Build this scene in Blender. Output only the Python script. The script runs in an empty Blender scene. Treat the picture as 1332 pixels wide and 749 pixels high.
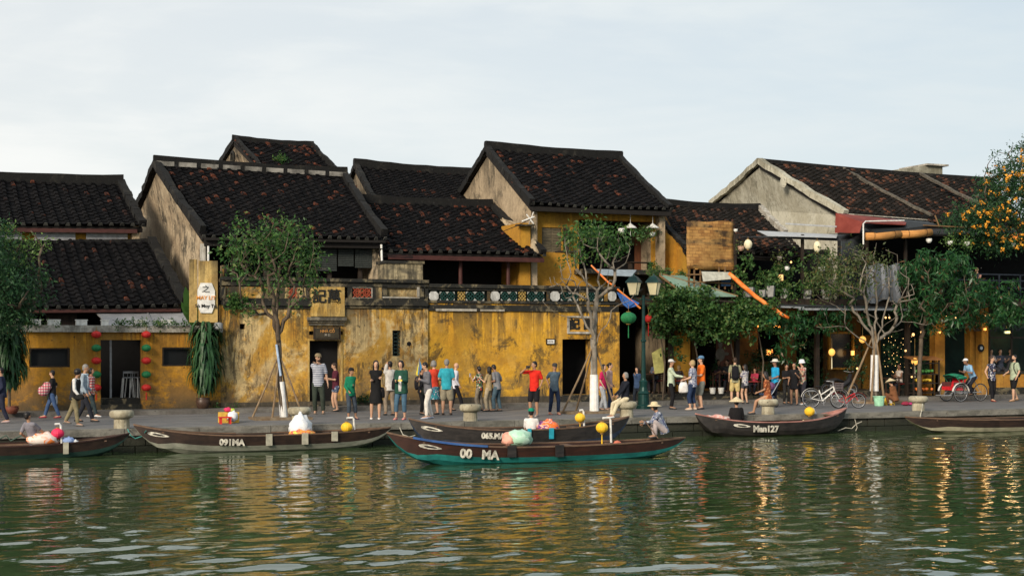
import bpy, math, random
from mathutils import Vector, Matrix
R = math.radians
S = bpy.context.scene
C = S.collection
rnd = random.Random(7)

# ---------------------------------------------------------------- camera, sky, sun, exposure
FPX = 1850.0; CX = 666.0; HOR = 445.0; EYE = 2.3; WATER = -0.6
TH = math.atan(FPX / 4584.0)
FW = Vector((math.sin(TH), math.cos(TH), 0)); RT = Vector((math.cos(TH), -math.sin(TH), 0))
cd = bpy.data.cameras.new('camera'); cam = bpy.data.objects.new('camera', cd); C.objects.link(cam)
cam.location = (0, 0, EYE); cam.rotation_euler = (R(90), 0, -TH)
cd.sensor_width = 36; cd.lens = 36 * FPX / 1332.0
cd.shift_y = (HOR - 374.5) / 1332.0
cd.clip_end = 3000
S.camera = cam
S.render.resolution_x = 1024; S.render.resolution_y = 575

W_ = bpy.data.worlds.new('World'); S.world = W_; W_.use_nodes = True
SUN_EL, SUN_AZ = 24.0, 230.0          # azimuth of the sun, clockwise from +Y
def build_world():
    nt = W_.node_tree; N = nt.nodes; L = nt.links; N.clear()
    out = N.new('ShaderNodeOutputWorld'); bg = N.new('ShaderNodeBackground')
    sky = N.new('ShaderNodeTexSky'); sky.sky_type = 'NISHITA'; sky.sun_disc = False
    sky.sun_elevation = R(SUN_EL); sky.sun_rotation = R(SUN_AZ); sky.dust_density = 2.0
    tc = N.new('ShaderNodeTexCoord')
    mp = N.new('ShaderNodeMapping'); mp.inputs['Scale'].default_value = (1.6, 1.6, 7.0); mp.inputs['Rotation'].default_value = (0, R(8), 0)
    L.new(tc.outputs['Generated'], mp.inputs['Vector'])
    n1 = N.new('ShaderNodeTexNoise'); n1.inputs['Scale'].default_value = 2.0; n1.inputs['Detail'].default_value = 8; n1.inputs['Roughness'].default_value = .55; n1.inputs['Distortion'].default_value = .5
    L.new(mp.outputs[0], n1.inputs['Vector'])
    mp2 = N.new('ShaderNodeMapping'); mp2.inputs['Scale'].default_value = (6, 6, 34.0); mp2.inputs['Rotation'].default_value = (0, R(4), 0)
    L.new(tc.outputs['Generated'], mp2.inputs['Vector'])
    n2 = N.new('ShaderNodeTexNoise'); n2.inputs['Scale'].default_value = 2.2; n2.inputs['Detail'].default_value = 7; n2.inputs['Roughness'].default_value = .6; n2.inputs['Distortion'].default_value = .8
    L.new(mp2.outputs[0], n2.inputs['Vector'])
    a = N.new('ShaderNodeMath'); a.operation = 'MULTIPLY_ADD'; L.new(n2.outputs['Fac'], a.inputs[0]); a.inputs[1].default_value = .2; L.new(n1.outputs['Fac'], a.inputs[2])
    r = N.new('ShaderNodeMapRange'); r.interpolation_type = 'SMOOTHSTEP'
    L.new(a.outputs[0], r.inputs['Value']); r.inputs['From Min'].default_value = .48; r.inputs['From Max'].default_value = .82
    r.inputs['To Min'].default_value = .74; r.inputs['To Max'].default_value = .97
    # cloud veil: a little brighter towards the left of the view where the light comes from
    dt = N.new('ShaderNodeVectorMath'); dt.operation = 'DOT_PRODUCT'; L.new(tc.outputs['Generated'], dt.inputs[0]); dt.inputs[1].default_value = (-.85, .35, -.35)
    r2 = N.new('ShaderNodeMapRange'); L.new(dt.outputs['Value'], r2.inputs['Value']); r2.inputs['From Min'].default_value = -.6; r2.inputs['From Max'].default_value = .5
    mc = N.new('ShaderNodeMix'); mc.data_type = 'RGBA'; L.new(r2.outputs[0], mc.inputs[0])
    mc.inputs[6].default_value = (5.3, 6.1, 6.5, 1); mc.inputs[7].default_value = (8.3, 8.2, 7.85, 1)
    mx = N.new('ShaderNodeMix'); mx.data_type = 'RGBA'
    L.new(r.outputs[0], mx.inputs[0]); L.new(sky.outputs[0], mx.inputs[6]); L.new(mc.outputs[2], mx.inputs[7])
    L.new(mx.outputs[2], bg.inputs['Color']); bg.inputs['Strength'].default_value = 0.098
    L.new(bg.outputs[0], out.inputs[0])
build_world()
sl = bpy.data.lights.new('sun', 'SUN'); sl.energy = 3.3; sl.angle = R(16); sl.color = (1, .87, .70)
so = bpy.data.objects.new('sun', sl); C.objects.link(so)
az = R(SUN_AZ); el = R(SUN_EL)
sd = Vector((math.sin(az) * math.cos(el), math.cos(az) * math.cos(el), math.sin(el)))
so.rotation_euler = sd.to_track_quat('Z', 'Y').to_euler(); so.location = (-20, -20, 40)
S.view_settings.view_transform = 'Standard'; S.view_settings.look = 'None'
S.view_settings.gamma = 1; S.view_settings.exposure = 0.36
S.render.engine = 'CYCLES'
S.cycles.use_denoising = True
S.cycles.max_bounces = 6; S.cycles.diffuse_bounces = 2; S.cycles.glossy_bounces = 3; S.cycles.transparent_max_bounces = 6; S.cycles.transmission_bounces = 3
S.cycles.caustics_reflective = False; S.cycles.caustics_refractive = False

# ---------------------------------------------------------------- projection helpers (photo pixel -> real place)
def dr(px):
    u = (px - CX) / FPX
    return RT * u + FW
def W(px, py, Y):
    d = dr(px); t = Y / d.y; p = d * t
    return Vector((p.x, p.y, EYE + (HOR - py) / FPX * t))
def G(px, py, z=0.0):
    t = FPX * (EYE - z) / (py - HOR); p = dr(px) * t
    return Vector((p.x, p.y, z))
def XW(px, Y): return W(px, 400, Y).x
def ZW(px, py, Y): return W(px, py, Y).z
def scl(px, Y): return FPX / (Y / dr(px).y)          # pixels per metre there
YE = 38.67; YK = 46.2; YF = 47.2; KZ = .14

# ---------------------------------------------------------------- objects
ORG = {}
def tag(o, label=None, cat=None, group=None, kind=None):
    if label: o['label'] = label
    if cat: o['category'] = cat
    if group: o['group'] = group
    if kind: o['kind'] = kind
    return o
def thing(name, label, cat, loc=(0, 0, 0), rz=0, group=None, local=False):
    o = bpy.data.objects.new(name, None); C.objects.link(o); o.empty_display_size = .1
    o.location = loc; o.rotation_euler = (0, 0, rz)
    tag(o, label, cat, group)
    ORG[o.name] = Vector((0, 0, 0)) if local else Vector(loc)
    return o
class MB:
    def __init__(s): s.v = []; s.f = []; s.t = []; s.g = []
    def add(s, vs, fs, tint=None):
        b = len(s.v); s.v += [tuple(v) for v in vs]; s.g.append((b, len(s.v), len(s.f), len(s.f) + len(fs)))
        for f in fs:
            s.f.append(tuple(i + b for i in f)); s.t.append(0.0 if tint is None else tint)
        return s
    def box(s, x0, x1, y0, y1, z0, z1, tint=None):
        vs = [(x0, y0, z0), (x1, y0, z0), (x1, y1, z0), (x0, y1, z0), (x0, y0, z1), (x1, y0, z1), (x1, y1, z1), (x0, y1, z1)]
        return s.add(vs, [(0, 3, 2, 1), (4, 5, 6, 7), (0, 1, 5, 4), (1, 2, 6, 5), (2, 3, 7, 6), (3, 0, 4, 7)], tint)
    def obox(s, c, ax, ay, az_, tint=None):                        # box from centre and three half axes
        c = Vector(c); ax = Vector(ax); ay = Vector(ay); az_ = Vector(az_)
        vs = [c + ax * i + ay * j + az_ * k for k in (-1, 1) for (i, j) in ((-1, -1), (1, -1), (1, 1), (-1, 1))]
        return s.add(vs, [(0, 3, 2, 1), (4, 5, 6, 7), (0, 1, 5, 4), (1, 2, 6, 5), (2, 3, 7, 6), (3, 0, 4, 7)], tint)
    def bar(s, a, b, w, h, tint=None):                             # rectangular bar from a to b
        a = Vector(a); b = Vector(b); d = b - a; L = d.length; d.normalize()
        up = Vector((0, 0, 1)) if abs(d.z) < .95 else Vector((0, 1, 0))
        sx = d.cross(up).normalized(); sz = sx.cross(d)
        return s.obox((a + b) / 2, sx * w / 2, d * L / 2, sz * h / 2, tint)
    def loft(s, pts, rad, n=8, side=None, cap=True, tint=None):    # tube with elliptic rings: rad = r or (rx, ry)
        pts = [Vector(p) for p in pts]; m = len(pts); rings = []
        sd_ = None
        for i, p in enumerate(pts):
            d = (pts[min(i + 1, m - 1)] - pts[max(i - 1, 0)])
            if d.length < 1e-9: d = Vector((0, 0, 1))
            d.normalize()
            ref = Vector(side) if side is not None else (sd_ if sd_ is not None else (Vector((1, 0, 0)) if abs(d.x) < .9 else Vector((0, 1, 0))))
            a = ref - d * ref.dot(d)
            if a.length < 1e-6: a = Vector((0, 1, 0)) - d * d.y
            a.normalize(); b = d.cross(a)
            if side is None: sd_ = a
            r = rad[i] if isinstance(rad, (list, tuple)) else rad
            rx, ry = r if isinstance(r, (list, tuple)) else (r, r)
            rings.append([p + a * (math.cos(2 * math.pi * k / n) * rx) + b * (math.sin(2 * math.pi * k / n) * ry) for k in range(n)])
        vs = [v for r_ in rings for v in r_]; fs = []
        for i in range(m - 1):
            for k in range(n):
                fs.append((i * n + k, i * n + (k + 1) % n, (i + 1) * n + (k + 1) % n, (i + 1) * n + k))
        if cap:
            fs.append(tuple(range(n - 1, -1, -1))); fs.append(tuple(range((m - 1) * n, m * n)))
        return s.add(vs, fs, tint)
    def ell(s, c, r, nu=10, nv=6, M=None, tint=None):
        if not isinstance(r, (list, tuple)): r = (r, r, r)
        c = Vector(c); vs = []; fs = []
        def tr(v):
            v = Vector((v[0] * r[0], v[1] * r[1], v[2] * r[2]))
            return c + (M @ v if M else v)
        for j in range(1, nv):
            a = math.pi * j / nv
            for i in range(nu):
                b = 2 * math.pi * i / nu
                vs.append(tr((math.sin(a) * math.cos(b), math.sin(a) * math.sin(b), math.cos(a))))
        t0 = len(vs); vs.append(tr((0, 0, 1))); vs.append(tr((0, 0, -1)))
        for j in range(nv - 2):
            for i in range(nu):
                fs.append((j * nu + i, (j + 1) * nu + i, (j + 1) * nu + (i + 1) % nu, j * nu + (i + 1) % nu))
        for i in range(nu):
            fs.append((t0, i, (i + 1) % nu)); fs.append((t0 + 1, (nv - 2) * nu + (i + 1) % nu, (nv - 2) * nu + i))
        return s.add(vs, fs, tint)
    def caps(s, a, b, ra, rb, n=10):                               # closed tapered capsule
        a = Vector(a); b = Vector(b); d = b - a
        if d.length < 1e-6: return s.ell(a, ra)
        d.normalize()
        pts = [a - d * ra * .98, a - d * ra * .7, a, b, b + d * rb * .7, b + d * rb * .98]
        return s.loft(pts, [ra * .2, ra * .72, ra, rb, rb * .72, rb * .2], n)
    def lathe(s, c, prof, n=16, tint=None):                        # prof [(r, z)]
        c = Vector(c); vs = []; fs = []; m = len(prof)
        for r, z in prof:
            for k in range(n):
                vs.append((c.x + r * math.cos(2 * math.pi * k / n), c.y + r * math.sin(2 * math.pi * k / n), c.z + z))
        for i in range(m - 1):
            for k in range(n):
                fs.append((i * n + k, i * n + (k + 1) % n, (i + 1) * n + (k + 1) % n, (i + 1) * n + k))
        fs.append(tuple(range(n - 1, -1, -1))); fs.append(tuple(range((m - 1) * n, m * n)))
        return s.add(vs, fs, tint)
    def torus(s, c, ax1, ax2, Rr, r, n=28, m=6):
        c = Vector(c); ax1 = Vector(ax1).normalized(); ax2 = Vector(ax2).normalized(); nn = ax1.cross(ax2)
        vs = []; fs = []
        for i in range(n):
            a = 2 * math.pi * i / n; d = ax1 * math.cos(a) + ax2 * math.sin(a)
            for j in range(m):
                b = 2 * math.pi * j / m
                vs.append(c + d * (Rr + r * math.cos(b)) + nn * (r * math.sin(b)))
        for i in range(n):
            for j in range(m):
                fs.append((i * m + j, ((i + 1) % n) * m + j, ((i + 1) % n) * m + (j + 1) % m, i * m + (j + 1) % m))
        return s.add(vs, fs)
    def prism(s, poly, d, tint=None):                              # polygon (3D points) extruded by vector d
        n = len(poly); poly = [Vector(p) for p in poly]; d = Vector(d)
        vs = poly + [p + d for p in poly]
        fs = [tuple(range(n)), tuple(range(2 * n - 1, n - 1, -1))]
        for i in range(n): fs.append((i, i + n, (i + 1) % n + n, (i + 1) % n))
        return s.add(vs, fs, tint)
    def split(s):                                                  # pieces that stand well apart become parts of their own
        n = len(s.g)
        if n < 2 or n > 260: return [s]
        bb = []
        for v0, v1, f0, f1 in s.g:
            q = s.v[v0:v1]; bb.append(([min(p[i] for p in q) for i in range(3)], [max(p[i] for p in q) for i in range(3)]))
        par = list(range(n))
        def fd(i):
            while par[i] != i: i = par[i]
            return i
        sz = [max(b[1][i] - b[0][i] for i in range(3)) for b in bb]
        for i in range(n):
            for j in range(i + 1, n):
                gp = math.sqrt(sum(max(0, bb[j][0][k] - bb[i][1][k], bb[i][0][k] - bb[j][1][k]) ** 2 for k in range(3)))
                if gp <= max(.02, .5 * max(sz[i], sz[j])): par[fd(i)] = fd(j)
        out = {}
        for i in range(n): out.setdefault(fd(i), []).append(i)
        if len(out) < 2: return [s]
        res = []
        for ids in out.values():
            m = MB()
            for i in ids:
                v0, v1, f0, f1 = s.g[i]; m.add(s.v[v0:v1], [tuple(x - v0 for x in f) for f in s.f[f0:f1]]); m.t[-(f1 - f0):] = s.t[f0:f1]
            res.append(m)
        return res
    def build(s, name, mat, parent=None, smooth=False, fixn=False, loc=None):
        if parent is not None and sum(g_[3] - g_[2] for g_ in s.g) == len(s.f):
            ps = s.split()
            if len(ps) > 1: return [p.build_(name, mat, parent, smooth, fixn) for p in ps][0]
        return s.build_(name, mat, parent, smooth, fixn, loc)
    def build_(s, name, mat, parent=None, smooth=False, fixn=False, loc=None):
        me = bpy.data.meshes.new(name)
        off = Vector((0, 0, 0))
        if parent is not None: off = ORG.get(parent.name, off)
        elif loc is not None: off = Vector(loc)
        me.from_pydata([(v[0] - off.x, v[1] - off.y, v[2] - off.z) for v in s.v], [], s.f)
        if any(s.t):
            at = me.attributes.new('tint', 'FLOAT', 'FACE'); at.data.foreach_set('value', s.t)
        if smooth: me.shade_smooth()
        me.materials.append(mat)
        o = bpy.data.objects.new(name, me); C.objects.link(o)
        if parent is not None:
            o.parent = parent; ORG[o.name] = off
        else:
            o.location = off; ORG[o.name] = off
        if fixn:
            import bmesh
            b = bmesh.new(); b.from_mesh(me); bmesh.ops.recalc_face_normals(b, faces=b.faces); b.to_mesh(me); b.free()
        return o

def text_mesh(txt, size, mat, name, parent, M, extrude=.004, bold=0.0):
    cu = bpy.data.curves.new(name + '_c', 'FONT'); cu.body = txt; cu.size = size; cu.extrude = extrude; cu.offset = bold
    cu.align_x = 'CENTER'; cu.align_y = 'CENTER'; cu.resolution_u = 3
    t = bpy.data.objects.new('tmp', cu)
    me = bpy.data.meshes.new_from_object(t)
    bpy.data.objects.remove(t); bpy.data.curves.remove(cu)
    off = ORG.get(parent.name, Vector((0, 0, 0)))
    me.transform(Matrix.Translation(-off) @ M)
    me.materials.clear(); me.materials.append(mat)
    o = bpy.data.objects.new(name, me); C.objects.link(o); o.parent = parent; ORG[o.name] = off
    return o
def face_cam_matrix(p, rot=(math.pi / 2, 0, 0)):
    from mathutils import Euler
    return Matrix.Translation(Vector(p)) @ Euler(rot).to_matrix().to_4x4()

# ---------------------------------------------------------------- material helpers
class Sh:
    def __init__(s, name):
        s.m = bpy.data.materials.new(name); s.m.use_nodes = True; s.nt = s.m.node_tree; s.N = s.nt.nodes; s.L = s.nt.links
        s.b = s.N['Principled BSDF']; s.b.inputs['Specular IOR Level'].default_value = .3; s._pos = None; s._obj = None
    def pos(s):
        if not s._pos: s._pos = s.N.new('ShaderNodeNewGeometry')
        return s._pos.outputs['Position']
    def island(s):
        s.pos(); return s._pos.outputs['Random Per Island']
    def objc(s):
        if not s._obj: s._obj = s.N.new('ShaderNodeTexCoord')
        return s._obj.outputs['Object']
    def scale(s, vec, sc):
        n = s.N.new('ShaderNodeVectorMath'); n.operation = 'MULTIPLY'; s.L.new(vec, n.inputs[0]); n.inputs[1].default_value = sc
        return n.outputs[0]
    def noise(s, vec, sc=1.0, det=4, rough=.55, vs=None, dist=0.0):
        if vs: vec = s.scale(vec, vs)
        n = s.N.new('ShaderNodeTexNoise'); s.L.new(vec, n.inputs['Vector']); n.inputs['Scale'].default_value = sc
        n.inputs['Detail'].default_value = det; n.inputs['Roughness'].default_value = rough; n.inputs['Distortion'].default_value = dist
        return n.outputs['Fac']
    def rng(s, v, a, b, c=0.0, d=1.0):
        n = s.N.new('ShaderNodeMapRange'); n.interpolation_type = 'SMOOTHSTEP'; s.L.new(v, n.inputs['Value'])
        for k, x in zip(('From Min', 'From Max', 'To Min', 'To Max'), (a, b, c, d)): n.inputs[k].default_value = x
        return n.outputs[0]
    def lin(s, v, a, b, c=0.0, d=1.0):
        n = s.N.new('ShaderNodeMapRange'); s.L.new(v, n.inputs['Value'])
        for k, x in zip(('From Min', 'From Max', 'To Min', 'To Max'), (a, b, c, d)): n.inputs[k].default_value = x
        return n.outputs[0]
    def m_(s, op, a, b=0.0):
        n = s.N.new('ShaderNodeMath'); n.operation = op
        for i, x in enumerate((a, b)):
            if hasattr(x, 'is_output'): s.L.new(x, n.inputs[i])
            else: n.inputs[i].default_value = x
        return n.outputs[0]
    def mix(s, f, a, b, mode='MIX'):
        n = s.N.new('ShaderNodeMix'); n.data_type = 'RGBA'; n.blend_type = mode
        for i, x in ((0, f), (6, a), (7, b)):
            if hasattr(x, 'is_output'): s.L.new(x, n.inputs[i])
            elif i == 0: n.inputs[i].default_value = x
            else: n.inputs[i].default_value = (x[0], x[1], x[2], 1)
        return n.outputs[2]
    def sep(s, v):
        n = s.N.new('ShaderNodeSeparateXYZ'); s.L.new(v, n.inputs[0]); return n.outputs
    def attr(s, name):
        n = s.N.new('ShaderNodeAttribute'); n.attribute_name = name; return n.outputs['Fac']
    def bump(s, h, st=.3, dist=.02):
        n = s.N.new('ShaderNodeBump'); n.inputs['Strength'].default_value = st; n.inputs['Distance'].default_value = dist
        s.L.new(h, n.inputs['Height']); s.L.new(n.outputs[0], s.b.inputs['Normal'])
    def out(s, col=None, rough=.85, metal=0.0):
        if col is not None:
            if hasattr(col, 'is_output'): s.L.new(col, s.b.inputs['Base Color'])
            else: s.b.inputs['Base Color'].default_value = (col[0], col[1], col[2], 1)
        if hasattr(rough, 'is_output'): s.L.new(rough, s.b.inputs['Roughness'])
        else: s.b.inputs['Roughness'].default_value = rough
        s.b.inputs['Metallic'].default_value = metal
        return s.m

def plaster(name, c1, c2, stain=(.03, .028, .022), ps=.55, lo=.42, hi=.6, top=None, streak=.8, mott=.6, low=None, lowc=(.10, .075, .045), seed=0, grime=.35, ochre=None):
    s = Sh(name); p0 = s.pos(); 
    add = s.N.new('ShaderNodeVectorMath'); add.operation = 'ADD'; s.L.new(p0, add.inputs[0]); add.inputs[1].default_value = (seed * 7.3, seed * 3.1, seed * 5.7); p = add.outputs[0]
    z = s.sep(p0)[2]
    col = s.mix(s.rng(s.noise(p, ps, 7, .68, dist=.6), lo, hi), c1, c2)
    if ochre: col = s.mix(s.rng(s.noise(p, 1.7, 6, .7, (1, 1, .7)), .5, .62, 0, .85), col, ochre)
    col = s.mix(s.rng(s.noise(p, 6, 6, .75), .3, .72, mott, 0), col, s.mix(.5, col, (.2, .2, .2), 'MULTIPLY'))
    # blotches of mould
    bl = s.rng(s.noise(p, 1.1, 9, .78, (1, 1, .8), .4), .52, .61, 0, min(.9, grime * .95))
    col = s.mix(bl, col, stain)
    # run-down streaks below ledges
    st = s.rng(s.noise(p, 1.0, 8, .7, (4.6, 4.6, .3), .25), .43, .52)
    if top is not None:
        tm = s.lin(z, top - 2.6, top - .05, 0, 1)
        tm = s.m_('MULTIPLY', s.m_('POWER', tm, 1.4), s.rng(s.noise(p, .45, 3, .5, (1, 1, .3)), .34, .52, .25, 1))
        col = s.mix(s.m_('MULTIPLY', s.m_('MULTIPLY', st, tm), streak), col, stain)
        edge = s.m_('MULTIPLY', s.lin(z, top - .35, top, 0, 1), s.rng(s.noise(p, 3, 6, .7), .35, .6, 0, .8))
        col = s.mix(s.m_('MULTIPLY', edge, streak), col, stain)
    else:
        col = s.mix(s.m_('MULTIPLY', st, streak * .6), col, stain)
    if low is not None:
        lm = s.m_('MULTIPLY', s.lin(z, low + 2.0, low + .2, 0, 1), s.rng(s.noise(p, 1.1, 8, .76, (1, 1, 1.3)), .43, .54))
        col = s.mix(s.m_('MULTIPLY', lm, .85), col, lowc)
        lm2 = s.m_('MULTIPLY', s.lin(z, low + .45, low, 0, 1), s.rng(s.noise(p, 2.4, 6, .7), .3, .55, .2, 1))
        col = s.mix(s.m_('MULTIPLY', lm2, .8), col, (.05, .045, .03))
    # fine vertical runs of mould gathered in patches, and flaked paint
    pm = s.rng(s.noise(p, .5, 6, .7, (1.2, 1.2, .8), .8), .50, .60)
    fr = s.rng(s.noise(p, 1.0, 8, .8, (6.5, 6.5, 1.0), .5), .48, .55)
    col = s.mix(s.m_('MULTIPLY', s.m_('MULTIPLY', fr, pm), min(.85, grime * 1.2)), col, stain)
    fl = s.rng(s.noise(p, 3.2, 10, .82), .60, .64, 0, grime * .9)
    col = s.mix(fl, col, tuple(x * .5 for x in c2))
    fl2 = s.rng(s.noise(p, 4.1, 9, .8, (1, 1, .8)), .61, .64, 0, grime * .8)
    col = s.mix(fl2, col, tuple(min(.75, x * 1.15 + .05) for x in c1))
    # small black chips and specks
    sp = s.rng(s.noise(p, 9, 5, .6, (1, 1, .55)), .655, .70, 0, .8)
    col = s.mix(sp, col, (.03, .027, .02))
    s.bump(s.noise(p, 7, 8, .7), .6, .035)
    return s.out(col, .93)
def plain(name, c, rough=.7, metal=0.0, var=.25, vs=6.0, bump=0.0, spec=None):
    s = Sh(name); o = s.objc(); n = s.noise(o, vs, 4, .6)
    col = s.mix(s.rng(n, .3, .7, 0, 1), tuple(x * (1 - var) for x in c), tuple(min(1, x * (1 + var * .6)) for x in c))
    if bump: s.bump(n, bump, .01)
    if spec is not None: s.b.inputs['Specular IOR Level'].default_value = spec
    return s.out(col, rough, metal)
def emit(name, c, st, base=None):
    s = Sh(name); s.b.inputs['Emission Color'].default_value = (c[0], c[1], c[2], 1); s.b.inputs['Emission Strength'].default_value = st
    return s.out(base or c, .6)
def fabric_lit(name, c, tr=.35, rough=.6):
    s = Sh(name); o = s.objc(); col = s.mix(s.rng(s.noise(o, 9, 3), .35, .65), tuple(x * .8 for x in c), c)
    s.b.inputs['Subsurface Weight'].default_value = 0
    return s.out(col, rough)
def wood(name, c1, c2, vs=(1, 1, 10), rough=.75, sc=3, wpos=False):
    s = Sh(name); o = s.pos() if wpos else s.objc()
    n = s.noise(o, sc, 6, .65, vs); n2 = s.noise(o, 2.3, 4, .6)
    col = s.mix(s.rng(n, .35, .65), c1, c2); col = s.mix(s.rng(n2, .45, .7, 0, .6), col, tuple(x * .45 for x in c1))
    s.bump(n, .3, .01)
    return s.out(col, rough)
def tiles_mat(name, orange=.12, oc=(.12, .038, .020), dark=(.0018, .0018, .0026), dark2=(.0075, .007, .0078), lich=.04):
    s = Sh(name); t = s.attr('tint'); p = s.pos()
    big = s.noise(p, .55, 4, .6, dist=.3)
    n = s.noise(p, 5, 5, .7)
    col = s.mix(s.rng(t, .0, 1.0), dark, dark2)
    thr = s.m_('ADD', t, s.m_('MULTIPLY', s.m_('SUBTRACT', big, .5), 1.3))
    om = s.m_('MULTIPLY', s.rng(thr, 1 - orange * 1.4 - .03, 1 - orange * 1.4 + .09), s.rng(n, .42, .6))
    col = s.mix(s.m_('MULTIPLY', om, .9), col, oc)
    lm = s.m_('MULTIPLY', s.rng(s.noise(p, 2.6, 6, .75), .62, .72), lich * 7)
    col = s.mix(lm, col, (.045, .042, .036)); s.b.inputs['Specular IOR Level'].default_value = .12
    col = s.mix(s.m_('MULTIPLY', s.rng(s.m_('MULTIPLY', t, -1.0), .2, .6), s.rng(n, .35, .6, .2, 1)), col, (.055, .055, .05))
    s.bump(n, .5, .02)
    return s.out(col, .95)
def leaf_mat(name, c1, c2, c3=None, tr=.3, rough=.5, third=.12):
    s = Sh(name); i = s.island()
    col = s.mix(i, c1, c2)
    if c3: col = s.mix(s.rng(s.m_('FRACT', s.m_('MULTIPLY', i, 17.3)), 1 - third, 1 - third + .02), col, c3)
    s.out(col, rough)
    tn = s.N.new('ShaderNodeBsdfTranslucent'); s.L.new(col, tn.inputs[0]) ; ms = s.N.new('ShaderNodeMixShader'); ms.inputs[0].default_value = tr
    o = s.N['Material Output']; s.L.new(s.b.outputs[0], ms.inputs[1]); s.L.new(tn.outputs[0], ms.inputs[2]); s.L.new(ms.outputs[0], o.inputs[0])
    return s.m
# ================================================================ materials of the setting
M = {}
M['ochre'] = plaster('ochre_plaster', (.60, .29, .030), (.50, .225, .022), ps=.5, top=2.7, streak=.55, low=.14, seed=1, grime=.12, lowc=(.13, .09, .05), ochre=(.56, .29, .05))
M['old'] = plaster('old_cream_yellow_plaster', (.72, .53, .25), (.62, .35, .06), ps=.55, lo=.46, hi=.54, top=3.75, streak=1.0, low=.14, seed=3, grime=.6, mott=.85, lowc=(.19, .13, .075), ochre=(.52, .25, .03))
M['sat'] = plaster('strong_yellow_plaster', (.70, .38, .035), (.56, .28, .025), ps=.55, top=3.8, streak=1.0, low=.14, seed=9, grime=.8, mott=.65, lowc=(.16, .11, .05), ochre=(.64, .36, .06))
M['yupper'] = plaster('upper_yellow_plaster', (.52, .28, .035), (.45, .22, .025), ps=.4, top=7.6, streak=.5, seed=4, grime=.12, mott=.5)
M['gable'] = plaster('weathered_gable_plaster', (.50, .40, .27), (.34, .26, .17), ps=.7, top=9.8, streak=1.0, seed=5, grime=.85, mott=.9)
M['gable_warm'] = plaster('bare_gable_plaster', (.46, .36, .24), (.32, .25, .165), ps=.7, top=10.5, streak=.9, seed=8, grime=.65, mott=.8)
M['concrete'] = plaster('streaked_grey_render', (.50, .48, .39), (.40, .375, .29), ps=.8, top=11, streak=.75, stain=(.13, .12, .085), seed=6, grime=.5, mott=.6)
M['cornice'] = plaster('black_mouldy_cornice', (.022, .022, .020), (.20, .165, .10), stain=(.012, .013, .011), ps=1.9, lo=.50, hi=.60, streak=.5, seed=2, grime=.4)
M['trim'] = plaster('pale_worn_trim', (.55, .52, .46), (.34, .31, .26), ps=1.5, streak=.5, seed=11, grime=.3, stain=(.06, .055, .045))
M['black'] = plain('dark_interior', (.006, .006, .007), .9)  # near-black colour put in for the shade of unlit rooms; cables and cords share it
M['darkwood'] = wood('dark_timber', (.018, .013, .010), (.035, .024, .017), (8, 8, 1), wpos=True)
M['redwood'] = plain('oxblood_painted_timber', (.055, .017, .014), .6)
M['ridge'] = plaster('lichened_ridge_mortar', (.008, .008, .008), (.036, .033, .027), stain=(.004, .004, .004), ps=2.0, lo=.52, hi=.7, streak=.4, seed=12, grime=.4)
M['rpanel'] = plain('pale_ridge_panel', (.20, .19, .17), .9, var=.7, vs=2)
M['tA'] = tiles_mat('roof_tiles_black', .02, lich=.03)
M['tB'] = tiles_mat('roof_tiles_few_orange', .07, lich=.04)
M['tC'] = tiles_mat('roof_tiles_orange', .17, lich=.03)
M['tH'] = tiles_mat('roof_tiles_browned', .20, oc=(.14, .055, .03), dark=(.008, .007, .006), dark2=(.024, .020, .018))
M['eavecap'] = plain('mortared_tile_ends', (.12, .12, .115), .9, var=.6, vs=3)
M['slab'] = plain('roof_underside', (.012, .010, .009), .9)
M['white'] = plain('white_paint', (.72, .71, .68), .6)
M['greymetal'] = plain('grey_metal', (.30, .31, .32), .5, .3)

# ================================================================ ground, quay, water
def road_mat():
    s = Sh('worn_asphalt'); p = s.pos()
    col = s.mix(s.rng(s.noise(p, .9, 6, .6, (1, 1.6, 1)), .35, .65), (.105, .105, .11), (.15, .147, .147))
    col = s.mix(s.rng(s.noise(p, .35, 7, .7, (.6, 2.4, 1)), .52, .66, 0, .45), col, (.07, .068, .07))
    col = s.mix(s.rng(s.noise(p, 26, 3, .6), .4, .7, 0, .35), col, (.22, .21, .20))
    s.bump(s.noise(p, 40, 3, .6), .3, .005)
    return s.out(col, s.rng(s.noise(p, 1.2, 4), .3, .7, .55, .85))
def quay_mat(c1, c2, nm):
    s = Sh(nm); p = s.pos()
    col = s.mix(s.rng(s.noise(p, 1.3, 7, .7, (1, 1, 2.5)), .4, .62), c1, c2)
    z = s.sep(p)[2]
    wet = s.m_('MULTIPLY', s.lin(z, -.15, -.45), s.rng(s.noise(p, 2.2, 5, .7), .2, .5, .5, 1))
    col = s.mix(wet, col, (.018, .022, .014))
    col = s.mix(s.rng(s.noise(p, 7, 6, .8), .56, .66, 0, .7), col, (.03, .03, .025))
    s.bump(s.noise(p, 5, 8, .75), .8, .05)
    return s.out(col, .85)
M['road'] = road_mat(); M['coping'] = quay_mat((.20, .19, .165), (.11, .105, .09), 'quay_coping_stone'); M['quay'] = quay_mat((.05, .047, .036), (.022, .022, .018), 'quay_wall_stone')
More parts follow.
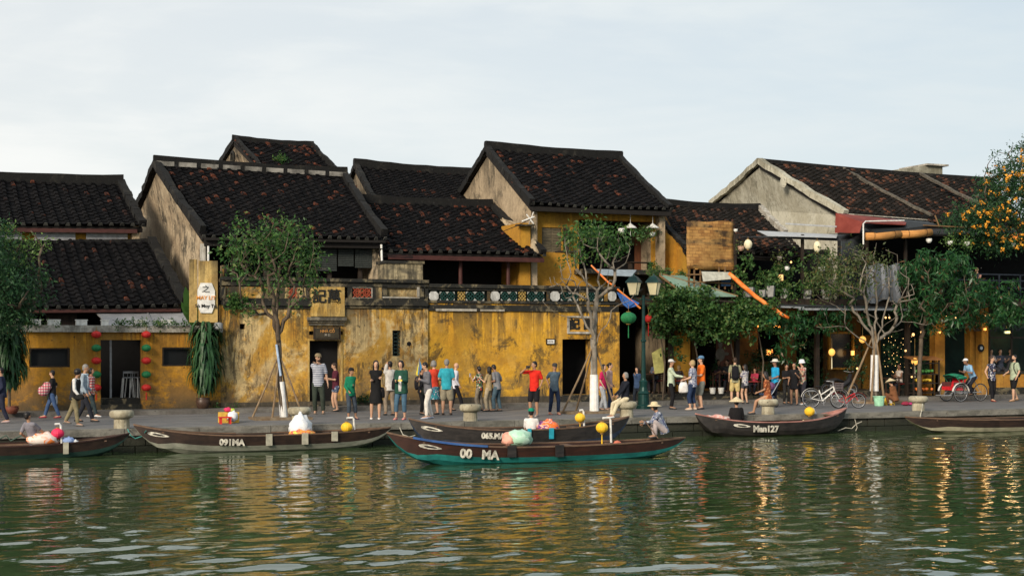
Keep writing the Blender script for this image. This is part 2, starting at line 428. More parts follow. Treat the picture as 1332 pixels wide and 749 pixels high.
def water_mat():
    s = Sh('river_water'); p = s.pos()
    a = s.noise(p, 1.0, 3, .5, (.55, 1.5, 1), .6)
    b = s.noise(p, 1.0, 3, .55, (2.0, 4.6, 1), .5)
    c = s.noise(p, 1.0, 2, .5, (7, 13, 1), .3)
    h = s.m_('ADD', s.m_('MULTIPLY', a, .75), s.m_('ADD', s.m_('MULTIPLY', b, .46), s.m_('MULTIPLY', c, .05)))
    n = s.N.new('ShaderNodeBump'); n.inputs['Strength'].default_value = 1.0; n.inputs['Distance'].default_value = WAVE
    s.L.new(h, n.inputs['Height']); s.L.new(n.outputs[0], s.b.inputs['Normal'])
    s.b.inputs['IOR'].default_value = 1.62; s.b.inputs['Specular IOR Level'].default_value = .5
    col = s.mix(s.rng(s.noise(p, .25, 3, .5), .35, .65), (.030, .052, .020), (.040, .064, .025))
    s.b.inputs['Specular Tint'].default_value = (1, 1, 1, 1)
    return s.out(col, .02)
WAVE = .009
M['water'] = water_mat()
def water_mesh():
    import numpy as np
    g = np.random.default_rng(4); x0, x1, y0, y1 = -22.0, 46.0, 11.0, YE + .3
    nx, ny = 520, 340; xs = np.linspace(x0, x1, nx); ys = np.linspace(y0, y1, ny); Xg, Yg = np.meshgrid(xs, ys)
    Z = np.zeros_like(Xg); n = 70
    for i in range(n):                                  # wind ripples, crests mostly along the quay
        lam = .30 * (1.25 / .30) ** (g.uniform() ** 1.4); k = 2 * math.pi / lam; th = g.normal() * .78 + math.pi / 2 * (1 if g.uniform() < .5 else -1)
        amp = SLOPE * math.sqrt(2.0 / n) / k; Z += amp * np.sin(k * (np.cos(th) * Xg + np.sin(th) * Yg) + g.uniform(0, 6.28))
    gust = .78 + .34 * np.sin(Xg * .21 + 1.1 + .6 * np.sin(Yg * .3)) * np.sin(Yg * .35 + .4 * np.sin(Xg * .17))
    Z *= gust; e = np.minimum(1, np.minimum(np.minimum(Xg - x0, x1 - Xg), Yg - y0) / 2.0); Z *= e
    V = np.stack([Xg, Yg, WATER + Z], -1).reshape(-1, 3); i = np.arange(nx - 1)[None, :] + nx * np.arange(ny - 1)[:, None]
    F = np.stack([i, i + 1, i + nx + 1, i + nx], -1).reshape(-1, 4)
    out = np.array([(-120, -60, WATER), (220, -60, WATER), (220, y1, WATER), (-120, y1, WATER), (x0, y0, WATER), (x1, y0, WATER), (x1, y1, WATER), (x0, y1, WATER)]); o = len(V)
    F = np.concatenate([F, np.array([(0, 1, 5, 4), (1, 2, 6, 5), (3, 0, 4, 7)]) + o]); V = np.concatenate([V, out])
    me = bpy.data.meshes.new('water'); me.vertices.add(len(V)); me.vertices.foreach_set('co', V.ravel()); me.loops.add(F.size); me.loops.foreach_set('vertex_index', F.ravel().astype(np.int32))
    me.polygons.add(len(F)); me.polygons.foreach_set('loop_start', np.arange(0, F.size, 4)); me.polygons.foreach_set('loop_total', np.full(len(F), 4)); me.update(calc_edges=True); me.shade_smooth()
    me.materials.append(M['water']); ob = bpy.data.objects.new('water', me); C.objects.link(ob); ob['kind'] = 'structure'
SLOPE = .064
water_mesh()
mb = MB(); mb.add([(-120, YE + .42, 0), (220, YE + .42, 0), (220, YK, 0), (-120, YK, 0)], [(0, 1, 2, 3)])
tag(mb.build('road', M['road']), kind='structure')
mb = MB(); mb.add([(-400, YK + .2, -.06), (600, YK + .2, -.06), (600, 900, -.06), (-400, 900, -.06)], [(0, 1, 2, 3)])
tag(mb.build('ground', plain('bare_ground', (.12, .10, .08), .95)), kind='structure')
mb = MB(); x = -60.0
while x < 110:                                     # coping stones of uneven length
    L = rnd.uniform(1.4, 2.2); o_ = rnd.uniform(-.012, .012)
    mb.box(x, x + L - .015, YE - .06 + o_, YE + .45, -.17, .004 + rnd.uniform(0, .012)); x += L
QW = thing('stone_quay', 'long stone quay wall with worn pale coping along the water', 'quay wall', (10, YE, 0)); mb.build_('coping', M['coping'], QW)
mb = MB(); mb.box(-120, 220, YE + .1, YE + .44, -2, -.16)
x = -60.0
while x < 110:                                     # rough courses in the wall under the coping
    L = rnd.uniform(.5, 1.1)
    mb.box(x, x + L - .03, YE + .05 - rnd.uniform(0, .05), YE + .12, -.43, -.185); mb.box(x + .3, x + L + .27, YE + .02 - rnd.uniform(0, .05), YE + .12, -.8, -.45); x += L
mb.build_('wall', M['quay'], QW)
mb = MB(); mb.box(-120, 220, YK, 58, -.05, KZ); mb.box(-120, 220, YK - .13, YK - .004, -.05, KZ - .01)
tag(mb.build('pavement', plaster('pavement_concrete', (.17, .16, .145), (.11, .10, .09), ps=.8, seed=14, streak=0, grime=.3, mott=.5)), kind='structure')

# ================================================================ wall and roof builders
def wallgrid(mb, X0, X1, Z0, Z1, Y, th, holes=()):
    xs = sorted({X0, X1} | {min(max(h[i], X0), X1) for h in holes for i in (0, 1)}); zs = sorted({Z0, Z1} | {min(max(h[i], Z0), Z1) for h in holes for i in (2, 3)})
    def solid(i, j):
        if i < 0 or j < 0 or i >= len(xs) - 1 or j >= len(zs) - 1: return False
        cx = (xs[i] + xs[i + 1]) / 2; cz = (zs[j] + zs[j + 1]) / 2
        return not any(h[0] < cx < h[1] and h[2] < cz < h[3] for h in holes)
    for i in range(len(xs) - 1):
        for j in range(len(zs) - 1):
            if not solid(i, j): continue
            a, b, c, d = xs[i], xs[i + 1], zs[j], zs[j + 1]; y0, y1 = Y, Y + th
            q = [[(a, y0, c), (b, y0, c), (b, y0, d), (a, y0, d)], [(b, y1, c), (a, y1, c), (a, y1, d), (b, y1, d)]]
            if not solid(i - 1, j): q.append([(a, y1, c), (a, y0, c), (a, y0, d), (a, y1, d)])
            if not solid(i + 1, j): q.append([(b, y0, c), (b, y1, c), (b, y1, d), (b, y0, d)])
            if not solid(i, j - 1): q.append([(a, y1, c), (b, y1, c), (b, y0, c), (a, y0, c)])
            if not solid(i, j + 1): q.append([(a, y0, d), (b, y0, d), (b, y1, d), (a, y1, d)])
            for k in q: mb.add(k, [(0, 1, 2, 3)])
def hole(px0, px1, py0, py1, Y):
    pm = (px0 + px1) / 2
    return (XW(px0, Y), XW(px1, Y), ZW(pm, py1, Y), ZW(pm, py0, Y))

def tile_slope(parent, tl, tr, bl, br, mat, cw=.36, rh=.30, sag=.06, seed=0):
    r = random.Random(seed); tl, tr, bl, br = map(Vector, (tl, tr, bl, br))
    nc = max(3, round(((tr - tl).length + (br - bl).length) / 2 / cw)); nr = max(3, round((bl - tl).length / rh))
    nrm = (tr - tl).cross(tl - bl).normalized()
    if nrm.z < 0: nrm = -nrm
    ph = r.uniform(0, 6)
    def P(u, v, h=0.0):
        s = -sag * math.sin(math.pi * v) + .025 * math.sin(u * 9 + ph) * (.3 + v) + .02 * math.sin(v * 7 + u * 13 + ph)
        return (tl * (1 - u) + tr * u) * (1 - v) + (bl * (1 - u) + br * u) * v + nrm * (h + s)
    mb = MB(); hw = .27 / nc
    for i in range(nc):
        for j in range(nr):
            u0 = (i) / nc; u1 = (i + 1) / nc; v0 = j / nr; v1 = min(1.0, (j + 1.12) / nr); um = (u0 + u1) / 2
            ja = r.uniform(-.01, .012); jt = r.uniform(0, 1) * .999 + .001
            vs = [P(u0, v0, .0), P(um, v0, -.02), P(u1, v0, .0), P(u1, v1, .035 + ja), P(um, v1, .012 + ja), P(u0, v1, .035 + ja)]
            mb.add(vs, [(0, 5, 4, 1), (1, 4, 3, 2)], jt * .74)
    for i in range(nc + 1):
        for j in range(nr):
            v0 = j / nr; v1 = (j + 1.06) / nr; v1 = min(v1, 1.015); u = i / nc + r.uniform(-.02, .02) / nc; u2 = u + r.uniform(-.02, .02) / nc
            h0 = .055; h1 = .10 + r.uniform(-.012, .015); w0 = hw * .72; w1 = hw * r.uniform(.88, 1.0); jt = r.uniform(0, 1) * .999 + .001
            vs = [P(u - w0, v0, .0), P(u - w0 * .6, v0, h0 * .8), P(u + w0 * .6, v0, h0 * .8), P(u + w0, v0, .0),
                  P(u2 - w1, v1, .03), P(u2 - w1 * .6, v1, h1), P(u2 + w1 * .6, v1, h1), P(u2 + w1, v1, .03)]
            mb.add(vs, [(0, 4, 5, 1), (1, 5, 6, 2), (2, 6, 7, 3), (4, 7, 6, 5)], jt)
        u = i / nc; w = hw * .8
        mb.prism([P(u - w, 1.017, -.02), P(u + w, 1.017, -.02), P(u + w * .6, 1.017, .09), P(u - w * .6, 1.017, .09)], (bl - tl).normalized() * .035, -1.0)
    roof = mb.build('roof', mat, parent)
    sl_ = MB(); d = -nrm * .14; o = -nrm * (.09 + sag)
    sl_.prism([tl + o, tr + o, br + o, bl + o], d); sl_.build('roof_boarding', M['slab'], roof)
    return roof
def ridge_beam(roof, a, b, w=.3, h=.34, panels=0, n=10, seed=0):
    r = random.Random(seed); a = Vector(a); b = Vector(b); mb = MB(); pts = []
    for i in range(n + 1):
        t = i / n; p = a.lerp(b, t); p.z += -.07 * math.sin(math.pi * t) + r.uniform(-.015, .015); pts.append(p + Vector((0, 0, h * .35)))
    for i in range(n): mb.bar(pts[i], pts[i + 1], w, h)
    for i in range(n): mb.bar(pts[i] + Vector((0, 0, h * .52)), pts[i + 1] + Vector((0, 0, h * .52)), w * .7, .09)
    o = mb.build('ridge_cap', M['ridge'], roof)
    if panels:
        d = (b - a); pm = MB(); L = d.length; dn = d.normalized()
        for k in range(panels):
            t0 = (k + .1) / panels; t1 = (k + .9) / panels; q0 = a.lerp(b, t0); q1 = a.lerp(b, t1)
            for q in (q0, q1): q.z += h * .25 - .05
            pm.bar(q0 + Vector((0, -w / 2 - .01, 0)), q1 + Vector((0, -w / 2 - .01, 0)), .03, h * .5)
        pm.build('ridge_panel', M['rpanel'], roof)
def verge(roof, top, bot, w=.28, h=.26, lift=.06, mat=None, name='verge', n=11, curl=0):
    mb = MB(); top = Vector(top); bot = Vector(bot)
    pts = [top.lerp(bot, i / n) + Vector((0, 0, lift - .06 * math.sin(math.pi * i / n) + (curl * (i / n) ** 4))) for i in range(n + 1)]
    r = random.Random(int(abs(top.x * 97 + bot.y * 31)))
    for i in range(1, n): pts[i] += Vector((r.uniform(-.025, .025), 0, r.uniform(-.035, .035)))
    for i in range(n): k = r.uniform(.85, 1.12); mb.bar(pts[i], pts[i + 1], w * k, h * r.uniform(.85, 1.1))
    return mb.build(name, mat or M['ridge'], roof)
def gable(parent, front, apex, back, th=.25, mat=None, base=0.0, side=1, drop=.17, name='gable_wall'):
    front, apex, back = map(Vector, (front, apex, back))
    poly = [Vector((front.x, front.y, base)), front - Vector((0, 0, drop)), apex - Vector((0, 0, drop)), back - Vector((0, 0, drop)), Vector((back.x, back.y, base))]
    mb = MB(); mb.prism(poly, (th * side, 0, 0))
    return mb.build(name, mat or M['gable'], parent, fixn=True)
def house_shell(parent, eL, eR, rL, rR, tmat, gmat, depth_back=None, base=0.0, seed=0, wallY=None, fmat=None, left=True, right=True, panels=0, vw=.28, vmat=None, ridge=True, inset=.25, curl=0, backL=None, rw=.3, rhh=.34, back_drop=None):
    eL, eR, rL, rR = map(Vector, (eL, eR, rL, rR))
    roof = tile_slope(parent, rL, rR, eL, eR, tmat, seed=seed)
    db = depth_back or (rL.y - eL.y)
    dz = back_drop if back_drop is not None else (rL.z - eL.z)
    bL = Vector(backL) if backL is not None else Vector((2 * rL.x - eL.x, rL.y + db, rL.z - dz)); bR = Vector((2 * rR.x - eR.x, rR.y + db, rR.z - dz))
    mb = MB(); up = Vector((0, 0, .04)); mb.prism([rL + up, rR + up, bR + up, bL + up], (0, 0, -.16)); mb.build('back_roof', M['slab'], roof)
    if ridge: ridge_beam(roof, rL + Vector((-.1, 0, 0)), rR + Vector((.1, 0, 0)), panels=panels, seed=seed, w=rw, h=rhh)
    ins = Vector((inset, 0, 0))
    if left:
        verge(roof, rL, eL, w=vw, mat=vmat, curl=curl); verge(roof, rL, bL, w=vw, mat=vmat)
    if right:
        verge(roof, rR, eR, w=vw, mat=vmat, curl=curl); verge(roof, rR, bR, w=vw, mat=vmat)
    # the gable walls start just behind the eaves
    k = .06
    if left: gable(parent, eL.lerp(rL, k) + ins * .3, rL + ins * .3, bL + ins * .3, mat=gmat, base=base, side=1)
    if right: gable(parent, eR.lerp(rR, k) - ins * .3, rR - ins * .3, bR - ins * .3, mat=gmat, base=base, side=-1)
    mb = MB(); mb.add([(bL.x, bL.y - .1, base), (bR.x, bR.y - .1, base), (bR.x, bR.y - .1, bR.z), (bL.x, bL.y - .1, bL.z)], [(0, 1, 2, 3)]); mb.build('back_wall', gmat, parent)
    return roof, bL, bR

# ================================================================ houses
# --- the tall house behind the low restaurant wall (far left), two stepped roofs
H = thing('old_house', 'long dark tiled house on the far left with yellow attic strip and metal louvres', 'house', (0, 53, 0))
eL, eR = W(-120, 289, 53), W(186, 293, 53); rL, rR = W(-120, 229, 56.5), W(157, 239, 56.5)
house_shell(H, eL, eR, rL, rR, M['tA'], M['gable'], seed=1, left=False)
mb = MB(); wallgrid(mb, eL.x, eR.x - .35, 0, eR.z - .02, 53.5, .25); mb.build('front_wall', M['yupper'], H)
mb = MB(); mb.bar(eL + Vector((0, .1, -.22)), eR + Vector((-.2, .1, -.22)), .12, .14); mb.build('eave_board', M['redwood'], H)
for a, b in ((-60, 28), (45, 98), (112, 166)):
    mb = MB()
    for k in range(5):
        y = 302.5 + k * 2.3; p = W(a, y + .5, 53.35); q = W(b, y + .5, 53.35); mb.bar(p, q, .05, .05)
    mb.build('louvre', plain('pale_louvre_slats', (.42, .43, .45), .6), H)
eL, eR = W(-120, 399, 49), W(243, 397, 49); rL, rR = W(-120, 311, 53), W(197, 313, 53)
r2 = tile_slope(H, rL, rR, eL, eR, M['tA'], seed=2)
ridge_beam(r2, rL + Vector((0, 0, -.06)), rR + Vector((0, 0, -.06)), w=.2, h=.1, seed=3); verge(r2, rR, eR, w=.3, h=.22, curl=.1)
gable(H, eR.lerp(rR, .05) - Vector((.1, 0, 0)), rR - Vector((.1, 0, 0)), rR + Vector((-.1, .4, 0)), mat=M['gable'], side=-1)
mb = MB(); wallgrid(mb, eL.x, eR.x - .4, 0, 3.4, 49.6, .2, [hole(-60, 60, 410, 470, 49.6), hole(100, 225, 405, 545, 49.6)]); mb.build('courtyard_wall', M['darkwood'], H)
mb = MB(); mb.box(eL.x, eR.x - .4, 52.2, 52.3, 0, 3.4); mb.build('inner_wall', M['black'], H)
mb = MB(); mb.bar(eL + Vector((0, .05, -.17)), eR + Vector((-.2, .05, -.17)), .1, .1); mb.build('eave_board', M['redwood'], H)

# --- the low ochre restaurant front with door, two windows and parapet
H = thing('restaurant', 'low deep yellow restaurant wall with lantern-hung doorway and pale parapet', 'building', (0, YF, 0))
XL = XW(-120, YF); XR_A = XW(287, YF)
TZA = ZW(150, 432, YF)
hd = hole(131, 184, 442, 526, YF); hw1 = hole(38, 91, 452.5, 477.5, YF); hw2 = hole(211, 250, 451.5, 476, YF)
mb = MB(); wallgrid(mb, XL, XR_A, 0, TZA, YF, .3, [(hd[0], hd[1], .0, hd[3]), hw1, hw2]); mb.build('wall', M['ochre'], H)
mb = MB(); mb.box(XL, XR_A + .05, YF - .12, YF + .4, TZA + .002, TZA + .13); mb.box(XL, XR_A + .02, YF - .06, YF + .36, TZA + .132, TZA + .22); mb.build('parapet', M['trim'], H)
for hh, nm in ((hw1, 'window'), (hw2, 'window')):
    mb = MB(); t = .05
    mb.box(hh[0], hh[1], YF + .02, YF + .1, hh[2], hh[2] + t); mb.box(hh[0], hh[1], YF + .02, YF + .1, hh[3] - t, hh[3]); mb.box(hh[0], hh[0] + t, YF + .02, YF + .1, hh[2] + t, hh[3] - t); mb.box(hh[1] - t, hh[1], YF + .02, YF + .1, hh[2] + t, hh[3] - t)
    w = mb.build(nm, M['darkwood'], H)
    mb = MB(); mb.box(hh[0] + t, hh[1] - t, YF + .2, YF + .22, hh[2] + t, hh[3] - t); g = Sh('dark_glass'); mb.build('pane', g.out((.004, .005, .006), .55), w)
mb = MB(); mb.box(hd[0] + .002, hd[1] - .002, YF - .05, YF + 1.2, KZ + .002, KZ + .16); mb.box(hd[0] + .004, hd[1] - .004, YF + .2, YF + 1.2, KZ + .162, KZ + .34); mb.build('step', M['cornice'], H)
mb = MB(); mb.box(XL, XR_A, YF + .25, 49.5, .3, .34); mb.build('floor', plain('dim_floor_tiles', (.06, .055, .05), .6), H)
mb = MB(); mb.box(XR_A - .25, XR_A, YF + .3, 49.6, 0, TZA); mb.build('side_wall', M['ochre'], H)
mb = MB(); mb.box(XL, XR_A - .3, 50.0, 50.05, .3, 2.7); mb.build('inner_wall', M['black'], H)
# light fixture and pipe marks: small white planter troughs stand on the parapet
for i, (a, b) in enumerate(((16, 28), (41, 53), (62, 78), (99, 113), (132, 141), (176, 189), (211, 222))):
    x0, x1 = XW(a, YF + .1), XW(b, YF + .1); z = TZA + .222
    lab = ['white trough on the parapet nearest the left fern', 'white trough over the left window left edge', 'short white trough over the middle of the left window', 'white trough left of the restaurant doorway', 'white trough above the left lantern string', 'white trough above the right lantern string', 'white trough over the right restaurant window'][i]
    t_ = thing('planter_trough', lab, 'planter', ((x0 + x1) / 2, YF + .15, z), group='white troughs along the restaurant parapet')
    mb = MB(); mb.box(x0, x1, YF + .0, YF + .3, z, z + .15); mb.box(x0 - .02, x1 + .02, YF - .02, YF + .32, z + .15, z + .18); mb.build('trough', M['white'], t_)
# grey canvas awning in the courtyard
aw = thing('courtyard_awning', 'light grey canvas awning behind the restaurant parapet', 'awning', (XW(180, 48), 48.3, 2.8))
a0, a1, a2, a3 = W(123, 403, 49.4), W(237, 402, 49.4), W(249, 425, 48.0), W(144, 424, 48.0)
mb = MB(); mb.prism([a0, a1, a2, a3], (0, 0, -.02)); s = Sh('grey_canvas'); o = s.pos(); mb.build('canvas', s.out(s.mix(s.rng(s.noise(o, 1.5, 5), .35, .65), (.20, .205, .22), (.29, .295, .31)), .8), aw)
mb = MB(); mb.bar(a3 + Vector((0, 0, -.04)), a2 + Vector((0, 0, -.04)), .05, .05); mb.bar(a0 + Vector((0, 0, -.04)), a3 + Vector((0, 0, -.04)), .04, .04); mb.bar(W(190, 402, 49.4), W(200, 425, 48.0), .04, .05); mb.bar((a2.x, a2.y, 0.3), (a2.x, a2.y, a2.z - .06), .06, .06); mb.bar((a3.x, a3.y, 0.3), (a3.x, a3.y, a3.z - .06), .06, .06); mb.build('awning_frame', M['greymetal'], aw)

# --- second house with the big dark roof and the mouldy left gable
H = thing('merchant_house', 'old house with wide black roof, pale-panelled ridge and mould-streaked left gable', 'house', (0, 50, 0))
eL, eR = W(264, 305, 49.5), W(500, 309, 49.5); rL, rR = W(203, 214, 54.5), W(448, 229, 54.5)
roof, bL, bR = house_shell(H, eL, eR, rL, rR, M['tB'], M['gable'], seed=5, panels=9, vw=.24, backL=W(179, 272, 59.5), curl=.12)
mb = MB(); mb.bar(eL + Vector((.05, .12, -.26)), eR + Vector((-.1, .12, -.26)), .2, .26); mb.bar(eL + Vector((.05, -.1, -.16)), eR + Vector((0, -.1, -.16)), .12, .08); mb.build('gutter', M['slab'], H)
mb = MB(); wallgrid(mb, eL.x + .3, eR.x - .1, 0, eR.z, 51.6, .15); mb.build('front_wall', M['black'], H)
mb = MB()
for px in (303, 345, 388, 428, 468):
    x = XW(px, 50.2); mb.box(x - .07, x + .07, 50.1, 50.24, 3.6, 5.9)
mb.build('column', M['darkwood'], H)
bl = plain('dark_bamboo_blind', (.030, .036, .034), .8, vs=14)
for a, b, y1 in ((413, 438, 352), (440, 460, 346), (462, 492, 348)):
    mb = MB(); x0, x1 = XW(a, 49.9), XW(b, 49.9); z0, z1 = ZW(a, y1, 49.9), ZW(a, 318, 49.9); n = 12
    for k in range(n): mb.box(x0, x1, 49.9, 49.93, z0 + (z1 - z0) * k / n, z0 + (z1 - z0) * (k + .8) / n)
    mb.build('blind', bl, H)
mb = MB(); mb.loft([W(496, 318, 49.4), W(497.5, 364, 49.4)], .04, 8); mb.build('drainpipe', M['white'], H)
mb = MB(); mb.box(XW(261, 49.6), XW(267.5, 49.6), 49.6, 49.75, 4.6, 5.7); mb.build('corner_post', M['trim'], H)
mb = MB(); mb.loft([W(271, 320, 49.3), W(271, 340, 49.3)], .035, 8); mb.build('drainpipe', M['white'], H)

# --- narrow attic house behind with rows of orange tiles
H = thing('attic_house', 'tall narrow house behind, orange tile rows and round gable ornament', 'house', (0, 58, 0))
eL, eR = W(348, 226, 57.5), W(457, 240, 57.5); rL, rR = W(305, 182, 61), W(405, 190, 61)
house_shell(H, eL, eR, rL, rR, M['tC'], M['gable_warm'], seed=7, backL=W(280, 222, 64.5), vw=.13, rw=.2, rhh=.2)
mb = MB(); mb.box(eL.x + .2, eR.x - .2, 57.8, 58, 0, eL.z); mb.build('front_wall', M['gable'], H)
c = W(303, 206, 61); mb = MB(); mb.torus((c.x - .02, c.y, c.z), (0, 1, 0), (0, 0, 1), .28, .06, 18, 5); mb.caps((c.x - .02, c.y, c.z - .3), (c.x - .02, c.y, c.z - .5), .06, .03, 6); mb.build('gable_ornament', M['cornice'], H)

# --- low rear roof between
H = thing('tiled_house', 'low dark roofed house glimpsed behind, small warm gable at its left end', 'house', (0, 58, 0))
eL, eR = W(489, 264, 57.5), W(650, 268, 57.5); rL, rR = W(463, 216, 61.5), W(612, 228, 61.5)
house_shell(H, eL, eR, rL, rR, M['tA'], M['gable_warm'], seed=8, backL=W(450, 246, 65), vw=.2)
mb = MB(); mb.box(eL.x + .2, eR.x - .2, 57.8, 58, 0, eL.z); mb.build('front_wall', M['gable'], H)
c = W(461.5, 249, 61); mb = MB(); mb.box(c.x - .06, c.x + .05, 60.8, 61.1, c.z - .3, c.z + .25); mb.build('vent', plain('terracotta_vent', (.25, .10, .05), .8), H)

# --- middle roof over the open terrace
H = thing('terrace_house', 'open-fronted house with orange-flecked roof and oxblood gutter over a dark terrace', 'house', (0, 50, 0))
eL, eR = W(495, 325, 49.5), W(707, 330, 49.5); rL, rR = W(467, 262, 54), W(636, 269, 54)
rR2 = W(640, 269, 54)
roof = tile_slope(H, rL, rR2, eL, eR, M['tC'], seed=11)
ridge_beam(roof, rL, rR2, w=.3, h=.3, seed=4)
verge(roof, rR2, eR, w=.26, h=.2)
mb = MB(); bL = rL + Vector((0, 3.4, -1.6)); bR = rR2 + Vector((0, 3.4, -1.6)); mb.prism([rL, rR2, bR, bL], (0, 0, -.15)); mb.build('back_roof', M['slab'], H)
mb = MB(); mb.bar(eL + Vector((.3, .0, -.25)), eR + Vector((0, .0, -.25)), .12, .16); mb.build('gutter', M['redwood'], H)
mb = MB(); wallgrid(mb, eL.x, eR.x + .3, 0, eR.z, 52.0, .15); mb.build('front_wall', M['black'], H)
for px in (530, 599, 661):
    mb = MB(); x = XW(px, 49.9); mb.lathe((x, 49.9, 3.5), [(.1, 0), (.1, .12), (.08, .14), (.075, 2.1), (.1, 2.15), (.1, 2.25)], 10); mb.build('column', M['redwood'], H)
mb = MB(); p0 = W(657, 264, 51.6); p1 = W(690, 300, 49.6)
mb.prism([W(640, 262, 54.2), W(655, 285, 52.6), W(672, 292, 51.2), W(690, 310, 50.2), W(697, 330, 49.6), W(640, 330, 53)], (.18, 0, 0)); mb.build('side_parapet', M['gable'], H)
# old block on the terrace between the two houses
T = thing('chimney_block', 'mouldy masonry block standing on the parapet corner beside the white pipe', 'masonry block', (XW(525, 48), 48, 4.3))
mb = MB(); x0, x1 = XW(501, 47.9), XW(550, 47.9); mb.box(x0, x1, 47.9, 48.8, 3.6, ZW(525, 343, 47.9)); mb.build('block', plaster('block_plaster', (.40, .33, .20), (.15, .13, .09), ps=1.3, seed=21, grime=.6, streak=1), T)
mb = MB(); z = ZW(525, 343, 47.9); mb.box(x0 - .05, x1 + .05, 47.85, 48.85, z + .002, z + .1); mb.build('coping', M['cornice'], T)
T2 = thing('cable_bundle', 'tangle of dark cable and white rag strung between roofs', 'cables', W(520, 330, 49))
mb = MB()
for k in range(4): mb.loft([W(505, 331 + k, 48.9), W(520, 329 + k * 2, 48.9), W(537, 333 + k, 48.9)], .012, 5)
mb.build('cable', M['black'], T2); 

# --- the tall yellow house
H = thing('yellow_house', 'tall yellow two-storey house with open balcony and steep orange-flecked roof', 'house', (0, 50.5, 0))
eL, eR = W(692, 265, 49.9), W(872, 272, 49.9); rL, rR = W(634, 194, 55), W(806, 207, 55)
roof, bL, bR = house_shell(H, eL, eR, rL, rR, M['tB'], M['gable_warm'], seed=14, backL=W(591, 264, 60), vw=.22, inset=.3)
mb = MB(); mb.bar(eL + Vector((0, .0, -.2)), eR + Vector((.0, .0, -.2)), .14, .16); mb.build('gutter', M['slab'], H)
YFy = 50.6; xa, xb = XW(690, YFy), XW(893, YFy)
hw_ = hole(705, 731, 296, 328, YFy); hb = hole(753, 851, 287, 352, YFy)
zlow = ZW(830, 358, YFy)
mb = MB(); wallgrid(mb, xa, XW(858, YFy), 0, eL.z + .1, YFy, .3, [hw_, hb, (XW(800, YFy), 60, -1, zlow)]); mb.build('front_wall', M['yupper'], H)
xr0 = XW(858, YFy) + .002
mb = MB(); mb.prism([(xr0, YFy, zlow), (XW(893, YFy), YFy, zlow), W(893, 320, YFy), W(862, 300, YFy), (xr0, YFy, eL.z)], (0, .3, 0)); mb.build('side_wing', M['yupper'], H, fixn=True)
mb = MB(); pn = W(676, 300, 50.3); mb.box(XW(676, 50.1), XW(690, 50.1), 50.1, 52, 3.5, ZW(683, 290, 50.1)); mb.build('corner_pier', M['yupper'], H)
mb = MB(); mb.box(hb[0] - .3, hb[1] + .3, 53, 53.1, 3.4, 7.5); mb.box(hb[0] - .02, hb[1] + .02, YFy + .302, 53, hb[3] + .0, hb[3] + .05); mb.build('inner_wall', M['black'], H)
mb = MB(); mb.box(hb[0] - .2, hb[1] + .2, 49.6, 53, hb[2] - .18, hb[2] - .004); mb.build('balcony_floor', M['cornice'], H)
mb = MB()
for k in range(2):
    x0 = hw_[0] + (hw_[1] - hw_[0]) * k / 2; x1 = x0 + (hw_[1] - hw_[0]) / 2 - .02
    mb.box(x0, x1, YFy + .06, YFy + .1, hw_[2], hw_[3])
    for j in range(9):
        z = hw_[2] + (hw_[3] - hw_[2]) * (j + .2) / 9; mb.box(x0 + .05, x1 - .05, YFy + .035, YFy + .058, z, z + .04)
mb.build('shutter', wood('faded_shutter', (.16, .13, .08), (.09, .075, .05), (1, 1, 6), wpos=True), H)
x = XW(733, YFy - .05); mb = MB(); mb.box(x, x + .06, YFy - .45, YFy - .02, hw_[2], hw_[3]); mb.build('shutter', M['darkwood'], H)
mb = MB(); mb.box(XW(826, 52), XW(846, 52), 52, 52.06, hb[2], hb[2] + 2.2); mb.build('door', wood('brown_door', (.16, .06, .025), (.11, .04, .02), (6, 6, 1), wpos=True), H)
mb = MB(); a, b = W(676, 293, 50), W(691, 292, 49.9); mb.bar(W(672, 293, 49.95), W(694, 293, 49.95), .3, .05); mb.build('ledge', M['cornice'], H)
c = W(346 * 340 / 1061 + 520, 218 * .3204 + 160, 57.5)
T = thing('tv_antenna', 'small white aerial fixed under the left eave corner of the yellow house', 'antenna', W(688, 290, 49.6))
mb = MB(); mb.loft([W(688, 292, 49.7), W(694, 276, 49.5)], .02, 6); mb.loft([W(679, 288, 49.5), W(695, 282, 49.5)], .03, 6); mb.loft([W(685, 279, 49.5), W(694, 291, 49.5)], .025, 6); mb.build('antenna_arm', M['white'], T)
mb = MB(); mb.box(XW(722, 49), XW(745, 49), 48.6, 49.0, ZW(730, 329, 49), ZW(730, 327, 49)); mb.build('awning_rail', M['darkwood'], H)

# --- right: low roof in front of the grey gable, upper terrace, cafe ground floor
H = thing('cafe_house', 'cafe house with sloping brown-flecked roof, upper plant terrace and dark vine-hung ground floor', 'cafe', (0, 50, 0))
eL, eR = W(892, 322, 49.4), W(1052, 335, 49.4); rL, rR = W(864, 266, 54), W(988, 272, 54)
roof = tile_slope(H, rL, rR, eL, eR, M['tH'], seed=17)
ridge_beam(roof, rL, rR, w=.28, h=.22); verge(roof, rR, eR.lerp(rR, .45), w=.22, h=.2, lift=.12, mat=M['trim']); verge(roof, W(862, 290, 52), eL, w=.2, h=.16)
mb = MB(); bL = rL + Vector((0, 3.4, -1.6)); bR = rR + Vector((0, 3.4, -1.6)); mb.prism([rL, rR, bR, bL], (0, 0, -.15)); mb.build('back_roof', M['slab'], H)
gable(H, eL.lerp(rL, .05), rL, bL, mat=M['yupper'], side=1)
FLZ = ZW(1000, 388, 47.3)
X0r, X1r = XW(806, YF), XW(1180, YF)
mb = MB(); mb.box(X0r + 1.2, X1r + .3, 47.1, 52.5, FLZ - .3, FLZ); mb.build('terrace_floor', M['darkwood'], H)
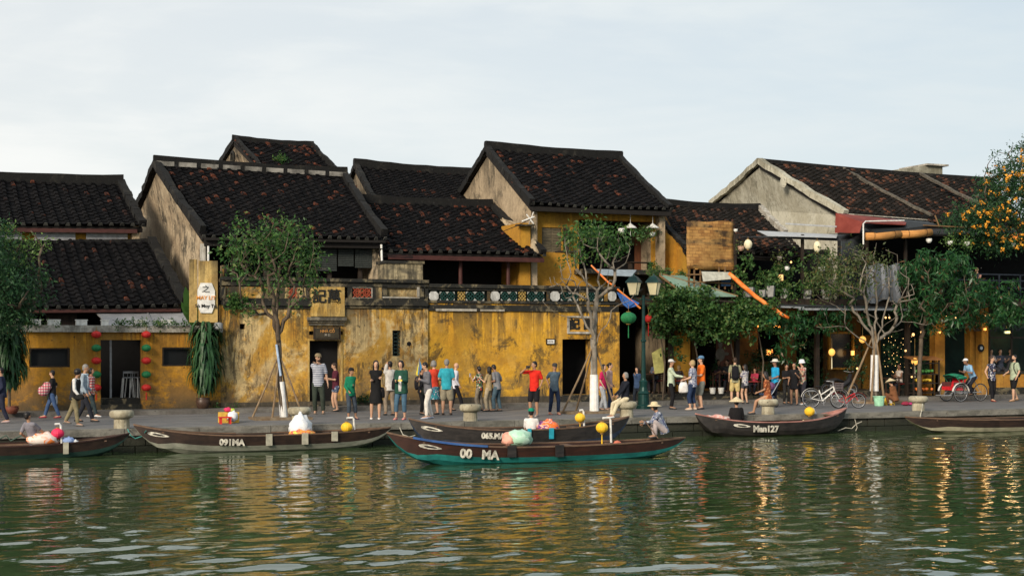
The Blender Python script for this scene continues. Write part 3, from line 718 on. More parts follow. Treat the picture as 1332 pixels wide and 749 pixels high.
mb = MB(); mb.box(X0r, X1r, 52.6, 52.7, 0, 6.35); mb.build('inner_wall', M['black'], H)
M['ochre_shaded'] = plaster('interior_ochre_shaded', (.20, .105, .028), (.12, .06, .02), ps=.6, seed=31, streak=.3, grime=.3)  # ochre browned in the colour itself for the shade deep under the canopy
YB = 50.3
mb = MB(); wallgrid(mb, XW(900, YB), XW(1120, YB), 0, FLZ - .302, YB, .2, [hole(905, 945, 400, 505, YB), hole(986, 1018, 424, 470, YB), hole(1036, 1074, 410, 512, YB), hole(1082, 1107, 437, 476, YB)]); mb.build('back_wall', M['ochre_shaded'], H)
mb = MB(); mb.box(X0r, X1r, YF + .2, YB, .14, .34); mb.box(X0r + .5, X1r - 3, YF - .2, YF + .198, .14, .25); mb.build('step', M['cornice'], H)
for px in (872, 958, 1062, 1180):
    mb = MB(); x = XW(px, YF + .2); mb.box(x - .08, x + .08, YF + .1, YF + .26, .14, FLZ - .302); mb.build('column', M['darkwood'], H)
for px in (956, 1044, 1128, 1178):
    mb = MB(); x = XW(px, 47.4); mb.box(x - .05, x + .05, 47.36, 47.46, FLZ, ZW(px, 305, 47.4)); mb.build('terrace_post', M['darkwood'], H)
# awnings over the terrace
mb = MB(); mb.prism([W(958, 308, 49.6), W(1120, 303, 49.8), W(1100, 313, 47.0), W(990, 308, 47.2)], (0, 0, -.03)); mb.build('dark_awning', plain('black_awning', (.02, .02, .022), .7), H)
mb = MB(); mb.prism([W(985, 300, 48.5), W(1090, 305, 48.5), W(1088, 309, 47.0), W(998, 306.5, 47.0)], (0, 0, -.02)); mb.bar(W(1022, 291, 48), W(1090, 295, 48), .05, .06); mb.build('pale_awning_strip', plain('pale_tarpaulin', (.40, .41, .42), .6), H)
mb = MB(); mb.bar(W(1040, 402, 46.6), W(1182, 402.5, 46.6), .12, .08); mb.bar(W(985, 398, 46.7), W(1045, 400, 46.7), .1, .06); mb.build('canopy_edge', plain('pale_canopy_edge', (.26, .28, .30), .6), H)
mb = MB(); mb.prism([W(980, 396, 46.8), W(1182, 400, 46.7), W(1182, 396, 48), W(980, 392, 48)], (0, 0, -.05)); mb.build('canopy', plain('dark_canopy', (.03, .035, .04), .7), H)
mb = MB(); mb.bar(W(1045, 384, 47), W(1178, 384, 47), .05, .04); mb.bar(W(1045, 376, 47), W(1178, 376, 47), .03, .03); mb.build('terrace_rail', M['darkwood'], H)

# --- grey gabled warehouse behind
H = thing('grey_gable_house', 'long house with bare grey streaked gable and brown patchy tiles', 'house', (0, 55, 0))
eL, eR = W(1100, 279, 52), W(1330, 300, 52); rL, rR = W(989, 211, 58), W(1290, 235, 58)
roof, bL, bR = house_shell(H, eL, eR, rL, rR, M['tH'], M['concrete'], seed=19, backL=W(926, 266, 64), vw=.34, vmat=M['concrete'], right=False, rw=.2, rhh=.14)
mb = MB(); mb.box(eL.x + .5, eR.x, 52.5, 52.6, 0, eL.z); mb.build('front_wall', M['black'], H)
for a, b in (((1096, 222), (1212, 284)), ((1196, 229), (1290, 276))):
    p = W(a[0], a[1], 58); q = W(b[0], b[1], 52.2); verge(roof, p, q, w=.14, h=.12, lift=.14, mat=plain('mortar_band', (.10, .088, .07), .9, var=.5), name='mortar_band')
c = W(1018, 241, 57); mb = MB(); mb.ell((rL.x - .02, c.y - 1.0, c.z), (.06, .28, .28), 12, 6); mb.build('round_vent', M['concrete'], H)
T = thing('rooftop_tank_room', 'flat-topped pale concrete rooftop room rising above the brown ridge', 'rooftop room', W(1190, 225, 60))
Yt = 62.0; mb = MB(); x1, x2, x0 = XW(1207, Yt), XW(1226, Yt), XW(1150, Yt)
mb.prism([W(1150, 223, Yt), W(1207, 215, Yt), W(1207, 235, Yt), W(1150, 235, Yt)], (0, 1.6, 0)); mb.box(x1 + .003, x2, Yt, Yt + 2, 8, ZW(1215, 216, Yt)); mb.build('room_wall', M['concrete'], T, fixn=True)
mb = MB(); z = ZW(1215, 216, Yt); mb.box(x1 - .2, x2 + .25, Yt - .2, Yt + 2.2, z + .002, z + .09); mb.build('room_slab', M['trim'], T)

# --- far-right restaurant (ground floor with glass, upper balcony)
H = thing('corner_restaurant', 'green-walled restaurant with yellow pillars under the flowering upper balcony', 'restaurant', (0, 50, 0))
X0, X1 = XW(1180, YF) + .35, XW(1460, YF)
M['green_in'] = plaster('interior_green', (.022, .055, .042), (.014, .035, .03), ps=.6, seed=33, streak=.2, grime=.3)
FZ2 = ZW(1260, 388, 47.4)
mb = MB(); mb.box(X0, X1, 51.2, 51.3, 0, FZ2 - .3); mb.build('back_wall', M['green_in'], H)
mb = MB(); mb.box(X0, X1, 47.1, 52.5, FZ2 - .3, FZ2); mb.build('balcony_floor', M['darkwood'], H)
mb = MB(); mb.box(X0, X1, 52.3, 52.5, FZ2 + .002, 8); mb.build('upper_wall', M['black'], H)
mb = MB(); mb.box(X0, X1, YF + .3, 51.2, .14, .3); mb.build('floor', M['cornice'], H)
mb = MB(); mb.prism([W(1090, 303, 47.3), W(1460, 309, 47.3), W(1460, 300, 52), W(1112, 296, 52)], (0, 0, -.06)); mb.build('upper_roof', M['slab'], H)
yp = plaster('pillar_yellow', (.52, .27, .045), (.42, .19, .028), ps=.8, seed=35, streak=.3, grime=.15)
for a, b, y in ((1216.5, 1229, YF), (1262, 1276, YF + .5), (1277, 1285.5, YF)):
    mb = MB(); x0, x1 = XW(a, y), XW(b, y); mb.box(x0, x1, y, y + .35, .14, FZ2 - .302); mb.build('pillar', yp, H)
mb = MB(); mb.box(XW(1286, YF), X1, YF, YF + .25, .14, ZW(1305, 486, YF)); mb.box(XW(1180, YF) + .35, XW(1214, YF), YF + 3.5, YF + 3.6, .14, 2.6); mb.build('low_wall', yp, H)
mb = MB(); mb.box(XW(1286, YF), X1, YF - .06, YF - .004, .14, .42); mb.box(XW(1286, YF), X1, YF - .05, YF + .3, ZW(1305, 486, YF) + .002, ZW(1305, 483.5, YF)); mb.build('plinth', M['cornice'], H)
gl = Sh('shop_glass'); gl.b.inputs['Transmission Weight'].default_value = 1; gl.b.inputs['IOR'].default_value = 1.1
glm = gl.out((.75, .85, .8), .03)
x0, x1 = XW(1287, YF + .1), X1
mb = MB()
for k in range(6):
    x = x0 + 1.15 * k; mb.box(x, x + .05, YF + .1, YF + .16, ZW(1305, 483, YF), FZ2 - .35)
mb.box(x0, x1, YF + .1, YF + .15, ZW(1310, 440, YF), ZW(1310, 438, YF)); mb.build('window_frame', M['darkwood'], H)
# letters on the glass
bt = plain('black_letter_paint', (.01, .012, .012), .5)
p = W(1308, 424.5, YF + .05); text_mesh('RESTAURANT', .62, bt, 'sign_letters', H, face_cam_matrix(p), .01, .012)
p = W(1257, 424.5, YF + .7); text_mesh('RIS', .55, bt, 'sign_letters', H, face_cam_matrix(p), .01, .01)
# balcony rail
mb = MB()
for z in (.45, .75, 1.0): mb.bar((XW(1212, 47.3), 47.2, FZ2 + z), (X1, 47.2, FZ2 + z), .04, .05)
for k in range(12):
    x = XW(1212, 47.3) + 1.1 * k; mb.box(x, x + .05, 47.15, 47.2, FZ2, FZ2 + 1.0)
mb.build('balcony_rail', plain('blue_black_rail', (.015, .02, .03), .5), H)
mb = MB(); mb.box(XW(1172, 46.9), XW(1202, 46.9), 50.9, 51.0, FZ2, 6.7); mb.build('side_screen', plain('slate_panel', (.05, .06, .07), .7), H)
T = thing('slate_sheet', 'slate grey plastic sheet hung over the terrace rail behind the spreading tree', 'sheet', W(1150, 392, 46.9)); mb = MB()
sx = [1126 + 44 * i / 9 for i in range(10)]; qs = [W(x, 344 + 2 * math.sin(i * 1.3), 46.95 + .06 * math.sin(i * 2.1)) for i, x in enumerate(sx)]; ql = [W(x + 2, 392 + 3 * math.sin(i), 46.9 + .07 * math.cos(i * 1.7)) for i, x in enumerate(sx)]
mb.add(qs + ql, [(i, i + 1, 11 + i, 10 + i) for i in range(9)]); o = mb.build_('sheet', plain('slate_plastic', (.14, .155, .18), .5), T); o.modifiers.new('t', 'SOLIDIFY').thickness = .02
# ================================================================ the long old yellow wall with its two parapets
H = thing('old_yellow_wall_house', 'peeling cream and yellow wall with black parapet and brass plaque doorway', 'building', (0, YF, 0))
x0, x1 = XW(287, YF) + .003, XW(556, YF)
zl = ZW(420, 398, YF)                                 # top of the plain wall
d1 = hole(402.5, 443, 443, 528, YF); nw = hole(510.5, 521, 429.5, 463, YF); sq = hole(312, 319, 421, 428, YF); s1 = hole(402, 409, 430.5, 435.5, YF); s2 = hole(441.5, 446, 430.5, 435.5, YF)
mb = MB(); wallgrid(mb, x0, x1, 0, zl, YF, .4, [(d1[0], d1[1], .16, d1[3]), nw, sq, s1, s2]); mb.build('wall', M['old'], H)
mb = MB(); mb.box(x0, x1, YF + .41, YF + .43, .0, zl); mb.build('backing', M['black'], H)
def band(mb, a, b, yt, yb, out, Y=YF, dep=.35):
    pm = (a + b) / 2; mb.box(XW(a, Y), XW(b, Y), Y - out, Y + dep, ZW(pm, yb, Y), ZW(pm, yt, Y))
mb = MB(); g = .002
# lower black ledges, panel band posts, top ledge
for a, b in ((290, 403.5), (447.5, 555.5)):
    band(mb, a, b, 391, 397.6, .14); band(mb, a, b, 397.8, 401, .07, dep=-.003); band(mb, a, b, 388, 390.8, .08)
band(mb, 288, 556, 366.5, 373, .05); band(mb, 288, 556.5, 362, 366.3, .14); 
for a, b in ((288, 293), (452, 457.5), (484, 488), (496, 503), (546, 551), (552.5, 556.5)): band(mb, a, b, 373.2, 387.8, .05)
mb.build('cornice', M['cornice'], H)
mb = MB(); band(mb, 293.3, 403, 373.2, 387.8, .0, dep=.3); band(mb, 457.7, 545.8, 373.2, 387.8, -.05, dep=.3); band(mb, 488.2, 495.8, 373.2, 387.8, .03, dep=-.05); mb.build('panel_band', M['old'], H)
cream = plaster('cream_panel', (.60, .42, .15), (.56, .34, .08), ps=1.4, seed=41, grime=.35, streak=.6)
mb = MB(); band(mb, 403.7, 447.3, 373.2, 411.5, .10); mb.build('name_panel', cream, H)
ink = plain('black_relief_lettering', (.012, .012, .012), .8)
for ch, px in (('記', 415.5), ('萬', 434.5)):
    p = W(px, 386.5, YF - .115); text_mesh(ch, .50, ink, 'carved_character', H, face_cam_matrix(p), .02, .008)
redl = plain('red_ceramic_lattice', (.30, .055, .025), .5)
mb = MB()
for (a, b) in ((459, 470.8), (471.2, 483), (375, 386.5)):
    X0_, X1_ = XW(a, YF - .02), XW(b, YF - .02); Z0_, Z1_ = ZW(a, 386.8, YF), ZW(a, 374.5, YF); cx, cz = (X0_ + X1_) / 2, (Z0_ + Z1_) / 2; hx, hz = (X1_ - X0_) / 2, (Z1_ - Z0_) / 2
    for k in (.45, .95):
        pts = [(cx - hx * k, YF - .0, cz), (cx, YF - .0, cz + hz * k), (cx + hx * k, YF - .0, cz), (cx, YF - .0, cz - hz * k)]
        for i in range(4): mb.bar(pts[i], pts[(i + 1) % 4], .04, .035)
    for sx in (-1, 1):
        for sz in (-1, 1): mb.bar((cx + sx * hx, YF, cz + sz * hz), (cx + sx * hx * .5, YF, cz + sz * hz * .5), .03, .03)
mb.build('lattice', redl, H)
mb = MB(); band(mb, 457.8, 483.2, 373.4, 374.4, .04, dep=0); band(mb, 457.8, 484, 387, 387.7, .04, dep=0); band(mb, 483.1, 484, 374.5, 386.9, .04, dep=0); band(mb, 542, 545, 373.4, 386, .06, dep=0); band(mb, 497, 545, 386.2, 387.7, .08, dep=0); mb.build('pale_moulding', M['trim'], H)
# door: hood, frame, plaque, threshold
mb = MB(); band(mb, 399, 449.5, 412.5, 417, .16, dep=0); band(mb, 400.5, 448, 418, 419.8, .1, dep=0); band(mb, 401.5, 447, 421, 423.2, .07, dep=0); mb.build('door_hood', plaster('hood_grey', (.28, .25, .19), (.12, .11, .09), ps=1.4, seed=43, grime=.5), H)
mb = MB(); mb.box(d1[1] + .002, d1[1] + .07, YF - .03, YF + .3, .16, d1[3] + .05); mb.box(d1[0] - .06, d1[1], YF - .03, YF + .28, d1[3] + .002, d1[3] + .07); mb.box(d1[0] - .06, d1[0] - .002, YF - .03, YF + .3, .16, d1[3]); mb.build('door_frame', cream, H)
mb = MB(); mb.box(d1[0], d1[1], YF - .1, YF + .4, .14, .18); mb.build('threshold', M['cornice'], H)
p = W(426, 433, YF - .2); plq = MB(); plq.box(XW(410, YF - .2), XW(441.5, YF - .2), YF - .14, YF - .08, ZW(426, 440, YF), ZW(426, 426.5, YF)); po = plq.build('plaque', plain('dark_bronze_plaque', (.05, .04, .025), .45, .2), H)
mb = MB(); f0 = XW(409.4, YF - .15); f1 = XW(442, YF - .15); za, zb = ZW(426, 440.6, YF), ZW(426, 426, YF)
for b_ in ((f0, f1, zb, zb + .03), (f0, f1, za - .03, za), (f0 - .03, f0, za - .03, zb + .03), (f1, f1 + .03, za - .03, zb + .03)): mb.box(b_[0], b_[1], YF - .16, YF - .06, b_[2], b_[3])
mb.build('plaque_frame', M['darkwood'], po)
gd = plain('dull_gilt_letters', (.40, .19, .05), .5)
text_mesh('NHÀ CỔ', .13, gd, 'plaque_letters', po, face_cam_matrix(W(426, 430.8, YF - .15)), .006, .004)
text_mesh('萬 記', .09, M['trim'], 'plaque_letters', po, face_cam_matrix(W(426, 436, YF - .15)), .006, .002)
# narrow ceramic window and painted round hole
mb = MB(); cx = (nw[0] + nw[1]) / 2; n = 7; hz = (nw[3] - nw[2]) / n
for k in range(n):
    zc = nw[2] + hz * (k + .5); pts = [(nw[0], YF + .1, zc), (cx, YF + .1, zc + hz / 2), (nw[1], YF + .1, zc), (cx, YF + .1, zc - hz / 2)]
    for i in range(4): mb.bar(pts[i], pts[(i + 1) % 4], .04, .022)
mb.build('window_lattice', plain('dark_green_ceramic', (.02, .045, .04), .35), H)
c = W(532, 447, YF); mb = MB(); mb.loft([(c.x, YF - .01, c.z), (c.x, YF + .05, c.z)], .08, 12); mb.build('round_hole_disc', M['black'], H)  # black disc on the uncut wall, coloured as the shade inside the hole
mb = MB(); mb.box(x1 - .16, x1 + .0, YF - .07, YF - .003, .14, ZW(552, 402, YF)); mb.build('corner_strip', M['old'], H)
mb = MB(); mb.box(x0, XW(803, YF), YF + .5, 52, 3.2, ZW(500, 392, YF)); mb.build('terrace_slab', M['cornice'], H)

# ---------------- bright wall to the right of it
H = thing('bright_yellow_wall_house', 'strong yellow wall streaked black under a green ceramic parapet, white framed name panel', 'building', (0, YF, 0))
x0, x1 = XW(556, YF) + .003, XW(803.5, YF)
zl = ZW(680, 405, YF)
d2 = hole(731.5, 768, 441, 513, YF)
mb = MB(); wallgrid(mb, x0, x1, 0, zl, YF, .4, [(d2[0], d2[1], d2[2], d2[3])]); mb.build('wall', M['sat'], H)
mb = MB(); mb.box(x0, x1 - .02, YF + 1.2, YF + 1.23, .0, zl); mb.build('backing', M['black'], H)
mb = MB(); band(mb, 557, 804, 397.5, 405, .06); band(mb, 557, 804, 391.8, 395, .08); band(mb, 557, 805, 371, 375.5, .1); band(mb, 557, 804, 375.7, 378.6, .03)
mb.build('cornice', M['cornice'], H)
mb = MB(); band(mb, 557, 804, 395.2, 397.3, .03); band(mb, 557, 804, 378.8, 391.6, -.22, dep=.34)
for a in (633.5, 711, 786): band(mb, a, a + 3.6, 378.8, 391.6, .05, dep=-.0)
mb.build('parapet_band', M['sat'], H)
mb = MB(); band(mb, 566, 619, 401.6, 404.6, .09, dep=-.06); band(mb, 624, 655, 402.4, 404.8, .09, dep=-.06); mb.build('white_strip', M['trim'], H)
mb = MB()
for a, b in ((558, 570), (637.8, 649.5), (715.5, 727.5), (790.5, 801)):
    X0_, X1_ = XW(a, YF), XW(b, YF); za, zb = ZW(a, 391.4, YF), ZW(a, 378.9, YF); c_ = .09
    mb.prism([(X0_ + c_, YF - .04, za), (X1_ - c_, YF - .04, za), (X1_, YF - .04, za + c_), (X1_, YF - .04, zb - c_), (X1_ - c_, YF - .04, zb), (X0_ + c_, YF - .04, zb), (X0_, YF - .04, zb - c_), (X0_, YF - .04, za + c_)], (0, .16, 0))
mb.build('white_block', plaster('worn_white_block', (.60, .60, .58), (.42, .42, .40), ps=2, seed=45, grime=.3, streak=.4, stain=(.1, .1, .1)), H, fixn=True)
mg = MB(); mw = MB(); my = MB()
def cell(mbx, a, b, Y, k):
    X0_, X1_ = XW(a, Y), XW(b, Y); Z0_, Z1_ = ZW(a, 391, YF), ZW(a, 379.4, YF); cx, cz = (X0_ + X1_) / 2, (Z0_ + Z1_) / 2; hx, hz = (X1_ - X0_) / 2, (Z1_ - Z0_) / 2
    return cx, cz, hx, hz
for (a, b, kind) in [(572.5, 582, 'g'), (582, 591.5, 'g'), (596, 605, 'y'), (606.5, 618, 'g'), (618, 630, 'g'), (652, 662, 'g'), (663, 672.5, 'g'), (675, 684, 'y'), (686.5, 697, 'g'), (698, 708, 'g'), (730, 741, 'g'), (742, 752, 'g'), (754, 763, 'y'), (765, 774, 'g'), (775, 784.5, 'g')]:
    cx, cz, hx, hz = cell(None, a, b, YF, 0); t = my if kind == 'y' else mg
    Yc = YF + .03
    mb_ = t
    for i in range(4):                                   # petal lattice: four arcs and a diamond
        an = math.pi / 2 * i
        pts = [(cx + math.cos(an) * hx, Yc, cz + math.sin(an) * hz)]
        for k in range(1, 4):
            q = an + math.pi / 2 * k / 4; rr = 1 - .28 * math.sin(math.pi * k / 4) * 2 * .8
            pts.append((cx + math.cos(q) * hx * rr, Yc, cz + math.sin(q) * hz * rr))
        q = an + math.pi / 2; pts.append((cx + math.cos(q) * hx, Yc, cz + math.sin(q) * hz))
        for k in range(4): mb_.bar(pts[k], pts[k + 1], .05, .028)
    mb_.bar((cx - hx * .7, Yc, cz - hz * .7), (cx + hx * .7, Yc, cz + hz * .7), .04, .024); mb_.bar((cx - hx * .7, Yc + .002, cz + hz * .7), (cx + hx * .7, Yc + .002, cz - hz * .7), .04, .024)
    w_ = my if kind == 'y' else mw
    for sx in (-1, 1):
        for sz in (-1, 1): w_.prism([(cx + sx * hx, Yc - .02, cz + sz * hz), (cx + sx * hx * .45, Yc - .02, cz + sz * hz), (cx + sx * hx * .8, Yc - .02, cz + sz * hz * .8), (cx + sx * hx, Yc - .02, cz + sz * hz * .45)], (0, .05, 0))
mg.build('ceramic_lattice', plain('green_glazed_ceramic', (.014, .05, .042), .35), H); mw.build('ceramic_border', plain('white_glazed_ceramic', (.36, .38, .36), .4), H, fixn=True); my.build('ceramic_lattice', plain('yellow_glazed_ceramic', (.38, .26, .08), .4), H, fixn=True)
mb = MB(); band(mb, 557, 803, 378.8, 391.6, -.19, dep=.22); mb.build('lattice_backing', plain('dark_green_backing', (.015, .03, .026), .8), H)
# name panel over the door
mb = MB(); band(mb, 737.5, 775, 411, 413.5, .06, dep=0); band(mb, 737.5, 775, 431.5, 434, .06, dep=0); band(mb, 737.5, 740, 413.6, 431.4, .06, dep=0); band(mb, 772.5, 775, 413.6, 431.4, .06, dep=0); mb.build('panel_frame', M['trim'], H)
mb = MB(); band(mb, 740.2, 772.3, 413.7, 431.3, .02, dep=0); mb.build('name_panel', plain('golden_panel', (.50, .27, .05), .7), H)
for ch, px in (('記', 747.5), ('昌', 765)):
    text_mesh(ch, .42, ink, 'carved_character', H, face_cam_matrix(W(px, 422.5, YF - .035)), .015, .014)
mb = MB(); mb.box(XW(710, YF), XW(721.5, YF), YF - .05, YF - .003, ZW(716, 448, YF), ZW(716, 440.5, YF)); nb = mb.build('number_plate', M['darkwood'], H)
mb = MB(); mb.box(XW(711.3, YF), XW(720.2, YF), YF - .06, YF - .052, ZW(716, 446.8, YF), ZW(716, 441.8, YF)); mb.build('plate_face', M['white'], nb)
text_mesh('NO.76', .085, ink, 'plate_letters', nb, face_cam_matrix(W(715.8, 444.3, YF - .065)), .002)
# white reveal at the right of the door, inner leaf, steps
mb = MB(); mb.box(d2[1] + .003, d2[1] + .16, YF - .02, YF + .3, d2[2] + .0, d2[3] + .06); mb.build('door_jamb', M['trim'], H)
mb = MB(); mb.box(d2[0] - .1, d2[1] + .25, YF - .3, YF - .003, KZ, KZ + .2); mb.box(d2[0] - .02, d2[1] + .15, YF - .1, YF - .006, KZ + .202, d2[2] - .002); mb.build('step', M['cornice'], H)
mb = MB(); mb.box(XW(780, YF), x1 + .03, YF - .09, YF - .003, KZ, zl - .002); mb.build('end_pier', M['sat'], H)
mb = MB(); mb.box(x0, x1 + .03, YF - .05, YF - .003, .13, .36); mb.box(XW(287, YF), x0 - .01, YF - .05, YF - .003, .13, .30); mb.build('plinth', plaster('plinth_grime', (.14, .11, .075), (.07, .06, .045), ps=1, seed=51, grime=.5), H)

# ---------------- yellow board with the tea house sign, standing beside the parapet
T = thing('tea_sign_board', 'upright weathered yellow boards carrying a white tea house sign', 'sign', (XW(270, 47.0), 47.05, 2.9))
yb = plaster('faded_yellow_board', (.66, .46, .17), (.55, .36, .12), ps=.9, seed=55, streak=.7, grime=.35, top=5.0)
Yb = 47.0
for k, (a, b, t, f_) in enumerate(((247, 257, 337, 0), (259, 272, 339, .03), (272.3, 283.5, 339, .03))):
    mb = MB(); mb.box(XW(a, Yb), XW(b, Yb), Yb + .08 - f_, Yb + .14, 2.95, ZW(a, t, Yb)); mb.build('board', yb, T)
mb = MB(); xs0, xs1 = XW(257, Yb), XW(279.5, Yb); z0, z1 = ZW(268, 407, Yb), ZW(268, 368, Yb); ch = .1
mb.prism([(xs0 + ch, Yb - .0, z0), (xs1 - ch, Yb, z0), (xs1, Yb, z0 + .25), (xs1, Yb, z1 - .25), (xs1 - ch, Yb, z1), (xs0 + ch, Yb, z1), (xs0, Yb, z1 - .25), (xs0, Yb, z0 + .25)], (0, .04, 0)); sp_ = mb.build('sign_panel', M['white'], T, fixn=True)
text_mesh('之', .26, ink, 'sign_letters', sp_, face_cam_matrix(W(267.7, 376.5, Yb - .01)), .004, .0)
text_mesh('MAY LIT', .17, plain('orange_lettering', (.75, .30, .06), .6), 'sign_letters', sp_, face_cam_matrix(W(268, 387.5, Yb - .01)), .004, .004)
text_mesh('Sò Moy Tai', .155, ink, 'sign_letters', sp_, face_cam_matrix(W(268, 398, Yb - .01)), .004, .004)
mb = MB(); mb.box(XW(289, 47.6), XW(296, 47.6), 47.56, 47.95, 3.6, ZW(292, 345, 47.6)); mb.box(XW(287.5, 47.6), XW(298, 47.6), 47.5, 48.0, ZW(292, 366, 47.6), ZW(292, 362, 47.6)); mb.build('side_post', M['old'], T)
# ================================================================ vegetation
import numpy as np
def leaves(name, mat, parent, pts, size, asp=.42, droop=.5, seed=0, flat=0.0, kind=None, outc=None):
    g = np.random.default_rng(seed); P = np.array(pts, dtype=float); n = len(P)
    d = g.normal(size=(n, 3)); d[:, 2] -= droop * 1.2
    if outc is not None: d += 1.0 * (P - np.array(outc)) / (np.linalg.norm(P - np.array(outc), axis=1)[:, None] + 1e-6)
    d /= np.linalg.norm(d, axis=1)[:, None]
    q = g.normal(size=(n, 3)); q[:, 2] += flat * 3
    a = np.cross(d, q); a /= np.linalg.norm(a, axis=1)[:, None] + 1e-9
    nn = np.cross(a, d)
    L = size * g.uniform(.6, 1.35, (n, 1)); w = L * asp / 2
    off = np.array(ORG.get(parent.name, Vector((0, 0, 0)))); P = P - off
    V = np.stack([P, P + d * L * .38 + a * w + nn * L * .05, P + d * L + nn * (-L * .08), P + d * L * .42 - a * w + nn * L * .05], axis=1).reshape(-1, 3)
    me = bpy.data.meshes.new(name)
    me.vertices.add(4 * n); me.vertices.foreach_set('co', V.ravel())
    me.loops.add(4 * n); me.loops.foreach_set('vertex_index', np.arange(4 * n))
    me.polygons.add(n); me.polygons.foreach_set('loop_start', np.arange(0, 4 * n, 4)); me.polygons.foreach_set('loop_total', np.full(n, 4))
    me.update(calc_edges=True); me.materials.append(mat)
    o = bpy.data.objects.new(name, me); C.objects.link(o); o.parent = parent; ORG[o.name] = ORG.get(parent.name, Vector((0, 0, 0)))
    if kind: o['kind'] = kind
    return o
def clumps(g, boxes, ncl, per, rad):
    """boxes: list of (px0,px1,py0,py1,Y0,Y1[,weight]) regions in the place; returns leaf positions gathered in clumps"""
    out = []; ws = np.array([b[6] if len(b) > 6 else 1.0 for b in boxes]); ws = ws / ws.sum()
    for i in g.choice(len(boxes), size=ncl, p=ws):
        b = boxes[i]; Y = g.uniform(b[4], b[5]); c = W(g.uniform(b[0], b[1]), g.uniform(b[2], b[3]), Y)
        r = rad * g.uniform(.5, 1.4); k = int(per * g.uniform(.5, 1.5))
        q = g.normal(size=(k, 3)) * r * .5
        out.append(np.array(c) + q)
    return np.concatenate(out)
LF = {
 'tree': leaf_mat('green_tree_leaves', (.022, .075, .020), (.065, .15, .032), (.12, .18, .045)),
 'dark': leaf_mat('dark_tree_leaves', (.012, .045, .02), (.03, .085, .03), (.05, .12, .04)),
 'light': leaf_mat('fresh_sprig_leaves', (.08, .17, .04), (.12, .20, .05)),
 'olive': leaf_mat('olive_leaves', (.05, .075, .025), (.10, .13, .04), (.15, .10, .04)),
 'vine': leaf_mat('vine_leaves', (.022, .07, .02), (.06, .135, .03), (.12, .18, .05), third=.2),
 'fern': leaf_mat('strap_leaves', (.018, .065, .028), (.05, .12, .045), rough=.35),
 'mango': leaf_mat('long_glossy_leaves', (.012, .06, .022), (.04, .12, .035), (.14, .075, .035), rough=.35, third=.06),
 'flower': leaf_mat('orange_yellow_flowers', (.70, .26, .02), (.80, .42, .05), tr=.2),
 'pink': leaf_mat('red_flowers', (.5, .06, .04), (.6, .12, .05), tr=.2),
}
BK = {'grey': wood('grey_bark', (.14, .12, .095), (.24, .21, .17), (1, 1, .5), sc=5), 'brown': wood('brown_bark', (.07, .05, .035), (.13, .10, .07), (1, 1, .5), sc=5), 'stake': wood('stake_wood', (.17, .11, .06), (.25, .18, .11), (6, 6, 1))}
WW = plain('whitewash', (.72, .71, .69), .9, var=.15)
def grow(tree, base, fork, targets, r0, tip, bark, seed=0, pull=.3, wob=.05, expo=.42, trunk_bend=.05, limbs=()):
    g = random.Random(seed); base = Vector(base); fork = Vector(fork)
    nodes = []; par = []
    def addn(p, pa): nodes.append(p); par.append(pa); return len(nodes) - 1
    k = 8; prev = -1
    for i in range(k + 1):
        t = i / k; p = base.lerp(fork, t) + Vector((math.sin(t * 5 + seed) * trunk_bend * math.sin(math.pi * t), math.cos(t * 4 + seed) * trunk_bend * math.sin(math.pi * t), 0)); prev = addn(p, prev)
    first = prev; paths = [list(range(k + 1))]
    tg = sorted([Vector(t) for t in targets], key=lambda q: (q - fork).length * g.uniform(.8, 1.25))
    nl = len(limbs); tg = [Vector(t) for t in limbs] + tg
    for ti, T in enumerate(tg):
        best = None; bc = 1e9
        for i in ([first - (ti % 2)] if ti < nl else range(first - 1, len(nodes))):
            v = T - nodes[i]; c = v.length
            hd = (T - fork).normalized()
            if v.length > .01: c *= 1.35 - .35 * v.normalized().dot((hd + Vector((0, 0, .6))).normalized())
            c += pull * (nodes[i] - fork).length * .7
            if c < bc: bc = c; best = i
        p0 = nodes[best]; L = (T - p0).length
        if L < .05: continue
        pd = (nodes[best] - nodes[par[best]]).normalized() if par[best] >= 0 else Vector((0, 0, 1))
        c1 = p0 + (pd * .35 + (T - p0).normalized() * .65) * L * .3; c2 = T - (Vector((0, 0, .6)) + (T - p0).normalized()).normalized() * L * .3
        m = max(2, int(L / .22)); idx = [best]
        for j in range(1, m + 1):
            t = j / m; q = p0 * (1 - t) ** 3 + c1 * 3 * t * (1 - t) ** 2 + c2 * 3 * t * t * (1 - t) + T * t ** 3
            if j < m: q = q + Vector((g.gauss(0, wob), g.gauss(0, wob), g.gauss(0, wob))) * min(1, L)
            idx.append(addn(q, idx[-1]))
        paths.append(idx)
    cnt = [0] * len(nodes)
    for idx in paths[1:]:
        i = idx[-1]
        while i >= 0: cnt[i] += 1; i = par[i]
    tot = max(1, cnt[first])
    def rad(i): return max(tip, r0 * (max(cnt[i], 1) / tot) ** expo)
    mb = MB()
    tr = paths[0]; mb.loft([nodes[i] for i in tr], [r0 * (1.25 - .25 * min(1, j / 2.0)) * (1 - .12 * j / len(tr)) for j in range(len(tr))], 10)
    for idx in paths[1:]:
        rs = [rad(i) for i in idx]; rs[0] = min(rs[0], rs[1] * 1.15); n = 7 if rs[1] > .03 else (5 if rs[1] > .012 else 4)
        mb.loft([nodes[i] for i in idx], rs, n)
    o = mb.build('trunk', bark, tree, smooth=True)
    return nodes, paths, o
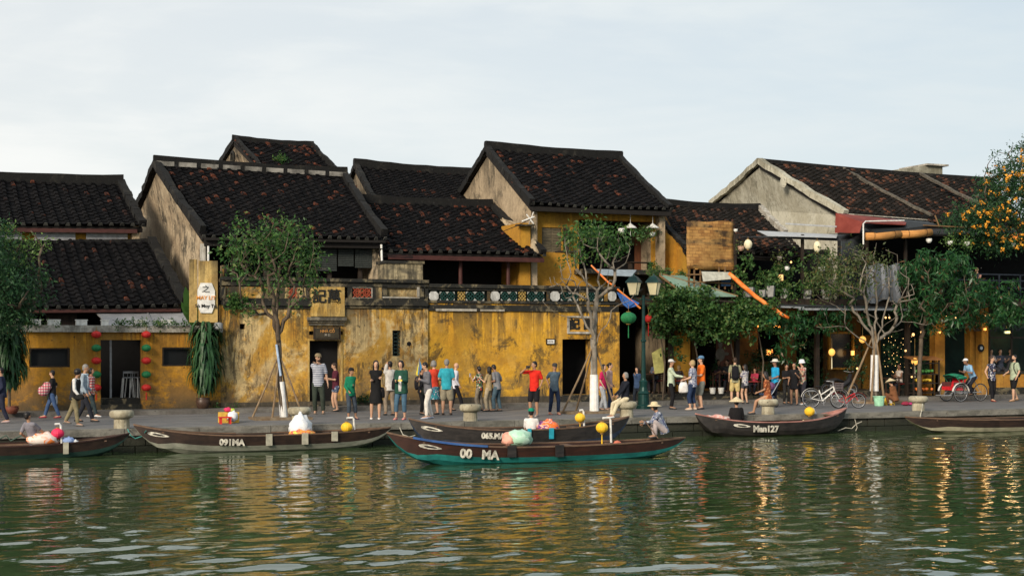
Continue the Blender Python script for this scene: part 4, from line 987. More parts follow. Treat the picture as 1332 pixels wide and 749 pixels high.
def in_ell(g, px, py, Y, rx, ry, rz, n, up=0.0, hollow=.0):
    c = W(px, py, Y); s = scl(px, Y); out = []
    while len(out) < n:
        v = Vector((g.uniform(-1, 1), g.uniform(-1, 1), g.uniform(-1, 1)))
        if v.length > 1 or v.length < hollow: continue
        out.append(c + Vector((v.x * rx / s, v.y * rz, v.z * ry / s)))
    return out
def stakes(tree, base, top, pts, r=.035):
    for p in pts:
        mb = MB(); b = Vector(p); mb.loft([b, b.lerp(top, .5) + Vector((.02, 0, 0)), top], [r, r * .9, r * .7], 7); mb.build('support_stake', BK['stake'], tree)

g = random.Random(5)
# --- small street tree left of the plaque door
b = G(369, 545); T = thing('street_tree', 'leafy young street tree with whitewashed trunk and wooden stakes left of the plaque door', 'tree', b)
Yb = b.y
fork = W(361, 432, Yb + .1)
tg = in_ell(g, 350, 335, Yb, 55, 55, 1.2, 60) + in_ell(g, 318, 330, Yb, 26, 40, .8, 26) + in_ell(g, 360, 300, Yb, 40, 26, .9, 22) + in_ell(g, 405, 350, Yb, 26, 28, .8, 16) + in_ell(g, 322, 400, Yb, 24, 14, .6, 10) + in_ell(g, 375, 385, Yb, 35, 25, .8, 24) + in_ell(g, 355, 330, Yb, 60, 55, 1.3, 60)
nodes, paths, tr = grow(T, b, fork, tg, .085, .0055, BK['brown'], seed=3, wob=.035, expo=.55, limbs=[W(335, 378, Yb + .2), W(349, 352, Yb - .3), W(364, 345, Yb + .3), W(383, 372, Yb - .2)])
gn = np.random.default_rng(3); pts = []
for p in tg:
    s_ = W(0, 0, Yb); 
    # leaves cluster at the tips, thinner on the lower right where the twigs show bare
    dens = 11
    v = p - W(361, 400, Yb)
    if v.z < .7 and v.x > -.3: dens = 5
    for k in range(int(dens * gn.uniform(.3, 1.6))): pts.append(np.array(p) + gn.normal(size=3) * .13 + np.array([0, 0, -.05]))
for q in in_ell(g, 330, 315, Yb, 45, 40, 1.0, 22) + in_ell(g, 375, 318, Yb, 48, 30, 1.0, 20) + in_ell(g, 405, 355, Yb, 22, 18, .8, 7):
    for k in range(24): pts.append(np.array(q) + gn.normal(size=3) * .15)
leaves('crown', LF['tree'], T, pts, .13, .42, .35, seed=1)
wb = MB(); bb = Vector(b); wb.loft([bb + Vector((.10, -.05, .0)), bb + Vector((.02, 0, 1.1))], [.135, .11], 12); 
wb = MB(); wb.loft([bb + Vector((0, 0, .02)), bb.lerp(fork, .21), bb.lerp(fork, .43)], [.118, .11, .100], 12); wb.build('whitewash_band', WW, tr)
stakes(T, b, b.lerp(fork, .75), [b + Vector((-.9, .3, 0)), b + Vector((-.42, -.3, 0)), b + Vector((.55, -.25, 0)), b + Vector((.3, .5, 0))], .032)
mb = MB(); mb.loft([b.lerp(fork, .5) + Vector((-.02, -.1, 0)), b.lerp(fork, .86) + Vector((-.08, -.09, 0))], .035, 7); mb.build('blue_tie', plain('pale_blue_cloth', (.35, .45, .6), .8), T)
P_ = thing('tree_plinth', 'low timber edged planting frame under the leafy left street tree', 'tree frame', b)
mb = MB(); mb.box(b.x - .95, b.x + .75, b.y - .55, b.y + .55, .0, .07); mb.build('frame', wood('plinth_wood', (.15, .10, .06), (.22, .17, .11), (2, 2, 2)), P_)
# --- bare tree by the framed name panel
b = G(773, 537); Yb = b.y; T = thing('street_tree', 'mostly bare pale-barked street tree before the doorway with the white framed panel', 'tree', b)
fork = W(772.5, 441, Yb)
tg = [W(706, 392, Yb + .2), W(716, 372, Yb - .3), W(727, 354, Yb + .3), W(738, 340, Yb - .3), W(742, 365, Yb - .4), W(747, 330, Yb + .4), W(760, 318, Yb - .5), W(772, 308, Yb + .4), W(782, 300, Yb - .2), W(796, 306, Yb + .3), W(806, 322, Yb - .4), W(812, 345, Yb + .4), W(826, 382, Yb - .2), W(836, 376, Yb + .1), W(730, 410, Yb + .3), W(800, 352, Yb - .3), W(820, 330, Yb), W(770, 345, Yb + .6), W(755, 352, Yb - .6)]
tg += in_ell(g, 775, 318, Yb, 48, 26, 1.1, 44) + in_ell(g, 735, 370, Yb, 30, 24, .8, 24) + in_ell(g, 800, 355, Yb, 22, 26, .8, 14) + in_ell(g, 765, 345, Yb, 50, 40, 1, 20)
nodes, paths, tr = grow(T, b, fork, tg, .09, .006, BK['grey'], seed=11, wob=.03, expo=.55, limbs=[W(751, 396, Yb + .3), W(764, 374, Yb - .3), W(777, 378, Yb + .3), W(795, 404, Yb - .2)])
pts = []
for q in in_ell(g, 772, 302, Yb, 40, 20, 1.0, 26) + in_ell(g, 812, 312, Yb, 20, 12, .7, 7) + in_ell(g, 742, 328, Yb, 14, 16, .7, 7) + in_ell(g, 785, 330, Yb, 40, 14, .8, 8):
    for k in range(34): pts.append(np.array(q) + gn.normal(size=3) * .14)
leaves('crown', LF['tree'], T, pts, .13, .45, .3, seed=2)
wb = MB(); bb = Vector(b); wb.loft([bb + Vector((0, 0, .02)), bb.lerp(fork, .25), bb.lerp(fork, .52)], [.155, .145, .132], 12); wb.build('whitewash_band', WW, tr)
stakes(T, b, b.lerp(fork, .93), [b + Vector((-1.1, .1, 0)), b + Vector((-.3, .8, 0)), b + Vector((.95, .3, 0))], .035)
P_ = thing('tree_plinth', 'low timber edged planting frame under the bare tree by the framed panel', 'tree frame', b)
mb = MB(); mb.box(b.x - 1.1, b.x + .8, b.y - .5, b.y + .5, 0, .07); mb.build('frame', wood('plinth_wood', (.15, .10, .06), (.22, .17, .11), (2, 2, 2)), P_)
# --- spreading tree on the right
b = G(1137, 524); Yb = b.y; T = thing('street_tree', 'spreading nearly leafless street tree beside the bicycles', 'tree', b)
fork = W(1138, 446, Yb)
tg = [W(1063, 385, Yb + .4), W(1072, 406, Yb - .4), W(1088, 398, Yb), W(1062, 425, Yb + .3), W(1095, 345, Yb + .4), W(1110, 330, Yb - .4), W(1124, 320, Yb + .2), W(1140, 316, Yb - .3), W(1152, 325, Yb + .3), W(1166, 345, Yb - .3), W(1180, 372, Yb + .4), W(1190, 398, Yb - .3), W(1200, 408, Yb + .2), W(1212, 420, Yb), W(1222, 428, Yb + .2), W(1175, 428, Yb - .2), W(1100, 372, Yb - .5)]
tg += in_ell(g, 1112, 355, Yb, 50, 34, 1.1, 56) + in_ell(g, 1170, 370, Yb, 24, 40, .8, 26) + in_ell(g, 1130, 380, Yb, 70, 45, 1.2, 50)
nodes, paths, tr = grow(T, b, fork, tg, .10, .006, BK['grey'], seed=21, wob=.03, expo=.55, limbs=[W(1108, 398, Yb + .3), W(1124, 376, Yb - .3), W(1141, 368, Yb + .3), W(1157, 386, Yb - .2), W(1172, 418, Yb + .2), W(1100, 425, Yb - .2)])
pts = []
for q in in_ell(g, 1100, 345, Yb, 48, 32, 1.0, 46) + in_ell(g, 1070, 370, Yb, 26, 22, .8, 20) + in_ell(g, 1120, 350, Yb, 50, 30, 1, 24):
    for k in range(26): pts.append(np.array(q) + gn.normal(size=3) * .15)
leaves('crown', LF['olive'], T, pts, .12, .42, .3, seed=4)
wb = MB(); bb = Vector(b); wb.loft([bb + Vector((0, 0, .02)), bb.lerp(fork, .45), bb.lerp(fork, .88)], [.17, .155, .145], 12)
wb = MB(); wb.loft([bb.lerp(fork, .2), bb.lerp(fork, .42), bb.lerp(fork, .80)], [.165, .155, .145], 12); wb.build('whitewash_band', WW, tr)
stakes(T, b, b.lerp(fork, 1.2), [b + Vector((-1.15, .3, 0)), b + Vector((-.35, -.3, 0)), b + Vector((.25, -.3, 0))], .045)
P_ = thing('tree_plinth', 'round timber edged planting frame under the spreading tree by the bicycles', 'tree frame', b)
mb = MB(); mb.lathe((b.x + .3, b.y, 0), [(1.1, 0), (1.1, .08), (1.0, .09)], 14); mb.build('frame', wood('plinth_wood', (.15, .10, .06), (.22, .17, .11), (2, 2, 2)), P_)

# --- dark tree in the top left
b = Vector((XW(-30, 44.5), 44.5, 0)); T = thing('dark_tree', 'dense dark green tree leaning in from the left edge over the low roof', 'tree', b)
tg = in_ell(g, 5, 378, 44.3, 52, 42, 1.5, 40) + in_ell(g, -30, 340, 44.3, 55, 45, 1.5, 30) + [W(55, 322, 44), W(40, 300, 44), W(30, 312, 44.5), W(60, 316, 44.2)]
nodes, paths, tr = grow(T, b, W(-28, 450, 44.5), tg, .15, .01, BK['brown'], seed=31)
gd_ = np.random.default_rng(8); pts = []
for q in in_ell(g, -2, 380, 44.3, 62, 44, 1.6, 150) + in_ell(g, -35, 335, 44.3, 60, 55, 1.6, 90) + in_ell(g, -5, 420, 44.3, 30, 24, 1.0, 20):
    for k in range(60): pts.append(np.array(q) + gd_.normal(size=3) * .17)
leaves('crown', LF['dark'], T, pts, .13, .35, .5, seed=5, kind='stuff' if False else None)
pts = []
for (x, y) in [(8, 300), (14, 312), (25, 310), (36, 314), (45, 322), (54, 321), (62, 317), (30, 322), (40, 332), (20, 330), (5, 318), (12, 345), (28, 342), (42, 345), (12, 298)]:
    for k in range(46): pts.append(np.array(W(x, y, 44.1)) + gd_.normal(size=3) * .12)
leaves('young_sprigs', LF['light'], T, pts, .10, .4, .2, seed=6)

# --- mango-like tree in front of the corner restaurant
b = Vector((XW(1196, 46.0), 46.0, .0)); T = thing('broadleaf_tree', 'dark broadleaf tree with long drooping leaves in front of the restaurant balcony', 'tree', b)
tg = in_ell(g, 1222, 378, 45.8, 52, 50, 1.6, 60)
nodes, paths, tr = grow(T, b, W(1198, 440, 46.0), tg, .09, .012, BK['brown'], seed=41)
pts = []
for q in in_ell(g, 1222, 378, 45.6, 58, 54, 1.6, 150, hollow=.35) + in_ell(g, 1290, 402, 46.0, 60, 22, 1.0, 60) + in_ell(g, 1205, 345, 45.6, 30, 20, 1.0, 20) + in_ell(g, 1300, 378, 46.6, 60, 14, .5, 26):
    n_ = 26; c_ = np.array(q)
    pts += [c_ + gd_.normal(size=3) * .10 for k in range(n_)]
leaves('crown', LF['mango'], T, pts, .26, .26, .8, seed=7)
# --- flowering mass over the balcony
b = Vector((XW(1345, 46.9), 46.9, FZ2 - .1)); T = thing('flowering_shrub', 'huge shrub covered in orange yellow flowers spilling over the restaurant roof', 'flowering shrub', b)
tg = in_ell(g, 1310, 262, 47, 50, 50, 1.2, 40) + [W(1292, 205, 47), W(1298, 198, 47.2), W(1312, 200, 47), W(1326, 212, 47), W(1332, 206, 47), W(1285, 214, 47), W(1303, 218, 47), W(1318, 190, 47)]
nodes, paths, tr = grow(T, b, W(1340, 320, 47), tg, .07, .008, BK['brown'], seed=51)
pts = []; core = in_ell(g, 1315, 270, 47, 62, 50, 1.4, 150) + in_ell(g, 1262, 292, 47, 40, 24, 1.0, 60) + in_ell(g, 1350, 240, 47, 50, 60, 1.4, 70) + in_ell(g, 1300, 318, 46.9, 60, 12, .8, 40) + in_ell(g, 1322, 228, 47, 34, 22, .9, 36)
for q in core:
    for k in range(44): pts.append(np.array(q) + gd_.normal(size=3) * .16)
for (x, y) in [(1292, 205), (1296, 198), (1308, 200), (1322, 214), (1330, 206), (1300, 215), (1285, 222), (1312, 224), (1318, 190), (1328, 195)]:
    for k in range(16): pts.append(np.array(W(x, y, 47)) + gd_.normal(size=3) * .12)
leaves('crown', LF['dark'], T, pts, .14, .4, .4, seed=8)
pts = []
for q in core:
    if gd_.uniform() < .62:
        c_ = np.array(q) + np.array([0, -.35, .1]) + gd_.normal(size=3) * .12
        for k in range(9): pts.append(c_ + gd_.normal(size=3) * .035)
o = leaves('flowers', LF['flower'], T, pts, .10, .8, 0, seed=9)

# --- vine over the cafe ground floor
b = Vector((XW(905, 46.8), 46.8, .14)); T = thing('climbing_vine', 'thick green climbing vine hanging over the cafe front beside the street lamp', 'vine', b)
gv = np.random.default_rng(12)
pts = clumps(gv, [(847, 925, 376, 402, 45.9, 47.0, 2.6), (895, 1008, 398, 424, 45.8, 47, 3.6), (850, 930, 398, 424, 46, 47, 2), (905, 985, 418, 442, 46, 46.8, .8), (847, 900, 410, 436, 46, 47, .7), (925, 1010, 392, 408, 46.2, 47, 1.4), (868, 885, 430, 465, 46.3, 46.8, .2), (960, 1010, 395, 430, 46.2, 47, .8)], 330, 40, .22)
leaves('foliage', LF['vine'], T, pts, .125, .75, .5, seed=10, flat=.5)
mb = MB()
for px in (862, 905, 952, 990):
    q = [W(px, 520, 46.8), W(px + 3, 470, 46.8), W(px - 4, 430, 46.7), W(px + 6, 395, 46.6)]; mb.loft(q, [.035, .03, .025, .015], 6)
mb.build('stem', BK['brown'], T)
mb = MB(); mb.bar(W(842, 383, 46.4), W(1015, 398, 46.4), .06, .06); mb.bar(W(842, 398, 46.9), W(1012, 408, 46.9), .06, .06); mb.build('trellis', M['darkwood'], T)
# --- potted jungle on the terrace above
T = thing('terrace_plants', 'crowded potted shrubs and creepers on the cafe upper terrace', 'potted plants', (XW(1010, 47.3), 47.3, FLZ))
pts = clumps(gv, [(957, 985, 330, 385, 46.9, 47.5, 1), (1000, 1030, 345, 392, 46.9, 47.6, 1.3), (1030, 1090, 325, 395, 46.8, 47.6, 2.2), (975, 1010, 350, 392, 46.9, 47.5, 1), (1085, 1130, 350, 400, 46.8, 47.4, .6)], 125, 30, .20)
leaves('foliage', LF['vine'], T, pts, .14, .5, .5, seed=13)
mb = MB()
for i, (px, py) in enumerate(((972, 385), (1001, 380), (1020, 385), (1050, 385), (1075, 386))):
    c_ = W(px, py, 47.2); mb.lathe((c_.x, c_.y, FLZ), [(.14, 0), (.2, .35), (.22, .36), (.2, .38), (.17, .33)], 10)
mb.build('pots', plain('grey_pot', (.30, .30, .28), .8), T)
T = thing('hanging_creeper', 'dark creeper hanging along the canopy left of the yellow-lit window', 'creeper', (XW(1080, 46.8), 46.8, 2.9))
pts = clumps(gv, [(1010, 1110, 402, 432, 46.3, 46.9, 2), (1012, 1046, 420, 470, 46.3, 46.9, .8), (1046, 1130, 404, 420, 46.4, 46.9, 1)], 85, 26, .20)
leaves('foliage', LF['mango'], T, pts, .2, .3, .8, seed=14)
T = thing('garden_bushes', 'dark bushes and pots at the back of the cafe beside the ochre wall', 'bushes', (XW(985, 48.5), 48.5, .3))
pts = clumps(gv, [(968, 1012, 455, 505, 48, 48.8, 1.2), (1040, 1075, 440, 500, 48, 48.8, 1), (1100, 1125, 440, 500, 47.8, 48.5, .6), (1148, 1168, 405, 470, 47.5, 48.5, .8), (1195, 1214, 430, 500, 47.6, 48.6, 1), (925, 945, 470, 500, 48.6, 49.2, .4)], 170, 26, .2)
leaves('foliage', LF['dark'], T, pts, .13, .35, .3, seed=15)

# --- strap-leaved plants that hang beside the restaurant front
def strap(name, label, base, cpx, y0, y1, wpx, Yp, seed, n, pot=True, L=.75):
    T = thing(name, label, 'plant', base); g2 = random.Random(seed); mb = MB()
    s_ = scl(cpx, Yp)
    for k in range(n):
        t = g2.random() ** .8; y = y0 + (y1 - y0) * t; a = g2.uniform(0, 2 * math.pi)
        o_ = Vector((math.cos(a), math.sin(a) * .7, 0)); rr = (.45 if t < .75 else .45 * (1.1 - t) * 3) * g2.uniform(.1, .6)
        p = W(cpx, y, Yp) + o_ * rr * wpx / s_; l = L * g2.uniform(.6, 1.15) * (1 if t < .8 else .6); w = .045
        side = o_.cross(Vector((0, 0, 1))).normalized() * w
        q = [p, p + o_ * l * .30 + Vector((0, 0, l * .14)), p + o_ * l * .52 + Vector((0, 0, -l * .12)), p + o_ * l * .60 + Vector((0, 0, -l * .62))]
        vs = [q[0] - side * .5, q[0] + side * .5, q[1] + side, q[1] - side, q[2] + side * .9, q[2] - side * .9, q[3]]
        mb.add(vs, [(0, 1, 2, 3), (3, 2, 4, 5), (5, 4, 6)])
    mb.build('foliage', LF['fern'], T)
    mb = MB(); mb.loft([Vector(base), W(cpx, (y0 + y1) / 2, Yp), W(cpx, y0, Yp)], [.05, .04, .03], 7); mb.build('stem', BK['brown'], T)
    return T
Yp = 46.8
strap('strap_leaf_plant', 'tall drooping strap-leaved plant growing from the brown urn by the yellow board', (XW(264, Yp), Yp, .6), 268, 420, 508, 34, Yp, 5, 620)
Yp = 45.8
strap('strap_leaf_plant', 'drooping strap-leaved plant hanging at the far left edge of the ochre wall', (XW(12, Yp), Yp, .3), 12, 425, 500, 40, Yp, 6, 560)
pot_m = plain('dark_glazed_urn', (.06, .035, .025), .4)
def urn(label, px, py_top, py_bot, Y, wpx, mat, grp=None):
    s_ = scl(px, Y); p = W(px, py_bot, Y); h = (py_bot - py_top) / s_; r = wpx / 2 / s_
    T = thing('plant_pot', label, 'pot', p, group=grp)
    mb = MB(); mb.lathe(p, [(r * .6, 0), (r * .9, h * .45), (r, h * .8), (r * .85, h * .9), (r * 1.0, h), (r * .85, h), (r * .7, h * .9)], 14); mb.build('pot', mat, T, smooth=True)
    return T
urn('dark brown glazed urn holding the strap-leaved plant by the yellow board', 264, 517, 534, 46.8, 19, pot_m)
urn('reddish clay pot against the ochre wall at the far left', 16, 528, 538, 45.9, 17, plain('clay_pot', (.16, .05, .03), .7))
# banana leaves by the sign board
T = thing('banana_plant', 'broad upright banana leaves left of the yellow sign board', 'plant', (XW(248, 47.6), 47.6, 2.8))
mb = MB()
for (x0_, x1_, y1_, w) in ((250, 241, 372, .16), (252, 247, 382, .13), (254, 256, 384, .12), (251, 236, 392, .12)):
    a = W(x0_, 425, 47.6); c_ = W(x1_, y1_, 47.5); m1 = a.lerp(c_, .5) + Vector((-.02, -.05, 0))
    sd_ = Vector((w, .04, 0)); mb.add([a - sd_ * .2, a + sd_ * .2, m1 + sd_, c_, m1 - sd_, a.lerp(c_, .25) + sd_ * .8, a.lerp(c_, .25) - sd_ * .8, a.lerp(c_, .8) + sd_ * .75, a.lerp(c_, .8) - sd_ * .75], [(0, 1, 5, 6), (6, 5, 2, 4), (4, 2, 7, 8), (8, 7, 3)])
mb.build('leaf', LF['tree'], T)
# small growth on parapets, roofs and at the foot of walls
def tuft(label, boxes, n, per, rad, mat, size, seed, cat='weeds'):
    b0 = boxes[0]; T = thing('weed_tuft', label, cat, W((b0[0] + b0[1]) / 2, b0[3], b0[4]))
    leaves('foliage', LF[mat], T, clumps(np.random.default_rng(seed), boxes, n, per, rad), size, .35, -.3, seed=seed)
tuft('small green weed bush growing on the attic roof tiles', [(360, 370, 205, 218, 59, 59.4)], 14, 26, .2, 'tree', .12, 61)
tuft('row of trailing herbs in the parapet troughs above the ochre wall', [(150, 245, 418, 424, 47.0, 47.3), (15, 80, 418, 424, 47.1, 47.3, .5)], 46, 24, .14, 'vine', .10, 62, 'herbs')
tuft('low weeds at the wall foot right of the plaque door', [(459, 482, 515, 524, 47.0, 47.1)], 14, 22, .12, 'dark', .08, 63)
tuft('fern sprouting from the left end of the black parapet', [(290, 330, 392, 408, 46.9, 47.0), (300, 320, 384, 396, 46.9, 47.0)], 26, 20, .16, 'tree', .12, 64, 'fern')
tuft('small weeds at the wall foot near the yellow crate', [(280, 312, 526, 533, 46.9, 47.05)], 10, 14, .1, 'tree', .08, 65)
tuft('balcony greenery behind the bare tree on the yellow house', [(830, 846, 296, 312, 49.6, 50, 1), (846, 858, 342, 350, 49.6, 50, .5)], 20, 22, .16, 'vine', .11, 66, 'plant')
tuft('shrubs at the foot of the yellow side wing', [(840, 896, 352, 366, 48.5, 49.3, 1)], 30, 22, .2, 'vine', .12, 67, 'shrubs')
# ================================================================ boats
def boat(label, px0, px1, pyw, upper, lower, text, tsize, tpos, eye_at=-.83, rev=False, beam=.62, rise=.27, rr=None, rim=None, inner=None, floor=None, rz=0.0, free=.42, tz=-.14, tcol=None, marks=(), eye=True, name='sampan'):
    pm = (px0 + px1) / 2; c = G(pm, pyw, WATER); c.y += .25; 
    a = W(px0, 500, c.y); b = W(px1, 500, c.y); L = (b.x - a.x); c.x = (a.x + b.x) / 2
    T = thing(name, label, 'boat', (c.x, c.y, WATER), rz, group='wooden sampans moored along the quay', local=True)
    hl = L / 2; n = 36
    def gw(s): return free + (rise if s < 0 or rr is None else rr) * abs(s) ** 2.6
    def hb(s): return max(.015, beam * (1 - abs(s) ** 2.3) ** .85)
    def kz(s): return -.12 + (gw(s) + .08) * min(1, abs(s) ** 5.2)
    def fr_(s):
        if s > 0: return .47 + .25 * s ** 5
        t = min(1, max(0, (-s - .68) / .26)); return .47 + .49 * t * t * (3 - 2 * t)
    def sec(s, inn=0.0):
        g_ = gw(s); k_ = kz(s); B = hb(s); H_ = g_ - k_
        return [(B, g_), (B * (.93 - .1 * abs(s) ** 6), g_ - H_ * fr_(s)), (B * .80, g_ - H_ * min(.985, fr_(s) + .25)), (B * .50, k_ + H_ * .08), (0, k_)]
    up = MB(); lo = MB(); inr = MB(); rl = MB()
    ss = [-1 + 2 * i / n for i in range(n + 1)]
    for sg in (-1, 1):
        P = [[(s * hl, sg * y, z) for (y, z) in sec(s)] for s in ss]
        for i in range(n):
            q0, q1 = P[i], P[i + 1]
            for j in range(4):
                f = [q0[j], q1[j], q1[j + 1], q0[j + 1]]
                if sg > 0: f = f[::-1]
                (up if j == 0 else lo).add(f, [(0, 1, 2, 3)])
        Pi = [[(s * hl, sg * max(0, y - .035), z + (0 if j == 0 else .03)) for j, (y, z) in enumerate(sec(s))] for s in ss]
        for i in range(n):
            for j in range(3):
                f = [Pi[i][j], Pi[i + 1][j], Pi[i + 1][j + 1], Pi[i][j + 1]]
                if sg < 0: f = f[::-1]
                inr.add(f, [(0, 1, 2, 3)])
        for i in range(n): 
            A_ = Vector(P[i][0]); B_ = Vector(P[i + 1][0]); o_ = Vector((0, -sg * .015, .012)); rl.bar(A_ + o_, B_ + o_, .055, .035)
    up.build('upper_plank', upper, T, smooth=False); lo.build('lower_hull', lower, T, smooth=False)
    inr.build('inner_planking', inner or upper, T); rl.build('rail', rim or M_B['rail'], T)
    fl = MB(); m = 12
    for i in range(m):
        s0 = -.72 + 1.44 * i / m; s1 = s0 + 1.44 / m * .93; z0 = kz((s0 + s1) / 2) + (gw(0) - kz(0)) * .33
        y0 = hb(s0) * .72; y1 = hb(s1) * .72; fl.add([(s0 * hl, -y0, z0), (s1 * hl, -y1, z0), (s1 * hl, y1, z0), (s0 * hl, y0, z0)], [(0, 1, 2, 3)])
    fl.build('floor_boards', floor or M_B['floor'], T)
    for s in (-.78, -.5, -.18, .2, .5, .78):
        th = MB(); y = hb(s) * .95; th.box(s * hl - .09, s * hl + .09, -y, y, gw(s) - .06, gw(s) - .025); th.build('thwart', M_B['rail'], T)
    if eye:
        for sg in (-1, 1):
            s = eye_at; x = s * hl; z = gw(s) - .13; y = hb(s)
            dy = (hb(s + .04) - hb(s - .04)) / (.08 * hl); ang = math.atan(dy) * (1)
            slope = (gw(s + .03) - gw(s - .03)) / (.06 * hl)
            def eyepoly(lx, lz, k, off):
                pts = []
                for i in range(14):
                    t = 2 * math.pi * i / 14; ex = math.cos(t) * lx; ez = math.sin(t) * lz * (1 - .35 * math.cos(t))
                    pts.append(Vector((x + ex, sg * (y + ex * dy + off), z + ez + ex * slope)))
                mb_ = MB(); mb_.prism(pts, (0, sg * .012, 0)); return mb_
            e = eyepoly(.27, .05, 1, -.012).build('painted_eye', M_B['eye'], T, fixn=True)
            e2 = eyepoly(.15, .02, 1, .006).build('pupil', M_B['pupil'], e, fixn=True)
    if text:
        for sg in (-1,):
            s = tpos; y = hb(s); dy = (hb(s + .04) - hb(s - .04)) / (.08 * hl); slope = (gw(s + .05) - gw(s - .05)) / (.1 * hl)
            Mx = Matrix.Translation((s * hl, -(y + .012), gw(s) + tz)) @ Matrix.Rotation(math.atan(-dy), 4, 'Z') @ Matrix.Rotation(-math.atan(slope), 4, 'Y') @ Matrix.Rotation(math.pi / 2, 4, 'X')
            text_mesh(text, tsize, tcol or M_B['eye'], 'number', T, Mx, .008, .012)
    for (s, w, h_, mt, nm) in marks:
        y = hb(s) + .012; mb_ = MB(); mb_.box(s * hl - w / 2, s * hl + w / 2, -y - .03, -y + .0, gw(s) - h_ * .8, gw(s) + .05); mb_.build(nm, mt, T)
    T['hl'] = hl
    return T, dict(hl=hl, gw=gw, hb=hb, kz=kz, c=c)
M_B = {
 'rail': wood('weathered_rail_wood', (.16, .10, .065), (.10, .06, .04), (1, 8, 8), sc=2),
 'floor': wood('boat_floor_wood', (.13, .07, .045), (.20, .12, .08), (1, 8, 8), sc=2),
 'brown': wood('dark_brown_planks', (.019, .011, .009), (.036, .02, .014), (1, 6, 6), sc=2, rough=.55),
 'redbrown': wood('red_brown_planks', (.042, .016, .011), (.026, .012, .009), (1, 6, 6), sc=2, rough=.5),
 'blackp': wood('tarred_planks', (.018, .016, .016), (.035, .03, .028), (1, 6, 6), sc=2, rough=.5),
 'pale': wood('pale_grey_hull', (.27, .27, .22), (.17, .18, .14), (1, 5, 5), sc=2),
 'teal': wood('turquoise_hull', (.02, .21, .19), (.015, .13, .13), (1, 5, 5), sc=2, rough=.5),
 'bluep': wood('blue_rail_paint', (.03, .09, .27), (.05, .12, .30), (1, 5, 5), sc=2),
 'pink': wood('faded_pink_interior', (.42, .20, .17), (.30, .14, .12), (1, 5, 5), sc=2),
 'cream': wood('cream_hull', (.40, .37, .26), (.28, .26, .18), (1, 5, 5), sc=2),
 'eye': plain('white_boat_paint', (.50, .47, .40), .7, var=.5, vs=9), 'pupil': plain('black_boat_paint', (.015, .012, .012), .5),
 'post': plain('pale_timber_block', (.36, .34, .27), .8), 'tarp': plain('turquoise_tape', (.02, .28, .38), .5),
}
boatL, iL = boat('dark brown sampan at the far left with a man reclining aboard', -175, 168, 597, M_B['brown'], wood('dark_teal_hull', (.02, .055, .045), (.03, .07, .055), (1, 5, 5)), None, 0, 0, eye=False, beam=.7, rise=.22, free=.32, rim=M_B['redbrown'], inner=M_B['rail'], marks=((.48, .13, .3, M_B['post'], 'fender_block'),))
boat1, i1 = boat('long dark sampan with pale hull lettered 091MA', 174, 508, 586, M_B['brown'], M_B['pale'], '091MA', .22, -.30, rise=.33, rr=.10, marks=((-.02, .17, .32, M_B['post'], 'fender_block'), (.26, .17, .32, M_B['post'], 'fender_block'), (.50, .17, .26, M_B['post'], 'fender_block')), tz=-.17)
boat2, i2 = boat('black sampan lettered 065.MA lying behind the turquoise one', 532, 818, 587, M_B['blackp'], wood('blue_black_hull', (.02, .03, .06), (.03, .05, .09), (1, 5, 5)), '065.MA', .20, -.335, rise=.33, rr=.26, marks=((.18, .13, .3, M_B['tarp'], 'turquoise_patch'), (-.02, .10, .3, M_B['tarp'], 'turquoise_patch')), free=.58, tz=-.15)
boat3, i3 = boat('nearest sampan, red brown planks over turquoise hull, lettered 00 MA', 503, 892, 600, M_B['redbrown'], M_B['teal'], '00   MA', .29, -.47, eye_at=-.76, rise=.40, rr=.08, free=.37, rz=.012, tz=-.19, marks=((.04, .22, .3, M_B['blackp'], 'tar_patch'), (-.27, .22, .28, M_B['blackp'], 'tar_patch')))
mb = MB(); hl = i3['hl']
for i in range(10):
    s0 = -.86 + .44 * i / 10; s1 = s0 + .044; mb.bar((s0 * hl, -i3['hb'](s0) - .02, i3['gw'](s0) + .02), (s1 * hl, -i3['hb'](s1) - .02, i3['gw'](s1) + .02), .04, .05)
mb.build('blue_pole', M_B['bluep'], boat3)
boat4, i4 = boat('tarred black sampan with pink inside, lettered Man127', 905, 1101, 566, M_B['blackp'], M_B['blackp'], 'Man127', .27, -.24, eye_at=-.52, rise=.28, rr=.36, free=.42, inner=M_B['pink'], floor=M_B['pink'], rim=M_B['pink'], beam=.66, tz=-.20)
boat5, i5 = boat('low cream-bottomed sampan at the right edge', 1178, 1480, 560, M_B['brown'], M_B['cream'], None, 0, 0, eye=False, rise=.14, free=.38, beam=.66)
BOATS = {'L': (boatL, iL), '1': (boat1, i1), '2': (boat2, i2), '3': (boat3, i3), '4': (boat4, i4), '5': (boat5, i5)}
def onboat(k, px, dy=0.0, z=None):
    """point on the floor boards of a boat below photo column px"""
    T, i = BOATS[k]; c = i['c']; Y = c.y + dy; x = XW(px, Y); s = (x - c.x) / i['hl']
    fz = i['kz'](s) + (i['gw'](0) - i['kz'](0)) * .33
    return Vector((x, Y, WATER + (fz if z is None else z)))

